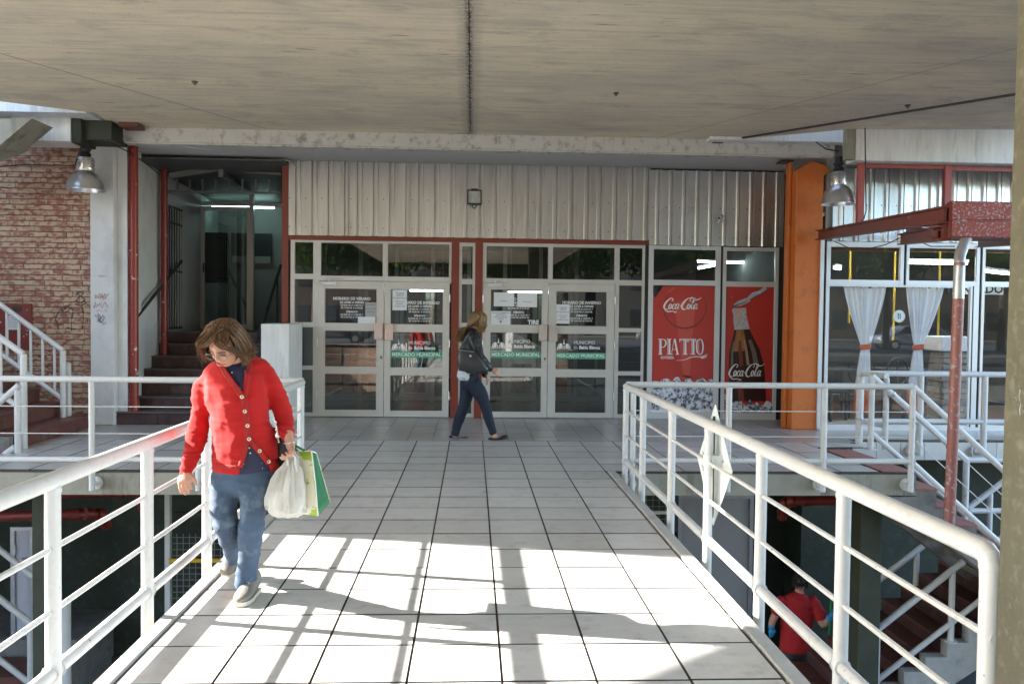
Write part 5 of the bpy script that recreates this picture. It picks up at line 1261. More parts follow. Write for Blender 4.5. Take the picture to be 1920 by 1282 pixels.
p = Vector((SX,YLAT,.872))+dn*2.35
MB().tube(p, p-Vector((0,0,1.0)), .029, 14).build('post', MT['rail'], t_, smooth=True)
# stairs going down to the right
ds = empty('down_stairs', (5.2,8.9,-1.2), 'concrete stairs with pinkish treads leading down on the right', 'stairs')
N_ = 10; rn, ri = .214, .182
pts = [(4.47,-.004)]
for i in range(N_):
    x = 4.47+rn*i; z = -ri*(i+1)
    pts += [(x,z-.0),(x+rn,z)]
end = (4.47+rn*N_, -ri*N_)
poly = pts + [(end[0]+.02,end[1]-.12),(end[0]-.1,end[1]-.28),(4.35,-.5),(4.1,-.236),(4.47,-.236)]
MB().prism([(x,SY0+.0,z) for x,z in ([(4.471,-.026)]+[(max(px_,4.471),pz_) for px_,pz_ in pts[1:]]+[(end[0],end[1]-.26),(4.471,-.46)])],(0,.16,0)).build('stringer', MT['stepconc'], ds)
MB().prism([(x,SY1-.17,z) for x,z in ([(4.471,-.026)]+[(max(px_,4.471),pz_) for px_,pz_ in pts[1:]]+[(end[0],end[1]-.26),(4.471,-.46)])],(0,.16,0)).build('stringer', MT['stepconc'], ds)
for i in range(N_):
    x = 4.47+rn*i; z = -ri*(i+1)
    Box(x,x+rn+.02,SY0+.162,SY1-.172,z-.09,z-.0215).build('step', MT['stepconc'], ds)
    Box(x-.0,x+rn+.02,SY0-.012,SY1-.16,z+.0005,z+.022).build('tread', MT['treadpink'], ds, bevel=.004)
Box(end[0],end[0]+1.8,SY0-1.9,SY1,end[1]-.2,end[1]).build('landing', MT['stepconc'], ds)
MB().prism([(4.02,8.19,-.22),(4.469,8.19,-.46),(4.469,8.19,-.24),(4.02,8.19,-.24)],(0,1.5,0)).build('gusset', MT['stepconc'], ds)
Box(4.15,4.468,8.26,9.66,-.0068,-.0055+.008).build('top_nosing', MT['treadpink'], ds)
# gate side railing on the far side of the stairs and the terrace railing
def tubes(t_, segs, name='rail'):
    for (a, b, r, nm) in segs: MB().path([a,b], r, 14).build(nm, MT['rail'], t_, smooth=True)
zt_ = .862
tr = empty('terrace_railing', (6.5,10.38,0), 'pale railing along the tiled edge of the restaurant terrace', 'railing')
ga = A(1602,702,10.42); gb = A(1660,710,9.75)
TY = 10.22
segs = [((ga.x,TY,zt_),(9.4,TY,zt_),.036,'top_rail'),((ga.x,TY,.27),(9.4,TY,.27),.034,'lower_rail'),((ga.x,TY,zt_),(gb.x,9.72,zt_),.034,'gate_rail'),((ga.x,TY,.27),(gb.x,9.72,.27),.03,'gate_rail')]
tubes(tr, segs)
for x, zb_ in ((AX(1725.5,760,TY),-.16),(AX(1845.5,760,TY),-.16),(AX(1965,760,TY),-.16)): 
    MB().tube((x,TY,zb_),(x,TY,zt_-.02),.038,14).build('post', MT['rail'], tr, smooth=True)
    mb = MB(); mb.tube((x,TY,zb_+.05),(x-.09,TY+.04,zb_+.05),.036,12); mb.tube((x-.09,TY+.04,zb_+.05),(x-.105,TY+.06,zb_+.05),.065,14); mb.build('flange', MT['rail'], tr, smooth=True)
for x, y in ((ga.x-.03,TY-.03),(gb.x,9.72)): 
    MB().tube((x,y,0),(x,y,zt_-.02),.045 if y > 10 else .034,14).build('gate_post', MT['rail'], tr, smooth=True)
for z in (.3,.84): MB().tube((ga.x-.03,TY-.03,z-.01),(ga.x-.03,TY-.03,z+.012),.052,12).build('hinge_ring', MT['zinc'], tr)
sr = empty('stair_railing', (5.2,9.65,0), 'pale handrail descending on the far side of the right stairs', 'railing')
a = A(1634,704,9.68); b = A(1812,862,9.68); c = A(1635,812,9.68); d = A(1771,909,9.68); 
tubes(sr, [(a,b,.036,'handrail'),(b,b+Vector((1.4,0,0)),.034,'handrail'),(c,c+(b-a)*1.45,.032,'lower_rail')])
x = AX(1636,780,9.68); MB().tube((a.x+.01,9.68,0),(a.x+.01,9.68,a.z),.034,14).build('post', MT['rail'], sr, smooth=True)
MB().tube((a.x+.01,9.68,.001),(a.x+.01,9.68,.014),.075,16).build('base_plate', MT['rail'], sr)
MB().tube((b.x,9.68,b.z-1.05),(b.x,9.68,b.z),.036,14).build('post', MT['rail'], sr, smooth=True)
q = a.lerp(b,.12)
for f in (.13,.22): q = a.lerp(b,f); MB().tube(q-dn*.012,q+dn*.012,.045,12).build('clamp_ring', MT['zinc'], sr)
# railing of the far lower flight
fr = empty('stair_railing', (7,10.2,-1.5), 'pale railing rising to the right behind the downpipe', 'railing')
Yq = 9.9
tubes(fr, [(A(1815,952,Yq),A(1930,866,Yq),.034,'handrail'),(A(1815,957,Yq),A(1940,957,Yq),.034,'lower_rail'),(A(1815,1040,Yq),A(1940,945,Yq)+Vector((0,0,-.2)),.03,'lower_rail')])
x = A(1856,940,Yq); MB().tube((x.x,Yq,AZ(1856,1010,Yq)-.3),(x.x,Yq,AZ(1856,925,Yq)),.034,14).build('post', MT['rail'], fr, smooth=True)
# lower flight, climbing to the right under the deck
YA, YZ_ = 8.75, 10.2
lf = empty('lower_stairs', (5,9.4,LOWZ), 'dark red lower flight of stairs climbing to the right under the deck', 'stairs')
p0 = A(1736,1232,YA); rn2, ri2 = .235, .158
k0 = int((p0.z-LOWZ)/ri2); xb0 = p0.x-rn2*k0; n2 = k0+7
zz0 = p0.z-ri2*k0
pts = []
for i in range(n2):
    x = xb0+rn2*i; z = zz0+ri2*i
    pts += [(x,z),(x+rn2,z)]
poly = [(x,z) for x,z in pts]+[(xb0+rn2*n2, zz0+ri2*n2-.55),(xb0+.5,zz0-.12),(xb0,zz0-.12)]
MB().prism([(x,YA,z) for x,z in poly],(0,.13,0)).build('stringer', MT['kerb'], lf)
for i in range(n2):
    x = xb0+rn2*i; z = zz0+ri2*i
    Box(x,x+rn2+.02,YA+.135,YZ_,z-ri2-.02,z-.022).build('step', MT['step'], lf)
    Box(x-.015,x+rn2,YA+.132,YZ_,z-.0215,z+.002).build('tread', MT['stepred'], lf, bevel=.003)
lr = empty('stair_railing', (4.6,8.8,-2), 'pale railing of the lower flight under the right deck', 'railing')
Yq = 8.8
tubes(lr, [(A(1640,1183,Yq),A(1806,1052,Yq),.036,'handrail'),(A(1640,1278,Yq),A(1785,1166,Yq),.030,'lower_rail'),(A(1785,1166,Yq),A(1900,1076,Yq),.030,'lower_rail')])
for (x,y0_,y1_) in ((1785,1066,1202),(1647,1178,1330)):
    q = A(x,1100,Yq); MB().tube((q.x,Yq,AZ(x,y1_,Yq)),(q.x,Yq,AZ(x,y0_,Yq)),.033,14).build('post', MT['rail'], lr, smooth=True)
    MB().tube((q.x,Yq,AZ(x,y1_,Yq)),(q.x,Yq,AZ(x,y1_,Yq)+.015),.07,14).build('base_plate', MT['rail'], lr)
lr = empty('stair_railing', (4.6,10.2,-2), 'farther pale railing of the lower flight on the wall side', 'railing')
Yq = 10.2
tubes(lr, [(A(1590,1132,Yq),A(1750,1008,Yq),.038,'handrail'),(A(1590,1220,Yq),A(1722,1118,Yq),.032,'lower_rail')])
q = A(1719,1035,Yq); MB().tube((q.x,Yq,AZ(1719,1154,Yq)),(q.x,Yq,q.z),.034,14).build('post', MT['rail'], lr, smooth=True)
# ------------------------------------------------------------------ left side stairs and their railings
ls = empty('side_stairs', (-5.4,10.3,0), 'worn brick red steps rising to the left by the brick wall', 'stairs')
xs0 = -4.98; rr_, ru_ = .172, .31; YN, YFr = 9.42, 11.2
for i in range(12):
    x1 = xs0-ru_*i; z = rr_*(i+1)
    MB().box(x1-ru_-.03 if i < 11 else x1-2, x1-.004, YN+.02, YFr, z-rr_*1.4 if i else 0, z-.022).build('step', MT['stepred'], ls)
    Box(x1-ru_-.01 if i < 11 else x1-2, x1+.02, YN, YFr+.005, z-.0215, z).build('tread', MT['stepred'], ls, bevel=.005)
poly = [(xs0-.02,0)]+[q for i in range(12) for q in ((xs0-.02-ru_*i,rr_*(i+1)-.024),(xs0-.02-ru_*(i+1),rr_*(i+1)-.024))]+[(xs0-.02-ru_*12,rr_*10),(xs0-.8,0)]
MB().prism([(x,YN-.08,z) for x,z in poly],(0,.075,0)).build('stringer', MT['stepconc'], ls)
Box(xs0-.35,xs0-.01,8.5,YN-.1,-.006,.004).build('red_floor_patch', MT['treadpink'], ls)
def stair_rail(Y, pts_top, lab, bal=0, newel=None, lowoff=.55):
    t_ = empty('stair_railing', (-5.5,Y,0), lab, 'railing')
    a, b = A(*pts_top[0],Y), A(*pts_top[1],Y); d = (b-a)
    end_ = a + d*(2.6/abs(d.x)) if d.x < 0 else b
    MB().path([a,end_],.034,14).build('handrail', MT['rail'], t_, smooth=True)
    lo = Vector((0,0,-lowoff)); MB().path([a+lo,end_+lo],.030,14).build('lower_rail', MT['rail'], t_, smooth=True)
    MB().tube((a.x,Y,0.0),(a.x,Y,a.z),.036,14).build('newel_post', MT['rail'], t_, smooth=True)
    if bal:
        s = bal
        while s < 2.4:
            q = a+d.normalized()*s; MB().tube(q,q+lo,.018 if lowoff > .4 else .03,8).build('baluster', MT['rail'], t_, smooth=True); s += .16*1.14
    return t_, a, end_
stair_rail(10.95, ((118,657),(0,571)), 'farther white stair railing with balusters in front of the brick wall', bal=.13, lowoff=.62)
q = A(128,680,11.1); MB().tube((q.x,11.1,0),(q.x,11.1,q.z),.036,14).build('railing_post', MT['rail'], smooth=True, label='short white post beside the newel of the farther stair railing', cat='post')
stair_rail(9.5, ((44,664),(0,633)), 'nearer white stair railing with balusters at the left edge', bal=.3, lowoff=.62)
q = A(33,731,9.2); t_ = empty('stair_railing', (q.x,9.2,-.2), 'white railing going down to the lower level at the left edge', 'railing')
MB().tube((q.x,9.2,0),(q.x,9.2,q.z),.034,14).build('newel_post', MT['rail'], t_, smooth=True)
MB().path([A(36,722,9.2),A(-40,788,9.2)],.034,12).build('handrail', MT['rail'], t_, smooth=True)
MB().path([A(28,838,9.2),A(-40,885,9.2)],.032,12).build('lower_rail', MT['rail'], t_, smooth=True)
# flight under the left deck, going down to the right
ul = empty('stair_railing', (-5,9.3,-2), 'white railing of the stairs under the left deck', 'railing')
Yq = 9.9
for a, b, r in (((-60,982),(62,1080),.034),((-60,1075),(58,1168),.038),((-60,1190),(56,1280),.034)):
    MB().path([A(*a,Yq),A(*b,Yq)],r,14).build('handrail', MT['rail'], ul, smooth=True)
q = A(57,1175,Yq); MB().tube((q.x,Yq,LOWZ),(q.x,Yq,q.z+.03),.036,14).build('newel_post', MT['rail'], ul, smooth=True)
q = A(124,1128,9.6); MB().tube((q.x,9.6,LOWZ),(q.x,9.6,q.z),.05,14).build('bollard_post', MT['rail'], smooth=True, label='short white post standing on the lower floor at the left', cat='post')
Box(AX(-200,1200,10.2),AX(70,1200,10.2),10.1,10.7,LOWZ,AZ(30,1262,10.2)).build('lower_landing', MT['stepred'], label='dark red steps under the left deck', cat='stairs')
# ================================================================== DIAMOND SIGN on the right railing
dsg = empty('diamond_sign', (1.56,5.46,.2), 'pale diamond shaped metal sign seen from behind, clamped to a railing post', 'sign')
tipR, tipL = A(1373,878,5.05), A(1308,862,5.52)
c = (tipR+tipL)/2; c.z = (AZ(1340,757,c.y)+AZ(1340,985,c.y))/2; hz = (AZ(1340,757,c.y)-AZ(1340,985,c.y))/2
u = Vector((tipR.x-c.x, tipR.y-c.y, 0)); nrm = Vector((-u.y,u.x,0)).normalized()
MT['signback'] = M('sign_back_paint', (.62,.66,.66), .45, var=.08, vscale=5, dirt=(.35,.33,.3), dirt_amt=.4, dscale=9)
MB().prism([c-u, c+Vector((0,0,-hz)), c+u, c+Vector((0,0,hz))], nrm*.004).build('plate', MT['signback'], dsg)
mb = MB()
mb.tube((1.50,5.23,.585),(1.50,5.23,.665),.036,18); mb.box(1.51,1.60,5.170,5.182,.585,.665); mb.box(1.60,1.606,5.15,5.19,.58,.67); mb.build('clamp', MT['signback'], dsg)
MB().tube((1.57,5.155,.63),(1.57,5.185,.63),.008,6).build('bolt', MT['zinc'], dsg)
MB().beam(c-nrm*.008+Vector((0,0,-hz*.86)), c-nrm*.008+Vector((0,0,hz*.80)), .008, .012).build('shadow_gap_strip', MT['black'], dsg)  # black strip put in for the shadow gap beside the post
mb = MB(); f0 = c-u*.72-nrm*.0015
for k in range(6): a = f0+u*.05*(k%3)+Vector((0,0,.06-.03*k)); mb.beam(a, a+u*(.10 if k%2 else .16)+Vector((0,0,.02*((k%3)-1))), .001, .005)
mb.build('marker_scribble', MT['ink'], dsg)

# ================================================================== BEHIND THE VIEWER (seen in the glass)
MT['bark'] = M('bark', (.11,.085,.06), .9, var=.3, vscale=9, bump=.6)
def leaf_material(name, col):
    mt = bpy.data.materials.new(name); mt.use_nodes = True; t = mt.node_tree; L = t.links.new; t.nodes.clear()
    out = nn(t,'ShaderNodeOutputMaterial'); d = nn(t,'ShaderNodeBsdfDiffuse'); tr = nn(t,'ShaderNodeBsdfTranslucent'); mx = nn(t,'ShaderNodeMixShader'); mx.inputs[0].default_value=.35
    geo = nn(t,'ShaderNodeNewGeometry'); hs = nn(t,'ShaderNodeHueSaturation'); hs.inputs['Color'].default_value = rgba(col)
    mr = nn(t,'ShaderNodeMapRange'); mr.inputs['To Min'].default_value=.6; mr.inputs['To Max'].default_value=1.5; L(geo.outputs['Random Per Island'], mr.inputs[0]); L(mr.outputs[0], hs.inputs['Value'])
    L(hs.outputs[0], d.inputs[0]); L(hs.outputs[0], tr.inputs[0]); L(d.outputs[0], mx.inputs[1]); L(tr.outputs[0], mx.inputs[2]); L(mx.outputs[0], out.inputs[0]); return mt
MT['leaf'] = leaf_material('leaf', (.055,.095,.02))
def tree(x, y, z, h, r, seed, lab):
    rg = np.random.default_rng(seed); t_ = empty('street_tree', (x,y,z), lab, 'tree', group='street trees behind the viewer')
    mb = MB(); top = Vector((x+rg.normal()*.3, y, z+h*.5)); mb.path([(x,y,z),(x+.05,y,z+h*.25),top],[.2,.15,.11],8)
    tips = []
    for k in range(9):
        a = rg.uniform(0,6.28); s_ = top - Vector((0,0,rg.uniform(0,h*.18))); e = s_+Vector((math.cos(a)*r*rg.uniform(.5,.9), math.sin(a)*r*rg.uniform(.5,.9), h*rg.uniform(.1,.42))); m_ = s_.lerp(e,.5)+Vector((0,0,h*.05))
        mb.path([s_,m_,e],[.07,.045,.015],6); tips += [m_, e, m_.lerp(e,.5)]
    mb.build('trunk', MT['bark'], t_, smooth=True)
    n = 7000; cl = np.array([list(q) for q in tips]); cen = cl[rg.integers(0,len(cl),n)]+rg.normal(0,1,(n,3))*np.array([r*.20,r*.20,h*.06])
    s_ = rg.uniform(.08,.17,n)[:,None]; a = rg.normal(size=(n,3)); a /= np.linalg.norm(a,axis=1)[:,None]; b = np.cross(a, rg.normal(size=(n,3))); b /= np.linalg.norm(b,axis=1)[:,None]
    V = np.stack([cen-a*s_, cen-b*s_*.5, cen+a*s_, cen+b*s_*.5],1).reshape(-1,3)-np.array([x,y,z]); F_ = np.arange(4*n).reshape(-1,4)
    me = bpy.data.meshes.new('crown'); me.from_pydata(V.tolist(),[],F_.tolist()); me.materials.append(MT['leaf']); o = bpy.data.objects.new('crown',me); COL.objects.link(o); o.parent = t_
TREES = ((-1.9,-15,7.5,2.9,1,'leafy street tree mirrored in the second door'),(4.6,-17,8.0,3.2,2,'leafy street tree mirrored in the rightmost door'))
for (x,y,h,r,s_,lab) in TREES: tree(x,y,-.02,h,r,s_,lab)
T0 = bpy.data.objects['street_tree']; T1 = bpy.data.objects['street_tree.001']
for i,(x,y,rz,lab) in enumerate(((27,-19,2.2,'street tree behind the viewer at the far right'),(12.5,-15,3.1,'street tree behind the viewer nearest the right railing'),(18.5,-16,5.5,'street tree behind the viewer, mirrored above the curtains'),(9.5,-17.5,2,'street tree behind the viewer, third from the bridge'),(15,-19,4,'street tree behind the viewer beside the white car'),(-8,-18,1,'street tree behind the viewer at the black car'),(-14,-20,3,'street tree far to the left behind the viewer'),(22,-21,5,'street tree behind the viewer beside the blue grey car'),(1.5,-20.5,2.5,'street tree behind the viewer close to the kerb'),(-4.8,-20.8,4.4,'street tree behind the viewer, left of the bridge end'))):
    c = copy_tree(T0 if i%2 else T1, None, (x,y,-.02), lab); c.rotation_euler.z = rz
def shade_brick(name, sc=1):
    mt = bpy.data.materials.new(name); mt.use_nodes = True; t = mt.node_tree; L = t.links.new; b = t.nodes['Principled BSDF']; b.inputs['Roughness'].default_value=.8
    tc = nn(t,'ShaderNodeTexCoord'); br = nn(t,'ShaderNodeTexBrick'); br.inputs['Color1'].default_value=(.42,.21,.13,1); br.inputs['Color2'].default_value=(.50,.38,.28,1); br.inputs['Mortar'].default_value=(.10,.08,.07,1)
    br.inputs['Scale'].default_value=1; br.inputs['Brick Width'].default_value=.24; br.inputs['Row Height'].default_value=.085; br.inputs['Mortar Size'].default_value=.012; L(tc.outputs['UV'], br.inputs[0]); L(br.outputs[0], b.inputs['Base Color']); return mt
MT['brick2'] = shade_brick('planter_brick')
def uvwall(pts, z0, z1, th, lab, name='curved_planter_wall'):
    t_ = empty(name, (pts[0][0],pts[0][1],z0), lab, 'wall')
    vs=[];uv=[];s_=0
    for i,p in enumerate(pts):
        if i: s_ += math.dist(p, pts[i-1])
        vs += [(p[0],p[1],z0),(p[0],p[1],z1)]; uv += [(s_,z0),(s_,z1)]
    for i,p in enumerate(pts): vs += [(p[0],p[1]-th,z0),(p[0],p[1]-th,z1)]
    n=len(pts); fs=[(2*i,2*i+2,2*i+3,2*i+1) for i in range(n-1)]+[(2*n+2*i,2*n+2*i+1,2*n+2*i+3,2*n+2*i+2) for i in range(n-1)]+[(2*i+1,2*i+3,2*n+2*i+3,2*n+2*i+1) for i in range(n-1)]
    me=bpy.data.meshes.new('brick_face'); L0=t_.location; me.from_pydata([(v[0]-L0.x,v[1]-L0.y,v[2]-L0.z) for v in vs],[],fs); me.materials.append(MT['brick2'])
    ul=me.uv_layers.new(name='uv'); uvs=uv+uv
    for l in me.loops: ul.data[l.index].uv=uvs[l.vertex_index]
    o=bpy.data.objects.new('brick_face',me); COL.objects.link(o); o.parent=t_
    return t_
arc=[(-8.5+t*5.2, -9.4-1.2*math.sin(t*2.2)) for t in np.linspace(0,1,16)]
uvwall(arc,-3.4,.28,.3,'upper curved brick planter wall behind the viewer, mirrored in the left doors')
uvwall([(x,y+.7) for x,y in arc],-3.4,-.12,.3,'lower curved brick planter wall behind the viewer, mirrored in the left doors')
uvwall([(1.9,-11.5),(4.2,-11.6)],-3.4,.55,.3,'straight brick wall behind the viewer, mirrored in the right doors')
# far street front
def block(x,w,h,y,c,lab):
    b_=empty('street_house',(x,y,-.04),lab,'building'); m_=M('render_coat_%d'%len(bpy.data.materials),c,.85,var=.12,vscale=1)
    Box(x-w/2,x+w/2,y-8,y,-.04,h).build('wall',m_,b_)
    for i in range(int(w//2.2)):
        for k in range(int(h//3)):
            a=x-w/2+.6+i*2.2; f=Box(a,a+1.1,y,y+.06,.9+k*3,2.3+k*3).build('window',MT['dark'],b_); Box(a+.06,a+1.04,y+.061,y+.07,.96+k*3,2.24+k*3).build('pane',MT['black'],f)
    Box(x-w/2-.1,x+w/2+.1,y-8,y+.12,h,h+.25).build('cornice',m_,b_)
for (x,w,h,c,lab) in ((-32,14,7,(.07,.065,.055),'cream two storey house across the street, far left behind the viewer'),(-16,16,10,(.07,.05,.04),'brown three storey house across the street behind the viewer'),(1,17,7,(.075,.07,.06),'pale two storey house across the street behind the viewer'),(18,15,10,(.06,.055,.05),'grey three storey house across the street behind the viewer'),(36,18,7,(.075,.06,.045),'tan two storey house across the street, far right behind the viewer')):
    block(x,w,h,-46,c,lab)
def car(x,y,c,lab):
    t_=empty('parked_car',(x,y,-.18),lab,'car'); z=-.18
    pf=[(-2.1,.35),(-2.15,.62),(-2.0,.86),(-1.35,.95),(-.75,1.42),(.45,1.48),(1.25,1.38),(1.75,.98),(2.1,.9),(2.15,.5),(2.05,.32)]
    mb=MB(); mb.prism([(x+a,y-.85,z+b) for a,b in pf],(0,1.7,0)); o=mb.build('body',c,t_,bevel=.06,smooth=True)
    MB().prism([(x+a,y-.862,z+b) for a,b in ((-1.2,.97),(-.72,1.34),(.42,1.4),(1.15,1.32),(1.45,1.0))],(0,1.724,0)).build('side_glass',MT['black'],t_)
    for a in (-1.35,1.3):
        for s_ in (-.86,.70):
            w=MB().tube((x+a,y+s_,z+.32),(x+a,y+s_+.18,z+.32),.32,20).build('wheel',MT['black'],t_,smooth=True); MB().tube((x+a,y+s_-.01,z+.32),(x+a,y+s_+.19,z+.32),.19,14).build('rim',MT['lamp_metal'],w)
    for s_ in (-.6,.6): Box(x-2.14,x-2.0,y+s_-.18,y+s_+.18,z+.62,z+.78).build('headlight',MT['paper'],t_)
car(25.2,-24.5,M('car_blue_grey',(.22,.27,.36),.25,coat=1.0),'blue grey parked car behind the viewer, mirrored in the restaurant window')
car(12,-24.5,M('car_white',(.7,.7,.7),.25,coat=1.0),'white parked car behind the viewer')
car(-8,-24.5,M('car_dark',(.06,.06,.07),.25,coat=1.0),'black parked car behind the viewer')
# ================================================================== PEOPLE
from mathutils import noise as mnoise
def proj(p):
    v = Vector(p)-CP; z = v.dot(Fw); return (960+FPX*v.dot(Rt)/z, 641-FPX*v.dot(Up)/z)
def loft(mb, rings, fr=(0,-1,0), n=22, cap=True):
    "rings: (centre, a across, b along fr)"
    fr = Vector(fr); C_ = [Vector(r[0]) for r in rings]; vs = []; N = len(rings)
    AB = [(r[1], r[2]) for r in rings]
    def ring(c, d, a, b):
        u = fr - d*fr.dot(d)
        u = u.normalized() if u.length > .05 else d.orthogonal().normalized()
        w = d.cross(u)
        return [c + w*a*math.cos(2*math.pi*k/n) + u*b*math.sin(2*math.pi*k/n) for k in range(n)]
    rs = []
    ds = []
    for i in range(N):
        d = (C_[min(i+1,N-1)]-C_[max(i-1,0)]).normalized(); ds.append(d)
    if cap:
        for f, g in ((.95,.25),(.6,.6),(.3,.85)):
            a, b = AB[0]; m_ = min(a,b)*.45; rs.append(ring(C_[0]-ds[0]*m_*f, ds[0], a*g, b*g)) 
    for i in range(N): rs.append(ring(C_[i], ds[i], *AB[i]))
    if cap:
        for f, g in ((.3,.85),(.6,.6),(.95,.25)):
            a, b = AB[-1]; m_ = min(a,b)*.45; rs.append(ring(C_[-1]+ds[-1]*m_*f, ds[-1], a*g, b*g))
    for r in rs: vs += r
    M_ = len(rs); fs = [(i*n+k, i*n+(k+1)%n, (i+1)*n+(k+1)%n, (i+1)*n+k) for i in range(M_-1) for k in range(n)]
    fs += [tuple(reversed(range(n))), tuple(range((M_-1)*n, M_*n))]
    mb.add(vs, fs)
def smooth_rings(rings, k=3):
    "denser rings by Catmull-Rom"
    R_ = [(np.array(r[0]), r[1], r[2]) for r in rings]; out = []; n = len(R_)
    for i in range(n-1):
        q = [np.array([*R_[j][0], R_[j][1], R_[j][2]]) for j in (max(i-1,0), i, i+1, min(i+2,n-1))]
        for t in np.linspace(0,1,k,endpoint=False):
            v = .5*((2*q[1])+(-q[0]+q[2])*t+(2*q[0]-5*q[1]+4*q[2]-q[3])*t*t+(-q[0]+3*q[1]-3*q[2]+q[3])*t**3); out.append((Vector(v[:3]), max(v[3],.002), max(v[4],.002)))
    r = R_[-1]; out.append((Vector(r[0]), r[1], r[2])); return out
def fuse(mb, voxel, name, mat, parent, smooth=6, displace=None, cut=None, thick=0):
    "one continuous surface grown from the lofted volumes"
    bm = bmesh.new()
    tmp = bpy.data.meshes.new('tmp'); tmp.from_pydata([tuple(v) for v in mb.v], [], mb.f)
    bm.from_mesh(tmp); bmesh.ops.recalc_face_normals(bm, faces=bm.faces); bm.to_mesh(tmp); bm.free()
    o = bpy.data.objects.new('tmp', tmp); COL.objects.link(o)
    r = o.modifiers.new('r','REMESH'); r.mode = 'VOXEL'; r.voxel_size = voxel
    s_ = o.modifiers.new('s','SMOOTH'); s_.factor = .5; s_.iterations = smooth
    dg = bpy.context.evaluated_depsgraph_get(); me = bpy.data.meshes.new_from_object(o.evaluated_get(dg))
    bpy.data.objects.remove(o); bpy.data.meshes.remove(tmp)
    if displace:
        ns = [v.normal.copy() for v in me.vertices]
        for v, nr in zip(me.vertices, ns): v.co += nr*displace(v.co)
    if cut:
        bm = bmesh.new(); bm.from_mesh(me); dead = [f for f in bm.faces if cut(f.calc_center_median(), f.normal)]
        bmesh.ops.delete(bm, geom=dead, context='FACES'); bm.to_mesh(me); bm.free()
    off = wloc(parent); me.transform(Matrix.Translation(-off)); me.name = name
    me.materials.clear(); me.materials.append(mat); me.polygons.foreach_set('use_smooth', [True]*len(me.polygons))
    o = bpy.data.objects.new(name, me); COL.objects.link(o); o.parent = parent
    if thick:
        so = o.modifiers.new('t','SOLIDIFY'); so.thickness = thick; so.offset = -1
    return o
def inpoly(x, y, P):
    c = False; j = len(P)-1
    for i in range(len(P)):
        if (P[i][1] > y) != (P[j][1] > y) and x < (P[j][0]-P[i][0])*(y-P[i][1])/(P[j][1]-P[i][1])+P[i][0]: c = not c
        j = i
    return c
def folds(p, sc, seed=0): return mnoise.noise(Vector((p.x*sc[0]+seed, p.y*sc[1], p.z*sc[2]+seed*.37)))
def ridge(p, sc, seed=0): return 1-2*abs(folds(p, sc, seed))
SKIN = M('skin', (.50,.27,.19), .5, var=.08, vscale=18, bump=.05); SKIN.node_tree.nodes['Principled BSDF'].inputs['Subsurface Weight'].default_value = .08
LIP = M('lips', (.36,.13,.10), .5)
def frame_from(F_, roll=0):
    F_ = Vector(F_).normalized(); U_ = (Vector((0,0,1))-F_*F_.z).normalized(); R_ = F_.cross(U_)
    if roll: q = Matrix.Rotation(roll, 3, F_); U_ = q @ U_; R_ = q @ R_
    return F_, U_, R_
def head_points(c, F_, roll=0, s=1.0):
    "vertices and faces of a head with brow, nose, lips, chin and eye sockets"
    Fh, Uh, Rh = frame_from(F_, roll); vs = []; nu, nv = 40, 30
    g = lambda x, y, cx, cy, sx, sy: math.exp(-((x-cx)/sx)**2-((y-cy)/sy)**2)
    for j in range(nv+1):
        ph = math.pi*j/nv
        for i in range(nu):
            th = 2*math.pi*i/nu; x = math.sin(ph)*math.sin(th); y = math.sin(ph)*math.cos(th); z = math.cos(ph)
            X = x*.074; Y = y*.092; Z = z*.112
            if z < 0: X *= 1-.30*z*z; Y = Y*(1-.22*abs(z)) + .018*abs(z)
            if y < 0: Y *= 1.04; 
            if y > 0:
                xn, zn = X/.074, Z/.112
                Y += .021*g(xn, zn, 0,-.22,.17,.17) + .011*g(xn,zn,0,-.03,.12,.2) - .010*(g(xn,zn,.38,.06,.22,.15)+g(xn,zn,-.38,.06,.22,.15)) + .005*g(xn,zn,0,.22,.6,.12) + .007*g(xn,zn,0,-.52,.26,.09) + .010*g(xn,zn,0,-.86,.28,.16) + .004*(g(xn,zn,.5,-.2,.2,.2)+g(xn,zn,-.5,-.2,.2,.2))
            vs.append(Vector(c)+(Rh*X+Fh*Y+Uh*Z)*s)
    fs = [(j*nu+i, j*nu+(i+1)%nu, (j+1)*nu+(i+1)%nu, (j+1)*nu+i) for j in range(nv) for i in range(nu)]
    return vs, fs, (Fh, Uh, Rh)
def on_face(c, fr, x, y, z, s=1.0): return Vector(c)+(fr[2]*x+fr[0]*y+fr[1]*z)*s
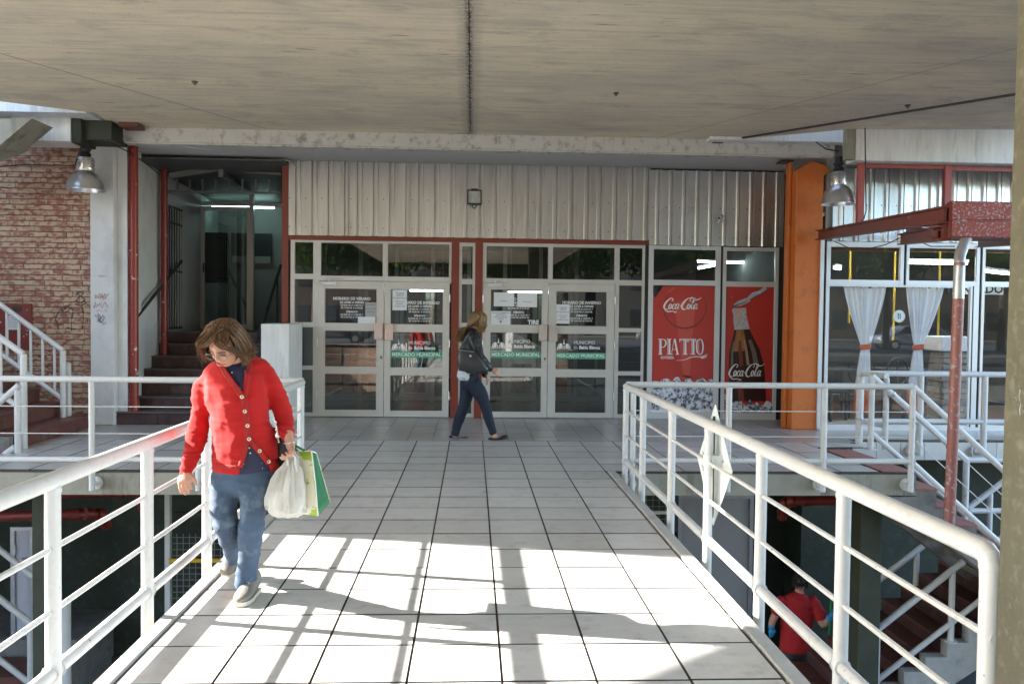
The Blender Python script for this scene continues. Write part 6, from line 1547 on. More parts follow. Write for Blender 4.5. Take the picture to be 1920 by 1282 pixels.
def face_parts(c, fr, parent, s=1.0, glasses=None):
    mb = MB()
    for sg in (-1,1):
        mb.path([on_face(c,fr,sg*.013,.0925,-.001+.002,s),on_face(c,fr,sg*.028,.089,.001,s),on_face(c,fr,sg*.042,.078,-.003,s)],[.002,.004,.002],6)
    mb.build('eyelid', M('eye_shadow', (.12,.06,.05), .6), parent, smooth=True)
    mb = MB()
    for sg in (-1,1): mb.path([on_face(c,fr,sg*.012,.096,.020,s),on_face(c,fr,sg*.03,.092,.025,s),on_face(c,fr,sg*.048,.077,.018,s)],[.002,.0035,.0015],6)
    mb.build('eyebrow', M('brow_hair', (.13,.08,.05), .8), parent, smooth=True)
    MB().path([on_face(c,fr,-.026,.084,-.055,s),on_face(c,fr,-.01,.097,-.056,s),on_face(c,fr,0,.0985,-.057,s),on_face(c,fr,.01,.097,-.056,s),on_face(c,fr,.026,.084,-.055,s)],[.001,.0045,.005,.0045,.001],8).build('mouth', LIP, parent, smooth=True)
    if glasses:
        mb = MB()
        for sg in (-1,1):
            pts = [on_face(c,fr,sg*.033+.024*math.copysign(abs(math.cos(a))**.7,math.cos(a)),.104-.006*abs(math.cos(a)),-.002+.016*math.copysign(abs(math.sin(a))**.7,math.sin(a)),s) for a in np.linspace(0,2*math.pi,21)]
            mb.path(pts,.0016,6); mb.path([on_face(c,fr,sg*.057,.098,.003,s),on_face(c,fr,sg*.076,.07,.004,s),on_face(c,fr,sg*.078,.0,.0,s)],.0015,6)
        mb.path([on_face(c,fr,-.010,.105,.003,s),on_face(c,fr,0,.109,.006,s),on_face(c,fr,.010,.105,.003,s)],.0015,6)
        mb.build('glasses', glasses, parent, smooth=True)
def hand_volume(mb, wrist, palm_end, spread, normal, curl, size=1.0, thumb_side=1, thumb_to=None):
    """palm and five separate bent fingers; spread = direction across the knuckles, normal = palm facing direction"""
    w = Vector(wrist); e = Vector(palm_end); d = (e-w).normalized(); s = Vector(spread); s = (s-d*s.dot(d)).normalized(); nr = d.cross(s)
    if nr.dot(Vector(normal)) < 0: nr = -nr
    L = (e-w).length
    loft(mb, [(w-d*.02, .024*size, .019*size),(w+d*L*.15,.027*size,.018*size),(w+d*L*.6,.040*size,.016*size),(e,.041*size,.013*size)], fr=nr, n=14)
    for k, (off, ln) in enumerate(((-1.5,.062),(-.5,.074),(.5,.070),(1.5,.054))):
        r = [.0095,.010,.0095,.0085][k]*size; p = e + s*off*.0195*size - d*.012; ang = 0; pts = [p]; dd = d
        for seg in (.42,.32,.26):
            ang += curl*(.75+.1*k*thumb_side); dd = (d*math.cos(ang)+nr*math.sin(ang)).normalized(); p = p+dd*ln*seg*size*1.12; pts.append(p)
        loft(mb, smooth_rings([(q, r*(1-.09*i), r*(1-.09*i)) for i, q in enumerate(pts)], 2), fr=s, n=10)
    t0 = w+d*L*.25+s*thumb_side*.026*size; t1 = t0 + (s*thumb_side*.6+d*.7+nr*.35).normalized()*.038*size; t2 = t1+(d*.75+nr*.55+s*thumb_side*.05).normalized()*.032*size
    loft(mb, smooth_rings([(t0,.013*size,.013*size),(t1,.0115*size,.0115*size),(t2,.009*size,.009*size)],2), fr=nr, n=10)
def strands(name, parent, mat, n, gen, seed, r0=.0018, sides=3, seg=7):
    "hair as many fine locks: gen(rng) returns control points"
    rg = np.random.default_rng(seed); V = []; F_ = []
    for _ in range(n):
        P = gen(rg); 
        if P is None: continue
        P = np.array([list(p) for p in P]); m_ = len(P); out = []
        for i in range(m_-1):
            q0, q1, q2, q3 = P[max(i-1,0)], P[i], P[i+1], P[min(i+2,m_-1)]
            for t in np.linspace(0,1,3,endpoint=(i==m_-2)): out.append(.5*((2*q1)+(-q0+q2)*t+(2*q0-5*q1+4*q2-q3)*t*t+(-q0+3*q1-3*q2+q3)*t**3))
        out = np.array(out); M_ = len(out); d = np.gradient(out, axis=0); d /= np.linalg.norm(d,axis=1)[:,None]+1e-9
        a = np.cross(d, np.array([.31,.57,.76])); a /= np.linalg.norm(a,axis=1)[:,None]+1e-9; b = np.cross(d, a); rr = r0*rg.uniform(.7,1.4); base = len(V)
        for i in range(M_):
            w = rr*(1-.75*(i/(M_-1))**2)
            for k in range(sides): t = 2*math.pi*k/sides; V.append(tuple(out[i]+a[i]*w*math.cos(t)+b[i]*w*math.sin(t)))
        F_ += [(base+i*sides+k, base+i*sides+(k+1)%sides, base+(i+1)*sides+(k+1)%sides, base+(i+1)*sides+k) for i in range(M_-1) for k in range(sides)]
    mb = MB(); mb.v = V; mb.f = F_; mb.mi = [0]*len(F_); me = bpy.data.meshes.new(name); off = wloc(parent)
    me.from_pydata([(v[0]-off.x,v[1]-off.y,v[2]-off.z) for v in V],[],F_); me.materials.append(mat); me.polygons.foreach_set('use_smooth',[True]*len(F_))
    o = bpy.data.objects.new(name, me); COL.objects.link(o); o.parent = parent; return o
def hair_mat(name, c1, c2, c3):
    mt = bpy.data.materials.new(name); mt.use_nodes = True; t = mt.node_tree; L = t.links.new; b = t.nodes['Principled BSDF']; b.inputs['Roughness'].default_value=.42; b.inputs['Specular IOR Level'].default_value=.4
    g = nn(t,'ShaderNodeNewGeometry'); cr = nn(t,'ShaderNodeValToRGB'); e = cr.color_ramp.elements; e[0].color = rgba(c1); e[1].color = rgba(c3); q = e.new(.5); q.color = rgba(c2)
    L(g.outputs['Random Per Island'], cr.inputs[0]); L(cr.outputs[0], b.inputs['Base Color']); return mt
def sneaker(parent, heel, toe, w, mat, sole_mat, lace_mat, name='shoe', h=.085, pitch=0):
    heel = Vector(heel); toe = Vector(toe); d = (toe-heel); L = d.length; d.normalize(); s = d.cross(Vector((0,0,1))).normalized(); u = s.cross(d)
    P = lambda f, x, z: heel+d*L*f+s*x+u*z
    prof = [(0,.55,.05,.045),(.06,.78,.06,.058),(.2,.80,.062,.060),(.35,.82,.056,.052),(.5,.9,.045,.040),(.7,1.0,.035,.030),(.85,.92,.030,.024),(.95,.7,.026,.018),(1.0,.4,.024,.012)]
    mb = MB(); loft(mb, smooth_rings([(P(f,0,zc+.008), w*k, hh) for f,k,zc,hh in prof],3), fr=u, n=18)
    o = fuse(mb, .006, name, mat, parent, smooth=2)
    mb = MB(); out = [(P(f,w*k*1.03,0)) for f,k,_,_ in prof]+[(P(f,-w*k*1.03,0)) for f,k,_,_ in reversed(prof)]
    mb.prism(out, u*.022); mb.build('sole', sole_mat, parent)
    if lace_mat:
        mb = MB()
        for f, z in ((.34,.142),(.42,.130),(.50,.115),(.58,.098)): mb.path([P(f,-w*.42,z-.012),P(f+.01,0,z+.004),P(f,w*.42,z-.012)],.0028,6)
        mb.path([P(.30,.0,.14),P(.36,.018,.15),P(.46,.02,.125),P(.38,.004,.14)],.0022,6); mb.path([P(.30,.0,.14),P(.37,-.018,.15),P(.50,-.02,.115)],.0022,6)
        mb.build('laces', lace_mat, parent, smooth=True)
    return o
# ---------------------------------------------------------------- woman in the red cardigan
D0 = 4.46; K = D0/1580
def Pw(x, y, dy=0.0): return A(x, y, D0+dy)
def ring(x, y, hw, b, dy=0.0): return (Pw(x,y,dy), hw*(D0+dy)/1580, b)
w1 = empty('person', (A(455,1137,4.42).x, 4.46, 0), 'woman in a red cardigan and jeans walking with shopping bags, looking down', 'person')
FR1 = (-.12,-.99,0)
torso1 = smooth_rings([ring(441,671,26,.06,.03),ring(441,684,44,.088,.03),ring(440,705,57,.110,.02),ring(441,735,59,.118,.01),ring(447,768,56,.120,0),ring(452,800,56,.122,0),ring(458,836,61,.132,0),ring(460,868,62.5,.138,0),ring(460.5,880,62,.137,0)],3)
armL = smooth_rings([ring(405,700,14,.046,.03),ring(392,706,18,.054,.04),ring(381,728,23,.060,.05),ring(376,768,22.5,.058,.06),ring(369,812,22,.056,.02),ring(361,848,19,.050,-.03),ring(352,872,16.5,.043,-.06),ring(347.5,884,16,.040,-.075),ring(347,890,16,.040,-.08)],4)
armR = smooth_rings([ring(476,684,13,.046,.03),ring(494,694,18,.054,.04),ring(506,714,20.5,.060,.05),ring(523,748,21,.058,.07),ring(531,780,20,.056,.05),ring(537,804,18,.050,.0),ring(540,820,14.5,.040,-.04)],4)
RED1 = M('red_knit', (.44,.003,.004), .9, var=.08, vscale=20, sheen=.05, bump=.35, bscale=420)
def knit_disp(p):
    x, y = proj(p); s = 0
    sl = max(0, 1-abs(y-(800 if x > 480 else 838))/46) if (x > 512 or x < 392) else 0      # gathered sleeves
    s += sl*.013*ridge(p, (5,5,44), 3)
    s += .005*folds(p, (8,8,7), 1) + .0055*ridge(Vector((p.x-p.z*.4,p.y,p.z)), (6,5,26), 5) - .002
    lx = abs(x-452)/60; s += .008*ridge(Vector((p.x+p.z*.5,p.y,p.z*.6-p.x*.4)), (10,5,10), 8)*min(1,lx) - .004
    return s-.004
VN = [(406,640),(406,668),(420,692),(438,716),(455,739),(460,736),(464,700),(469,640)]
HV = [(468,829),(480,838),(492,850),(504,869),(512,900),(444,900),(450,876),(458,852),(463,838)]
def cutc(c, nrm):
    x, y = proj(c); front = nrm.y < .35
    if y < 672 and 414 < x < 466: return True
    return front and c.y < D0+.02 and (inpoly(x,y,VN) or inpoly(x,y,HV)) or nrm.z < -.75 and y > 868
armL = [(r[0], r[1]*.86, r[2]*.86) for r in armL]; armR = [(r[0], r[1]*.87, r[2]*.87) for r in armR]
mb = MB(); loft(mb, torso1, FR1); loft(mb, armL, FR1); loft(mb, armR, FR1)
loft(mb, smooth_rings([ring(450,676,12,.05,.03),ring(470,676,11,.05,.03),ring(486,681,12,.05,.03),ring(497,690,12,.05,.04)],3), FR1); loft(mb, smooth_rings([ring(428,680,12,.05,.03),ring(410,686,11,.05,.03),ring(396,695,12,.05,.03),ring(388,705,12,.05,.04)],3), FR1)
card = fuse(mb, .0085, 'cardigan', RED1, w1, 7, knit_disp, cutc, thick=.006)
# blouse under it
def shrink(rs, f): return [(r[0], r[1]*f, r[2]*f) for r in rs]
def dots_mat():
    mt = bpy.data.materials.new('navy_dotted'); mt.use_nodes = True; t = mt.node_tree; L = t.links.new; b = t.nodes['Principled BSDF']; b.inputs['Roughness'].default_value=.7
    g = nn(t,'ShaderNodeNewGeometry'); v = nn(t,'ShaderNodeTexVoronoi'); v.inputs['Scale'].default_value=34; v.inputs['Randomness'].default_value=.75; L(g.outputs['Position'], v.inputs['Vector'])
    c = nn(t,'ShaderNodeMath',operation='LESS_THAN'); c.inputs[1].default_value=.16; L(v.outputs['Distance'], c.inputs[0]); mx = nn(t,'ShaderNodeMix',data_type='RGBA'); mx.inputs[6].default_value=(.012,.014,.045,1); mx.inputs[7].default_value=(.65,.55,.5,1)
    L(c.outputs[0], mx.inputs[0]); L(mx.outputs[2], b.inputs['Base Color']); return mt
NAVY = dots_mat()
mb = MB(); loft(mb, [(r[0], r[1]*.93, r[2]*.90) for r in torso1], FR1)
loft(mb, [(Pw(441,690,.04),.075,.065),(Pw(440,668,.02),.060,.056),(Pw(438,656,.0),.056,.054)], FR1)
fuse(mb, .009, 'blouse', NAVY, w1, 5, lambda p: .004*folds(p,(14,10,10),2))
# knitted bands laid on the cardigan
dg = bpy.context.evaluated_depsgraph_get(); bvh = BVHTree.FromObject(card, dg); off1 = wloc(w1)
def onto(x, y, lift=.003, fallback=D0-.13):
    d = (A(x,y,1)-CP).normalized(); h = bvh.ray_cast(CP-off1, d)
    if h[0] is None or (h[0]+off1).y > D0+.06: return None
    return h[0]+off1-d*lift
def band(pts, wpx, name, lift=.0045):
    L_, R_, last = [], [], None; P = []
    for (a, b) in zip(pts[:-1], pts[1:]):
        n = max(2, int(math.dist(a,b)/5)); P += [(a[0]+(b[0]-a[0])*i/n, a[1]+(b[1]-a[1])*i/n) for i in range(n)]
    P.append(pts[-1]); mb = MB(); vs = []
    yl = None
    for i, p in enumerate(P):
        q = P[min(i+1,len(P)-1)]; q0 = P[max(i-1,0)]; d = np.array([q[0]-q0[0], q[1]-q0[1]]); d /= np.linalg.norm(d)+1e-9; nx = np.array([-d[1], d[0]])*wpx/2
        row = []
        for f in (-1,-.33,.33,1):
            x, y = p[0]+nx[0]*f, p[1]+nx[1]*f; h = onto(x,y,lift+.0015*(1-abs(f)))
            row.append(h)
        known = [h for h in row if h is not None]
        yv = sum(h.y for h in known)/len(known) if known else yl
        if yv is None: continue
        yl = yv
        for f, h in zip((-1,-.33,.33,1), row): vs.append(h if h is not None and abs(h.y-yv) < .03 else A(p[0]+nx[0]*f, p[1]+nx[1]*f, yv-.002))
    n = len(vs)//4; mb.add(vs, [(i*4+k, i*4+k+1, (i+1)*4+k+1, (i+1)*4+k) for i in range(n-1) for k in range(3)])
    o = mb.build(name, RIB, w1, smooth=True); so = o.modifiers.new('t','SOLIDIFY'); so.thickness = .003; return o
RIB = M('red_rib_knit', (.36,.006,.005), .8, bump=.8, bscale=260, stretch=(1,1,.12))
band([(410,676),(421,698),(437,720),(452,741),(458,757)], 11, 'rib_band')
band([(466,660),(466,690),(462,722),(458,742),(461,768),(465,798),(468,824),(478,836),(490,849),(505,868)], 12, 'rib_band')
band([(456,752),(461,790),(463,824),(460,840),(455,858),(450,876)], 10, 'rib_band', .003)
band([(400,872),(420,875),(448,877)], 9, 'hem_band', .003)
band([(507,868),(515,866),(521,864)], 9, 'hem_band', .003)
BUT = M('ivory_button', (.62,.52,.38), .35)
for (x, y) in ((453.5,744),(459,771),(464,798),(467,823),(487,845),(504,865)):
    h = onto(x, y, .009) or Pw(x,y,-.135)
    b = MB().lathe([(.001,-.004),(.007,-.004),(.0095,-.002),(.010,.001),(.010,.004)], h, 16, 'y').build('button', BUT, w1, smooth=True)
    MB().lathe([(.001,-.0052),(.0035,-.0052),(.0036,-.004)], h, 8, 'y').build('button_eye', MT['black'], b)
# jeans
DEN = M('faded_denim', (.046,.082,.145), .8, var=.45, vscale=5, stretch=(1,1,.6), dirt=(.19,.25,.33), dirt_amt=.8, dscale=5, bump=.3, bscale=300)
legF = smooth_rings([ring(486,897,32,.096,-.01),ring(480,925,28.5,.088,-.03),ring(475.5,953,25.5,.076,-.04),ring(472,990,22.5,.066,-.03),ring(468.5,1030,20.5,.060,.02),ring(463.5,1064,17.5,.055,.06),ring(459.5,1092,16.5,.056,.085)],4)
legB = smooth_rings([ring(428,897,32,.096,.0),ring(422,925,27.5,.086,.0),ring(420,950,24.5,.076,-.01),ring(424,985,21.5,.066,.0),ring(431,1010,18.5,.062,.12),ring(437,1030,15.5,.055,.25),ring(440,1043,14.5,.054,.36)],4)
def denim_disp(p):
    x, y = proj(p); k = max(0,1-abs(y-985)/40)+max(0,1-abs(y-1085)/22)*1.3+max(0,1-abs(y-905)/25)*.8
    return .0085*k*ridge(Vector((p.x,p.y,p.z+.35*p.x)), (4,4,26), 2)+.007*folds(p,(8,8,6),4)+.006*ridge(Vector((p.x,p.y,p.z-.3*p.x)),(7,5,17),7)-.003
mb = MB(); loft(mb, [ring(460.5,862,57,.118,.01),ring(460,880,61,.128,.01),ring(458,902,62,.126,.01),ring(456,915,56,.115,.01)], FR1); loft(mb, legF, FR1); loft(mb, legB, FR1)
jeans = fuse(mb, .0085, 'jeans', DEN, w1, 5, denim_disp)
# turned-up hem
hm = MB(); c = Pw(459.5,1090,-.05); n = 24
loft(hm, [(Pw(460.5,1079,.075),.051,.058),(Pw(459.5,1088,.085),.053,.061),(Pw(459,1096,.09),.053,.061)], FR1)
fuse(hm, .006, 'turned_hem', DEN, w1, 2)
# body: head, neck, hands, ankles in one surface
HC = Pw(424,645,-.12); FH = (-.28,-.78,-.63)
vs, fs, fr1 = head_points(HC, FH, roll=R(-6), s=1.02)
mb = MB(); mb.add(vs, fs)
loft(mb, [(Pw(442,700,.03),.07,.06),(Pw(440,672,.0),.052,.055),(Pw(434,655,-.05),.05,.055)], FR1)
loft(mb, shrink(torso1, .8), FR1); loft(mb, shrink(armL, .56), FR1); loft(mb, shrink(armR, .56), FR1)
loft(mb, shrink(legF[:-1], .8), FR1); loft(mb, shrink(legB[:-1], .8), FR1); loft(mb, [ring(458,875,50,.10),ring(457,905,50,.10)], FR1)
loft(mb, [(Pw(459,1080,.08),.036,.042),(Pw(457.5,1108,.10),.034,.045)], FR1)
loft(mb, [(Pw(348,872,-.065),.020,.018),(Pw(347,889,-.078),.024,.02)], FR1)
hand_volume(mb, Pw(346,886,-.08), Pw(345,903,-.10), (.95,-.3,0), (.5,.8,-.1), .30, .98, thumb_side=1)
loft(mb, [(Pw(540,812,-.03),.028,.028),(Pw(543,826,-.06),.025,.024),(Pw(545,838,-.075),.025,.022)], FR1)
hand_volume(mb, Pw(545,837,-.078), Pw(547,852,-.09), (.55,-.8,0), (-.8,-.45,0), .85, .92, thumb_side=1)
fuse(mb, .0052, 'body', SKIN, w1, 3)
face_parts(HC, fr1, w1, 1.02, glasses=M('glasses_frame', (.16,.15,.18), .3))
# hair: a full bob falling forward around the face
HAIR1 = hair_mat('chestnut_hair', (.022,.011,.006), (.10,.046,.02), (.28,.15,.065))
Fh, Uh, Rh = fr1
def hp(x, y, z): return HC+(Rh*x+Fh*y+Uh*z)*1.02
def bob(rg):
    th = rg.uniform(-2.75, 2.75) if rg.random() < .75 else rg.uniform(-math.pi, math.pi)
    t0 = rg.uniform(.0,.035); sx, cy_ = math.sin(th), math.cos(th); k = rg.uniform(.96,1.06)
    front = max(0, cy_)
    if front > .80 and abs(sx) < .6 and rg.random() < .0: return None
    p0 = hp(rg.normal()*.018-.012, -.01+rg.normal()*.012, .121*k)
    p1 = hp(.072*sx*k, .075*cy_*k, .098*k)
    p2 = hp(.097*sx*k, .097*cy_*k, .045)
    if front > .45:      # fringe swept to the sides over the brow
        sd = 1 if (sx > -.1) else -1
        p2 = hp(.060*sx+sd*.03, .100*k, .074+rg.normal()*.006); p3 = hp(sd*.092*k, .070+rg.normal()*.006, .030); p4 = hp(sd*(.116+rg.normal()*.008), .045, -.045+rg.normal()*.02)
        return [p0,p1,p2,p3,p4]
    G = Vector((0,0,-1)); L = rg.uniform(.35,.80)
    p3 = hp(.114*sx*k, .102*cy_*k, -.018)+G*.008
    p4 = hp(.113*sx*k+rg.normal()*.010, .092*cy_*k+rg.normal()*.01, -.085*L)+G*.012*L+Vector((rg.normal()*.006,0,0))
    p5 = hp(.098*sx*k+rg.normal()*.014, .085*cy_*k+rg.normal()*.012, -.112*L)+G*.008*L
    return [p0,p1,p2,p3,p4,p5]
cap = MB(); vs, fs, _ = head_points(HC-Fh*.006+Uh*.006, FH, roll=R(-6), s=1.08)
keep = [f for f in fs if all((((vs[i]-HC).dot(Fh) < .045 or (vs[i]-HC).dot(Uh) > .070) and (vs[i]-HC).dot(Uh) > -.085) for i in f)]
cap.add(vs, keep); cp_ = cap.build('hair_base', HAIR1, w1, smooth=True)
strands('hair', w1, HAIR1, 1900, bob, 5, r0=.0026)
def fly(rg):
    P = bob(rg); return [p+Vector((rg.normal(),rg.normal(),rg.normal()))*.012*(i/len(P)) + (p-HC)*.05*(i/len(P)) for i, p in enumerate(P)]
strands('loose_hair', w1, HAIR1, 260, fly, 9, r0=.0013)
# sneakers
SHO = M('grey_canvas', (.19,.18,.165), .8, var=.15, vscale=15, bump=.3, bscale=200); SOL = M('cream_sole', (.55,.50,.42), .6, dirt=(.2,.17,.13), dirt_amt=.5, dscale=20); LAC = M('laces', (.6,.58,.54), .8)
fx = A(457,1120,4.45).x
sneaker(w1, (fx+.018,4.625,.006), (fx-.004,4.375,.004), .047, SHO, SOL, LAC)
q = Pw(437,1046,.42)
sneaker(w1, (q.x+.005,q.y+.06,q.z-.02), (q.x-.02,q.y-.06,.015), .044, SHO, SOL, LAC)
# wrist watch
MB().path([Pw(543,829,-.065)+Vector((.027*math.cos(a),.025*math.sin(a),.004*math.cos(a))) for a in np.linspace(0,2*math.pi,20)],.005,8).build('watch', MT['lamp_metal'], w1, smooth=True)
# ---- what she carries (things of their own)
def bag_mat(name, col, tr=.45):
    mt = bpy.data.materials.new(name); mt.use_nodes = True; t = mt.node_tree; L = t.links.new; b = t.nodes['Principled BSDF']; out = t.nodes['Material Output']
    b.inputs['Base Color'].default_value = rgba(col); b.inputs['Roughness'].default_value=.35; tl = nn(t,'ShaderNodeBsdfTranslucent'); tl.inputs[0].default_value=rgba(col); mx = nn(t,'ShaderNodeMixShader'); mx.inputs[0].default_value=tr
    L(b.outputs[0], mx.inputs[1]); L(tl.outputs[0], mx.inputs[2]); L(mx.outputs[0], out.inputs[0])
    g = nn(t,'ShaderNodeNewGeometry'); n = nn(t,'ShaderNodeTexNoise'); n.inputs['Scale'].default_value=14; n.inputs['Detail'].default_value=5; n.inputs['Distortion'].default_value=1.2; L(g.outputs['Position'], n.inputs['Vector']); bp = nn(t,'ShaderNodeBump'); bp.inputs['Strength'].default_value=.6; bp.inputs['Distance'].default_value=.02; L(n.outputs[0], bp.inputs['Height']); L(bp.outputs[0], b.inputs['Normal']); L(bp.outputs[0], tl.inputs['Normal'])
    return mt
PB = bag_mat('white_plastic_film', (.78,.77,.74))
pb = empty('plastic_bag', Pw(540,965,-.08), 'thin white plastic bag hanging full from her left hand', 'bag')
rows = [(546,858,7,.018),(544,868,11,.03),(542,882,19,.045),(540,898,26,.06),(538,914,31,.072),(536,930,34,.08),(535,944,36,.085),(536,954,35,.083),(539,961,30,.07),(542,966,20,.05),(543,968,5,.012)]
N = 96; vs = []
for j, (x,y,hw,b) in enumerate(rows):
    c = Pw(x,y,-.07); 
    for i in range(N):
        th = 2*math.pi*i/N; am = .16*math.exp(-((j-1)/4.0)**2)+.035; f = 1+am*math.sin(th*13+1.7*math.sin(j*.8)+j*.25)+.10*math.sin(th*5+j*.9)+.08*math.sin(th*3+j*1.7)+.05*math.sin(th*9-j*2.1)
        vs.append(c+Vector((hw*K*math.cos(th)*f, b*math.sin(th)*f, .004*math.sin(th*7+j))))
mb = MB(); mb.add(vs, [(j*N+i, j*N+(i+1)%N, (j+1)*N+(i+1)%N, (j+1)*N+i) for j in range(len(rows)-1) for i in range(N)]); mb.build('bag_film', PB, pb, smooth=True)
for (x0,x1,dy) in ((539,551,-.10),(548,556,-.05)):
    pts = [Pw(x0,872,dy),Pw(x0-1.5,856,dy-.01),Pw((x0+x1)/2,846,dy-.015),Pw(x1+2,857,dy),Pw(x1+5,884,dy)]
    mb = MB(); mb.path(pts,[.007,.006,.005,.006,.009],8); mb.build('handle_loop', PB, pb, smooth=True)
gb = empty('shopping_bag', Pw(585,970,.0), 'green and white reusable shopping bag behind the plastic bag', 'bag')
GW = M('leafy_print_fabric', (.74,.73,.60), .5, dirt=(.50,.60,.18), dirt_amt=1.0, dscale=5, chips=(.36,.52,.05), chip_amt=.51, chip_scale=9); GG = M('green_woven_plastic', (.015,.16,.075), .4, var=.25, vscale=18, bump=.5, bscale=30); WH = M('white_edge', (.75,.75,.7), .5)
f0, f1, f2, f3 = Pw(541,846,.02), Pw(584,845,-.03), Pw(596,967,-.05), Pw(551,962,.0)
g1, g2 = Pw(593,849,.14), Pw(619,942,.16); h1, h2 = Pw(552,850,.19), Pw(572,945,.2)
def sheet(name, quad_, mat, nseg=8, amp=.006, seed=0):
    a,b,c,d = quad_; vs=[]; nr=((b-a).cross(d-a)).normalized()
    for i in range(nseg+1):
        for j in range(nseg+1):
            u,v=i/nseg,j/nseg; p=(a*(1-u)+b*u)*(1-v)+(d*(1-u)+c*u)*v; e=math.sin(math.pi*u)*math.sin(math.pi*v)
            vs.append(p+nr*amp*(2*e*folds(p,(12,12,12),seed)+.7*e))
    mb=MB(); mb.add(vs,[(i*(nseg+1)+j,i*(nseg+1)+j+1,(i+1)*(nseg+1)+j+1,(i+1)*(nseg+1)+j) for i in range(nseg) for j in range(nseg)]); o=mb.build(name,mat,gb,smooth=True); so=o.modifiers.new('t','SOLIDIFY'); so.thickness=.0015; return o
sheet('front_panel',(f0,f1,f2,f3),GW,seed=1,amp=.012); sheet('side_panel',(f1,g1,g2,f2),GG,seed=2,amp=.014); sheet('back_panel',(h1,g1,g2,h2),GG,seed=3); sheet('side_panel',(f0,h1,h2,f3),GG,seed=4); sheet('base_panel',(f3,f2,g2,h2),GG,seed=5)
MB().path([f1,f1.lerp(f2,.5)+Vector((.004,-.003,0)),f2],.0035,6).build('piping', WH, gb); MB().path([f0,f1,g1],.003,6).build('piping', WH, gb); MB().path([g1,g2],.003,6).build('piping', GW, gb)
for a,b in ((f0.lerp(f1,.25),f0.lerp(f1,.7)),(h1.lerp(g1,.3),h1.lerp(g1,.7))):
    MB().path([a,Pw(546,835,-.03),Pw(547,846,-.08),Pw(551,834,-.02),b],.006,6).build('strap', GG, gb, smooth=True)
pr = empty('black_purse', Pw(530,886,.02), 'small black leather purse tucked at her left hip', 'purse')
mb = MB(); loft(mb, smooth_rings([(Pw(524,822,.03),.016,.05),(Pw(525,838,.02),.028,.07),(Pw(531,858,.01),.030,.075),(Pw(537,874,.0),.024,.06),(Pw(541,884,.0),.012,.03)],3),(1,-.3,0)); fuse(mb,.007,'purse_body',M('black_leather',(.025,.025,.026),.38,bump=.3,bscale=60),pr,3,lambda p:.004*folds(p,(20,20,20),3))
mb = MB()
for k in range(14): p = Pw(509+k*1.15+2*math.sin(k*.3), 776+k*4.0, -.05); mb.lathe([(.001,-.005),(.004,-.003),(.005,0),(.004,.003),(.001,.005)],p,8)
mb.build('bead_chain', WH, pr, kind='stuff')
# ---------------------------------------------------------------- woman walking past the doors
D2 = 10.42
def P2(x,y,dy=0): return A(x,y,D2+dy)
def rg2(x,y,b,a,dy=0): return (P2(x,y,dy), a, b*(D2+dy)/1580)
w2 = empty('person', (P2(890,826).x, D2, 0), 'woman with long fair hair in a black jacket and jeans walking past the doors', 'person')
FX = (1,0,0)
LEA = M('black_jacket_leather', (.022,.022,.026), .38, var=.2, vscale=8, bump=.25, bscale=60)
t2 = smooth_rings([rg2(890,617,7,.07),rg2(887,626,13,.15),rg2(886,640,18,.17),rg2(884,660,18.5,.165),rg2(880,682,18,.16),rg2(878,697,18.5,.165)],3)
a2n = smooth_rings([rg2(885,629,9,.060,-.15),rg2(889,645,9.5,.062,-.19),rg2(898,667,9,.058,-.22),rg2(909,680,8,.05,-.22),rg2(921,692,6.2,.042,-.20)],4)
a2f = smooth_rings([rg2(889,629,9,.060,.15),rg2(896,652,9,.060,.19),rg2(900,678,8.5,.056,.17),rg2(906,695,7,.048,.12),rg2(911,704,6,.042,.08)],4)
mb = MB(); loft(mb,t2,FX); loft(mb,a2n,FX); loft(mb,a2f,FX)
fuse(mb,.012,'jacket',LEA,w2,4,lambda p:.006*ridge(p,(8,8,26),2)+.004*folds(p,(10,10,10),4))
def floral():
    mt = M('floral_blouse',(.55,.58,.62),.8,dirt=(.03,.04,.08),dirt_amt=1,dscale=22); return mt
mb = MB(); loft(mb,[rg2(878,690,17,.15),rg2(876,702,19,.16),rg2(874,710,18,.165)],FX); fuse(mb,.01,'blouse',floral(),w2,3,lambda p:.008*folds(p,(14,14,6),4))
DK = M('dark_denim',(.005,.011,.032),.75,var=.3,vscale=8,bump=.3,bscale=200)
l2r = smooth_rings([rg2(876,718,13.5,.085,.08),rg2(875,738,12.5,.08,.08),rg2(870,760,10.5,.068,.08),rg2(861,785,9.5,.058,.08),rg2(855,806,7.5,.048,.08),rg2(853,815,7.5,.046,.08)],4)
l2f = smooth_rings([rg2(887,718,14.5,.085,-.08),rg2(899,736,13.5,.08,-.08),rg2(908,754,10.5,.066,-.08),rg2(915,780,9,.058,-.08),rg2(922,803,7,.048,-.08),rg2(925,812,7,.046,-.08)],4)
mb = MB(); loft(mb,[rg2(880,700,17,.155),rg2(881,716,18,.16),rg2(882,724,15,.14)],FX); loft(mb,l2r,FX); loft(mb,l2f,FX)
fuse(mb,.011,'jeans',DK,w2,4,lambda p:.005*ridge(p,(6,6,30),6))
H2 = P2(896,601); F2 = (.93,-.25,-.28)
vs,fs,fr2 = head_points(H2,F2,s=.98); mb = MB(); mb.add(vs,fs)
loft(mb,[(P2(889,628),.06,.055),(P2(893,614),.05,.05)],FX); loft(mb,shrink(t2,.8),FX); loft(mb,shrink(a2n,.75),FX); loft(mb,shrink(a2f,.75),FX); loft(mb,shrink(l2r,.78),FX); loft(mb,shrink(l2f,.78),FX); loft(mb,[rg2(880,700,13,.12),rg2(881,720,13,.12)],FX)
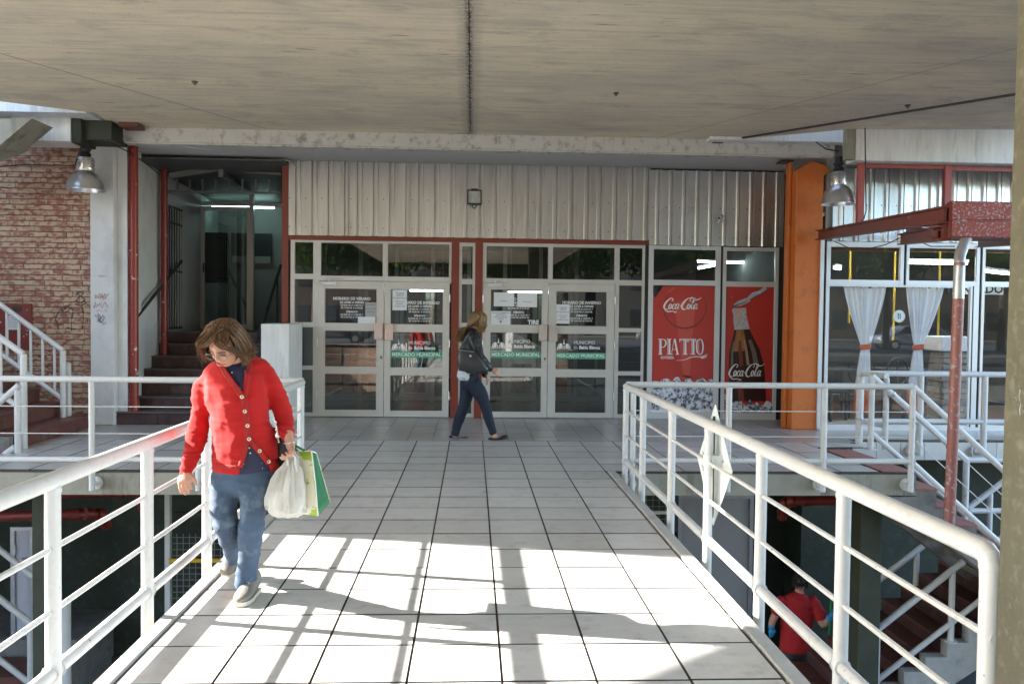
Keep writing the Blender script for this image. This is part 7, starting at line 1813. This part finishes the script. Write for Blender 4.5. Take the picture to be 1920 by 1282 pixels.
loft(mb,[rg2(920,691,4.5,.028,-.2),rg2(924,694,4.2,.026,-.2)],FX); hand_volume(mb,P2(923,693,-.2),P2(931,698,-.2),(0,-.3,-1),(0,1,-.2),.5,.95,thumb_side=-1)
loft(mb,[rg2(911,703,4.5,.028,.08),rg2(913,706,4.2,.026,.08)],FX); hand_volume(mb,P2(912,705,.08),P2(916,713,.08),(0,-1,-.2),(-1,0,0),.5,.95)
loft(mb,[rg2(852,812,5,.034,.08),rg2(852,820,5,.034,.08)],FX); loft(mb,[rg2(925,809,5,.034,-.08),rg2(927,819,5,.034,-.08)],FX)
for (x0,y0,x1,y1,dy) in ((846,822,877,824.5,.08),(922,823,948,819,-.08)): loft(mb,[(P2(x0,y0-1,dy),.022,.016),(P2((x0+x1)/2,(y0+y1)/2-1,dy),.028,.013),(P2(x1-4,y1,dy),.014,.007)],(0,0,1))
fuse(mb,.008,'body',SKIN,w2,3); face_parts(H2,fr2,w2,.98)
HAIR2 = hair_mat('fair_hair',(.10,.05,.022),(.22,.125,.055),(.42,.27,.13))
Fb,Ub,Rb = fr2
def hq(x,y,z): return H2+(Rb*x+Fb*y+Ub*z)*.98
def longhair(rg):
    th = rg.uniform(-math.pi,math.pi); sx,c_ = math.sin(th),math.cos(th); k = rg.uniform(.98,1.12)
    p0 = hq(rg.normal()*.015,.01,.118*k); p1 = hq(.075*sx*k,.075*c_*k,.085*k)
    if c_ > .35:
        return [p0,p1,hq(.09*sx*k,.100*c_*k,.02),hq(.10*sx,.085+rg.normal()*.012,-.05),hq(.09*sx+rg.normal()*.02,.06+rg.normal()*.03,-.11+rg.normal()*.02)]
    p2 = hq(.095*sx*k,.105*c_*k,.02); s_ = rg.uniform(.5,1.0)
    p3 = hq(.095*sx*k,-.085-.03*s_,-.10)+Vector((0,0,-.02)); p4 = hq(.085*sx*k+rg.normal()*.02,-.105-.05*s_+rg.normal()*.02,-.20*s_-.03); p5 = hq(.07*sx+rg.normal()*.02,-.125-.03*s_+rg.normal()*.03,-.34*s_)
    return [p0,p1,p2,p3,p4,p5]
vs,fs,_ = head_points(H2-Fb*.008+Ub*.005,F2,s=1.06); keep=[f for f in fs if all((vs[i]-H2).dot(Fb)<.055 or (vs[i]-H2).dot(Ub)>.07 for i in f)]
MB().add(vs,keep).build('hair_base',HAIR2,w2,smooth=True); strands('hair',w2,HAIR2,1500,longhair,8,r0=.0035)
FLT = M('black_flat_shoe',(.015,.015,.017),.3)
for (hx,hy,tx,ty,dy) in ((843,824.5,881,826,.08),(917,829,953,820.5,-.08)):
    mb = MB(); h,t = P2(hx,hy,dy),P2(tx,ty,dy); d=(t-h)
    loft(mb,smooth_rings([(h+Vector((0,0,.030)),.034,.032),(h+d*.18+Vector((0,0,.024)),.042,.026),(h+d*.5+Vector((0,0,.018)),.044,.020),(h+d*.8+Vector((0,0,.022)),.048,.026),(t+Vector((-.01,0,.016)),.026,.018)],3),(0,0,1),n=14)
    fuse(mb,.007,'flat_shoe',FLT,w2,2)
hb = empty('handbag',P2(885,701,-.3),'large black leather shoulder bag of the woman passing the doors','bag')
mb = MB(); pl = [(861,652),(890,656),(904,672),(918,694),(912,699),(886,702),(860,692),(857,672)]
n=len(pl); cen=P2(884,680,-.30); vs=[]
for s_,dy in ((.90,-.37),(1,-.34),(1,-.27),(.9,-.235)):
    for x,y in pl: q=P2(x,y,dy); c2=P2(884,680,dy); vs.append(c2+(q-c2)*s_)
mb.add(vs,[tuple(range(n)),tuple(reversed(range(3*n,4*n)))]+[(r*n+i,r*n+(i+1)%n,(r+1)*n+(i+1)%n,(r+1)*n+i) for r in range(3) for i in range(n)])
mb.build('bag_body',M('smooth_black_leather',(.03,.032,.036),.3,var=.1),hb,bevel=.012,smooth=True)
MB().path([P2(863,653,-.31),P2(874,632,-.28),P2(885,619,-.14),P2(892,634,-.25),P2(889,656,-.31)],.008,8).build('strap',FLT,hb,smooth=True)
MB().path([P2(862,656,-.38),P2(889,660,-.38)],.004,6).build('zip',MT['lamp_metal'],hb); MB().lathe([(.001,-.004),(.014,-.003),(.015,0)],P2(882,667,-.375),10,'y').build('clasp',MT['lamp_metal'],hb)
# ---------------------------------------------------------------- cleaner on the lower level
D3 = 8.15
def P3(x,y,dy=0): return A(x,y,D3+dy)
def rg3(x,y,hw,b,dy=0): return (P3(x,y,dy), hw*(D3+dy)/1580, b)
D3 = 10.4
w3 = empty('person',(P3(1495,1200).x,D3,LOWZ),'cleaner in a red shirt and blue gloves seen from behind on the lower level','person')
TEE = M('red_tee',(.42,.012,.014),.8,var=.08,vscale=10,bump=.2,bscale=200)
t3 = smooth_rings([rg3(1498,1112,12,.07),rg3(1497,1119,25,.10),rg3(1495,1135,33,.125),rg3(1494,1160,31,.13),rg3(1493,1190,30,.135),rg3(1492,1216,31,.14)],3)
s3a = smooth_rings([rg3(1520,1123,12,.075),rg3(1530,1138,12,.075,-.03),rg3(1540,1157,11.5,.07,-.06)],3)
s3b = smooth_rings([rg3(1470,1124,12,.075),rg3(1460,1138,12,.075,-.02),rg3(1456,1150,11,.07,-.03)],3)
BACK=(0,-1,0)
mb=MB(); [loft(mb,q,BACK) for q in (t3,s3a,s3b)]; fuse(mb,.012,'tee_shirt',TEE,w3,4,lambda p:.008*ridge(p,(7,7,12),3))
mb=MB(); l3=[smooth_rings([rg3(x,1222,17,.10),rg3(x,1262,15,.09),rg3(x,1320,12,.075),rg3(x,1372,10,.06)],3) for x in (1480,1505)]
loft(mb,[rg3(1492,1208,28,.125),rg3(1492,1230,29,.13)],BACK); [loft(mb,q,BACK) for q in l3]; fuse(mb,.013,'trousers',MT['black'],w3,4,lambda p:.005*folds(p,(9,9,9),2))
H3=P3(1500,1091,-.02); vs,fs,fr3=head_points(H3,(.15,.95,-.25)); mb=MB(); mb.add(vs,fs)
loft(mb,[(P3(1498,1118),.06,.06),(P3(1499,1104),.052,.055)],BACK); [loft(mb,shrink(q,.8),BACK) for q in (t3,s3a,s3b,*l3)]
loft(mb,smooth_rings([rg3(1538,1155,8,.05,-.06),rg3(1543,1170,7.5,.045,-.08),rg3(1553,1160,6,.035,-.1)],3),BACK)
loft(mb,smooth_rings([rg3(1456,1148,8,.05,-.03),rg3(1449,1162,7,.043,-.05),rg3(1446,1173,6,.036,-.06)],3),BACK)
fuse(mb,.009,'body',SKIN,w3,3)
GLV=M('blue_glove',(.03,.25,.48),.5)
mb=MB(); loft(mb,[rg3(1552,1162,6.5,.036,-.1),rg3(1556,1154,6.5,.036,-.11)],BACK); hand_volume(mb,P3(1556,1154,-.11),P3(1559,1145,-.12),(0,-1,.2),(1,0,0),.9,1.0); fuse(mb,.007,'glove',GLV,w3,2)
mb=MB(); loft(mb,[rg3(1447,1171,6.5,.038,-.06),rg3(1446,1177,6.5,.036,-.06)],BACK); hand_volume(mb,P3(1446,1176,-.06),P3(1447,1186,-.08),(1,-.2,0),(0,1,0),.35,1.0); fuse(mb,.007,'glove',GLV,w3,2)
HAIR3=hair_mat('black_hair',(.01,.009,.008),(.018,.014,.012),(.03,.024,.02))
vs,fs,_=head_points(H3-fr3[0]*.006+fr3[1]*.006,(.15,.95,-.25),s=1.08); keep=[f for f in fs if all(((vs[i]-H3).dot(fr3[0])<.05 or (vs[i]-H3).dot(fr3[1])>.07) and (vs[i]-H3).dot(fr3[1])>-.05 for i in f)]
MB().add(vs,keep).build('hair_base',HAIR3,w3,smooth=True)
def shorth(rg):
    th=rg.uniform(-math.pi,math.pi); k=rg.uniform(1,1.1); z=rg.uniform(-.05,.11); r_=math.sqrt(max(.02,1-(z/.125)**2)); x=.08*math.sin(th)*r_*k; y=.1*math.cos(th)*r_*k
    if y>.05 and z<.06: return None
    c=H3; q=lambda a,b,d:c+fr3[2]*a+fr3[0]*b+fr3[1]*d
    return [q(x*.95,y*.95,z),q(x*1.08,y*1.08,z-.012),q(x*1.1,y*1.1,z-.03)]
strands('hair',w3,HAIR3,600,shorth,3,r0=.0035)
br=empty('broom',(P3(1549,1280,-.1).x,D3-.1,LOWZ),'green long handled broom held by the cleaner below','broom')
MB().tube(P3(1559,1118,-.12),P3(1547,1290,-.1),.013,10).build('handle',M('green_handle',(.01,.22,.06),.4),br,smooth=True)
q=P3(1547,1290,-.1); MB().box(q.x-.2,q.x+.2,q.y-.03,q.y+.03,q.z-.05,q.z).build('broom_head',M('teal_head',(.02,.30,.26),.5),br); 
mb=MB()
for k in range(40): x=q.x-.19+k*.0097; mb.beam((x,q.y-.02,q.z-.05),(x+.004,q.y-.035,q.z-.12),.005,.005); mb.beam((x,q.y+.02,q.z-.05),(x+.004,q.y+.035,q.z-.12),.005,.005)
mb.build('bristles',MT['black'],br,kind='stuff')
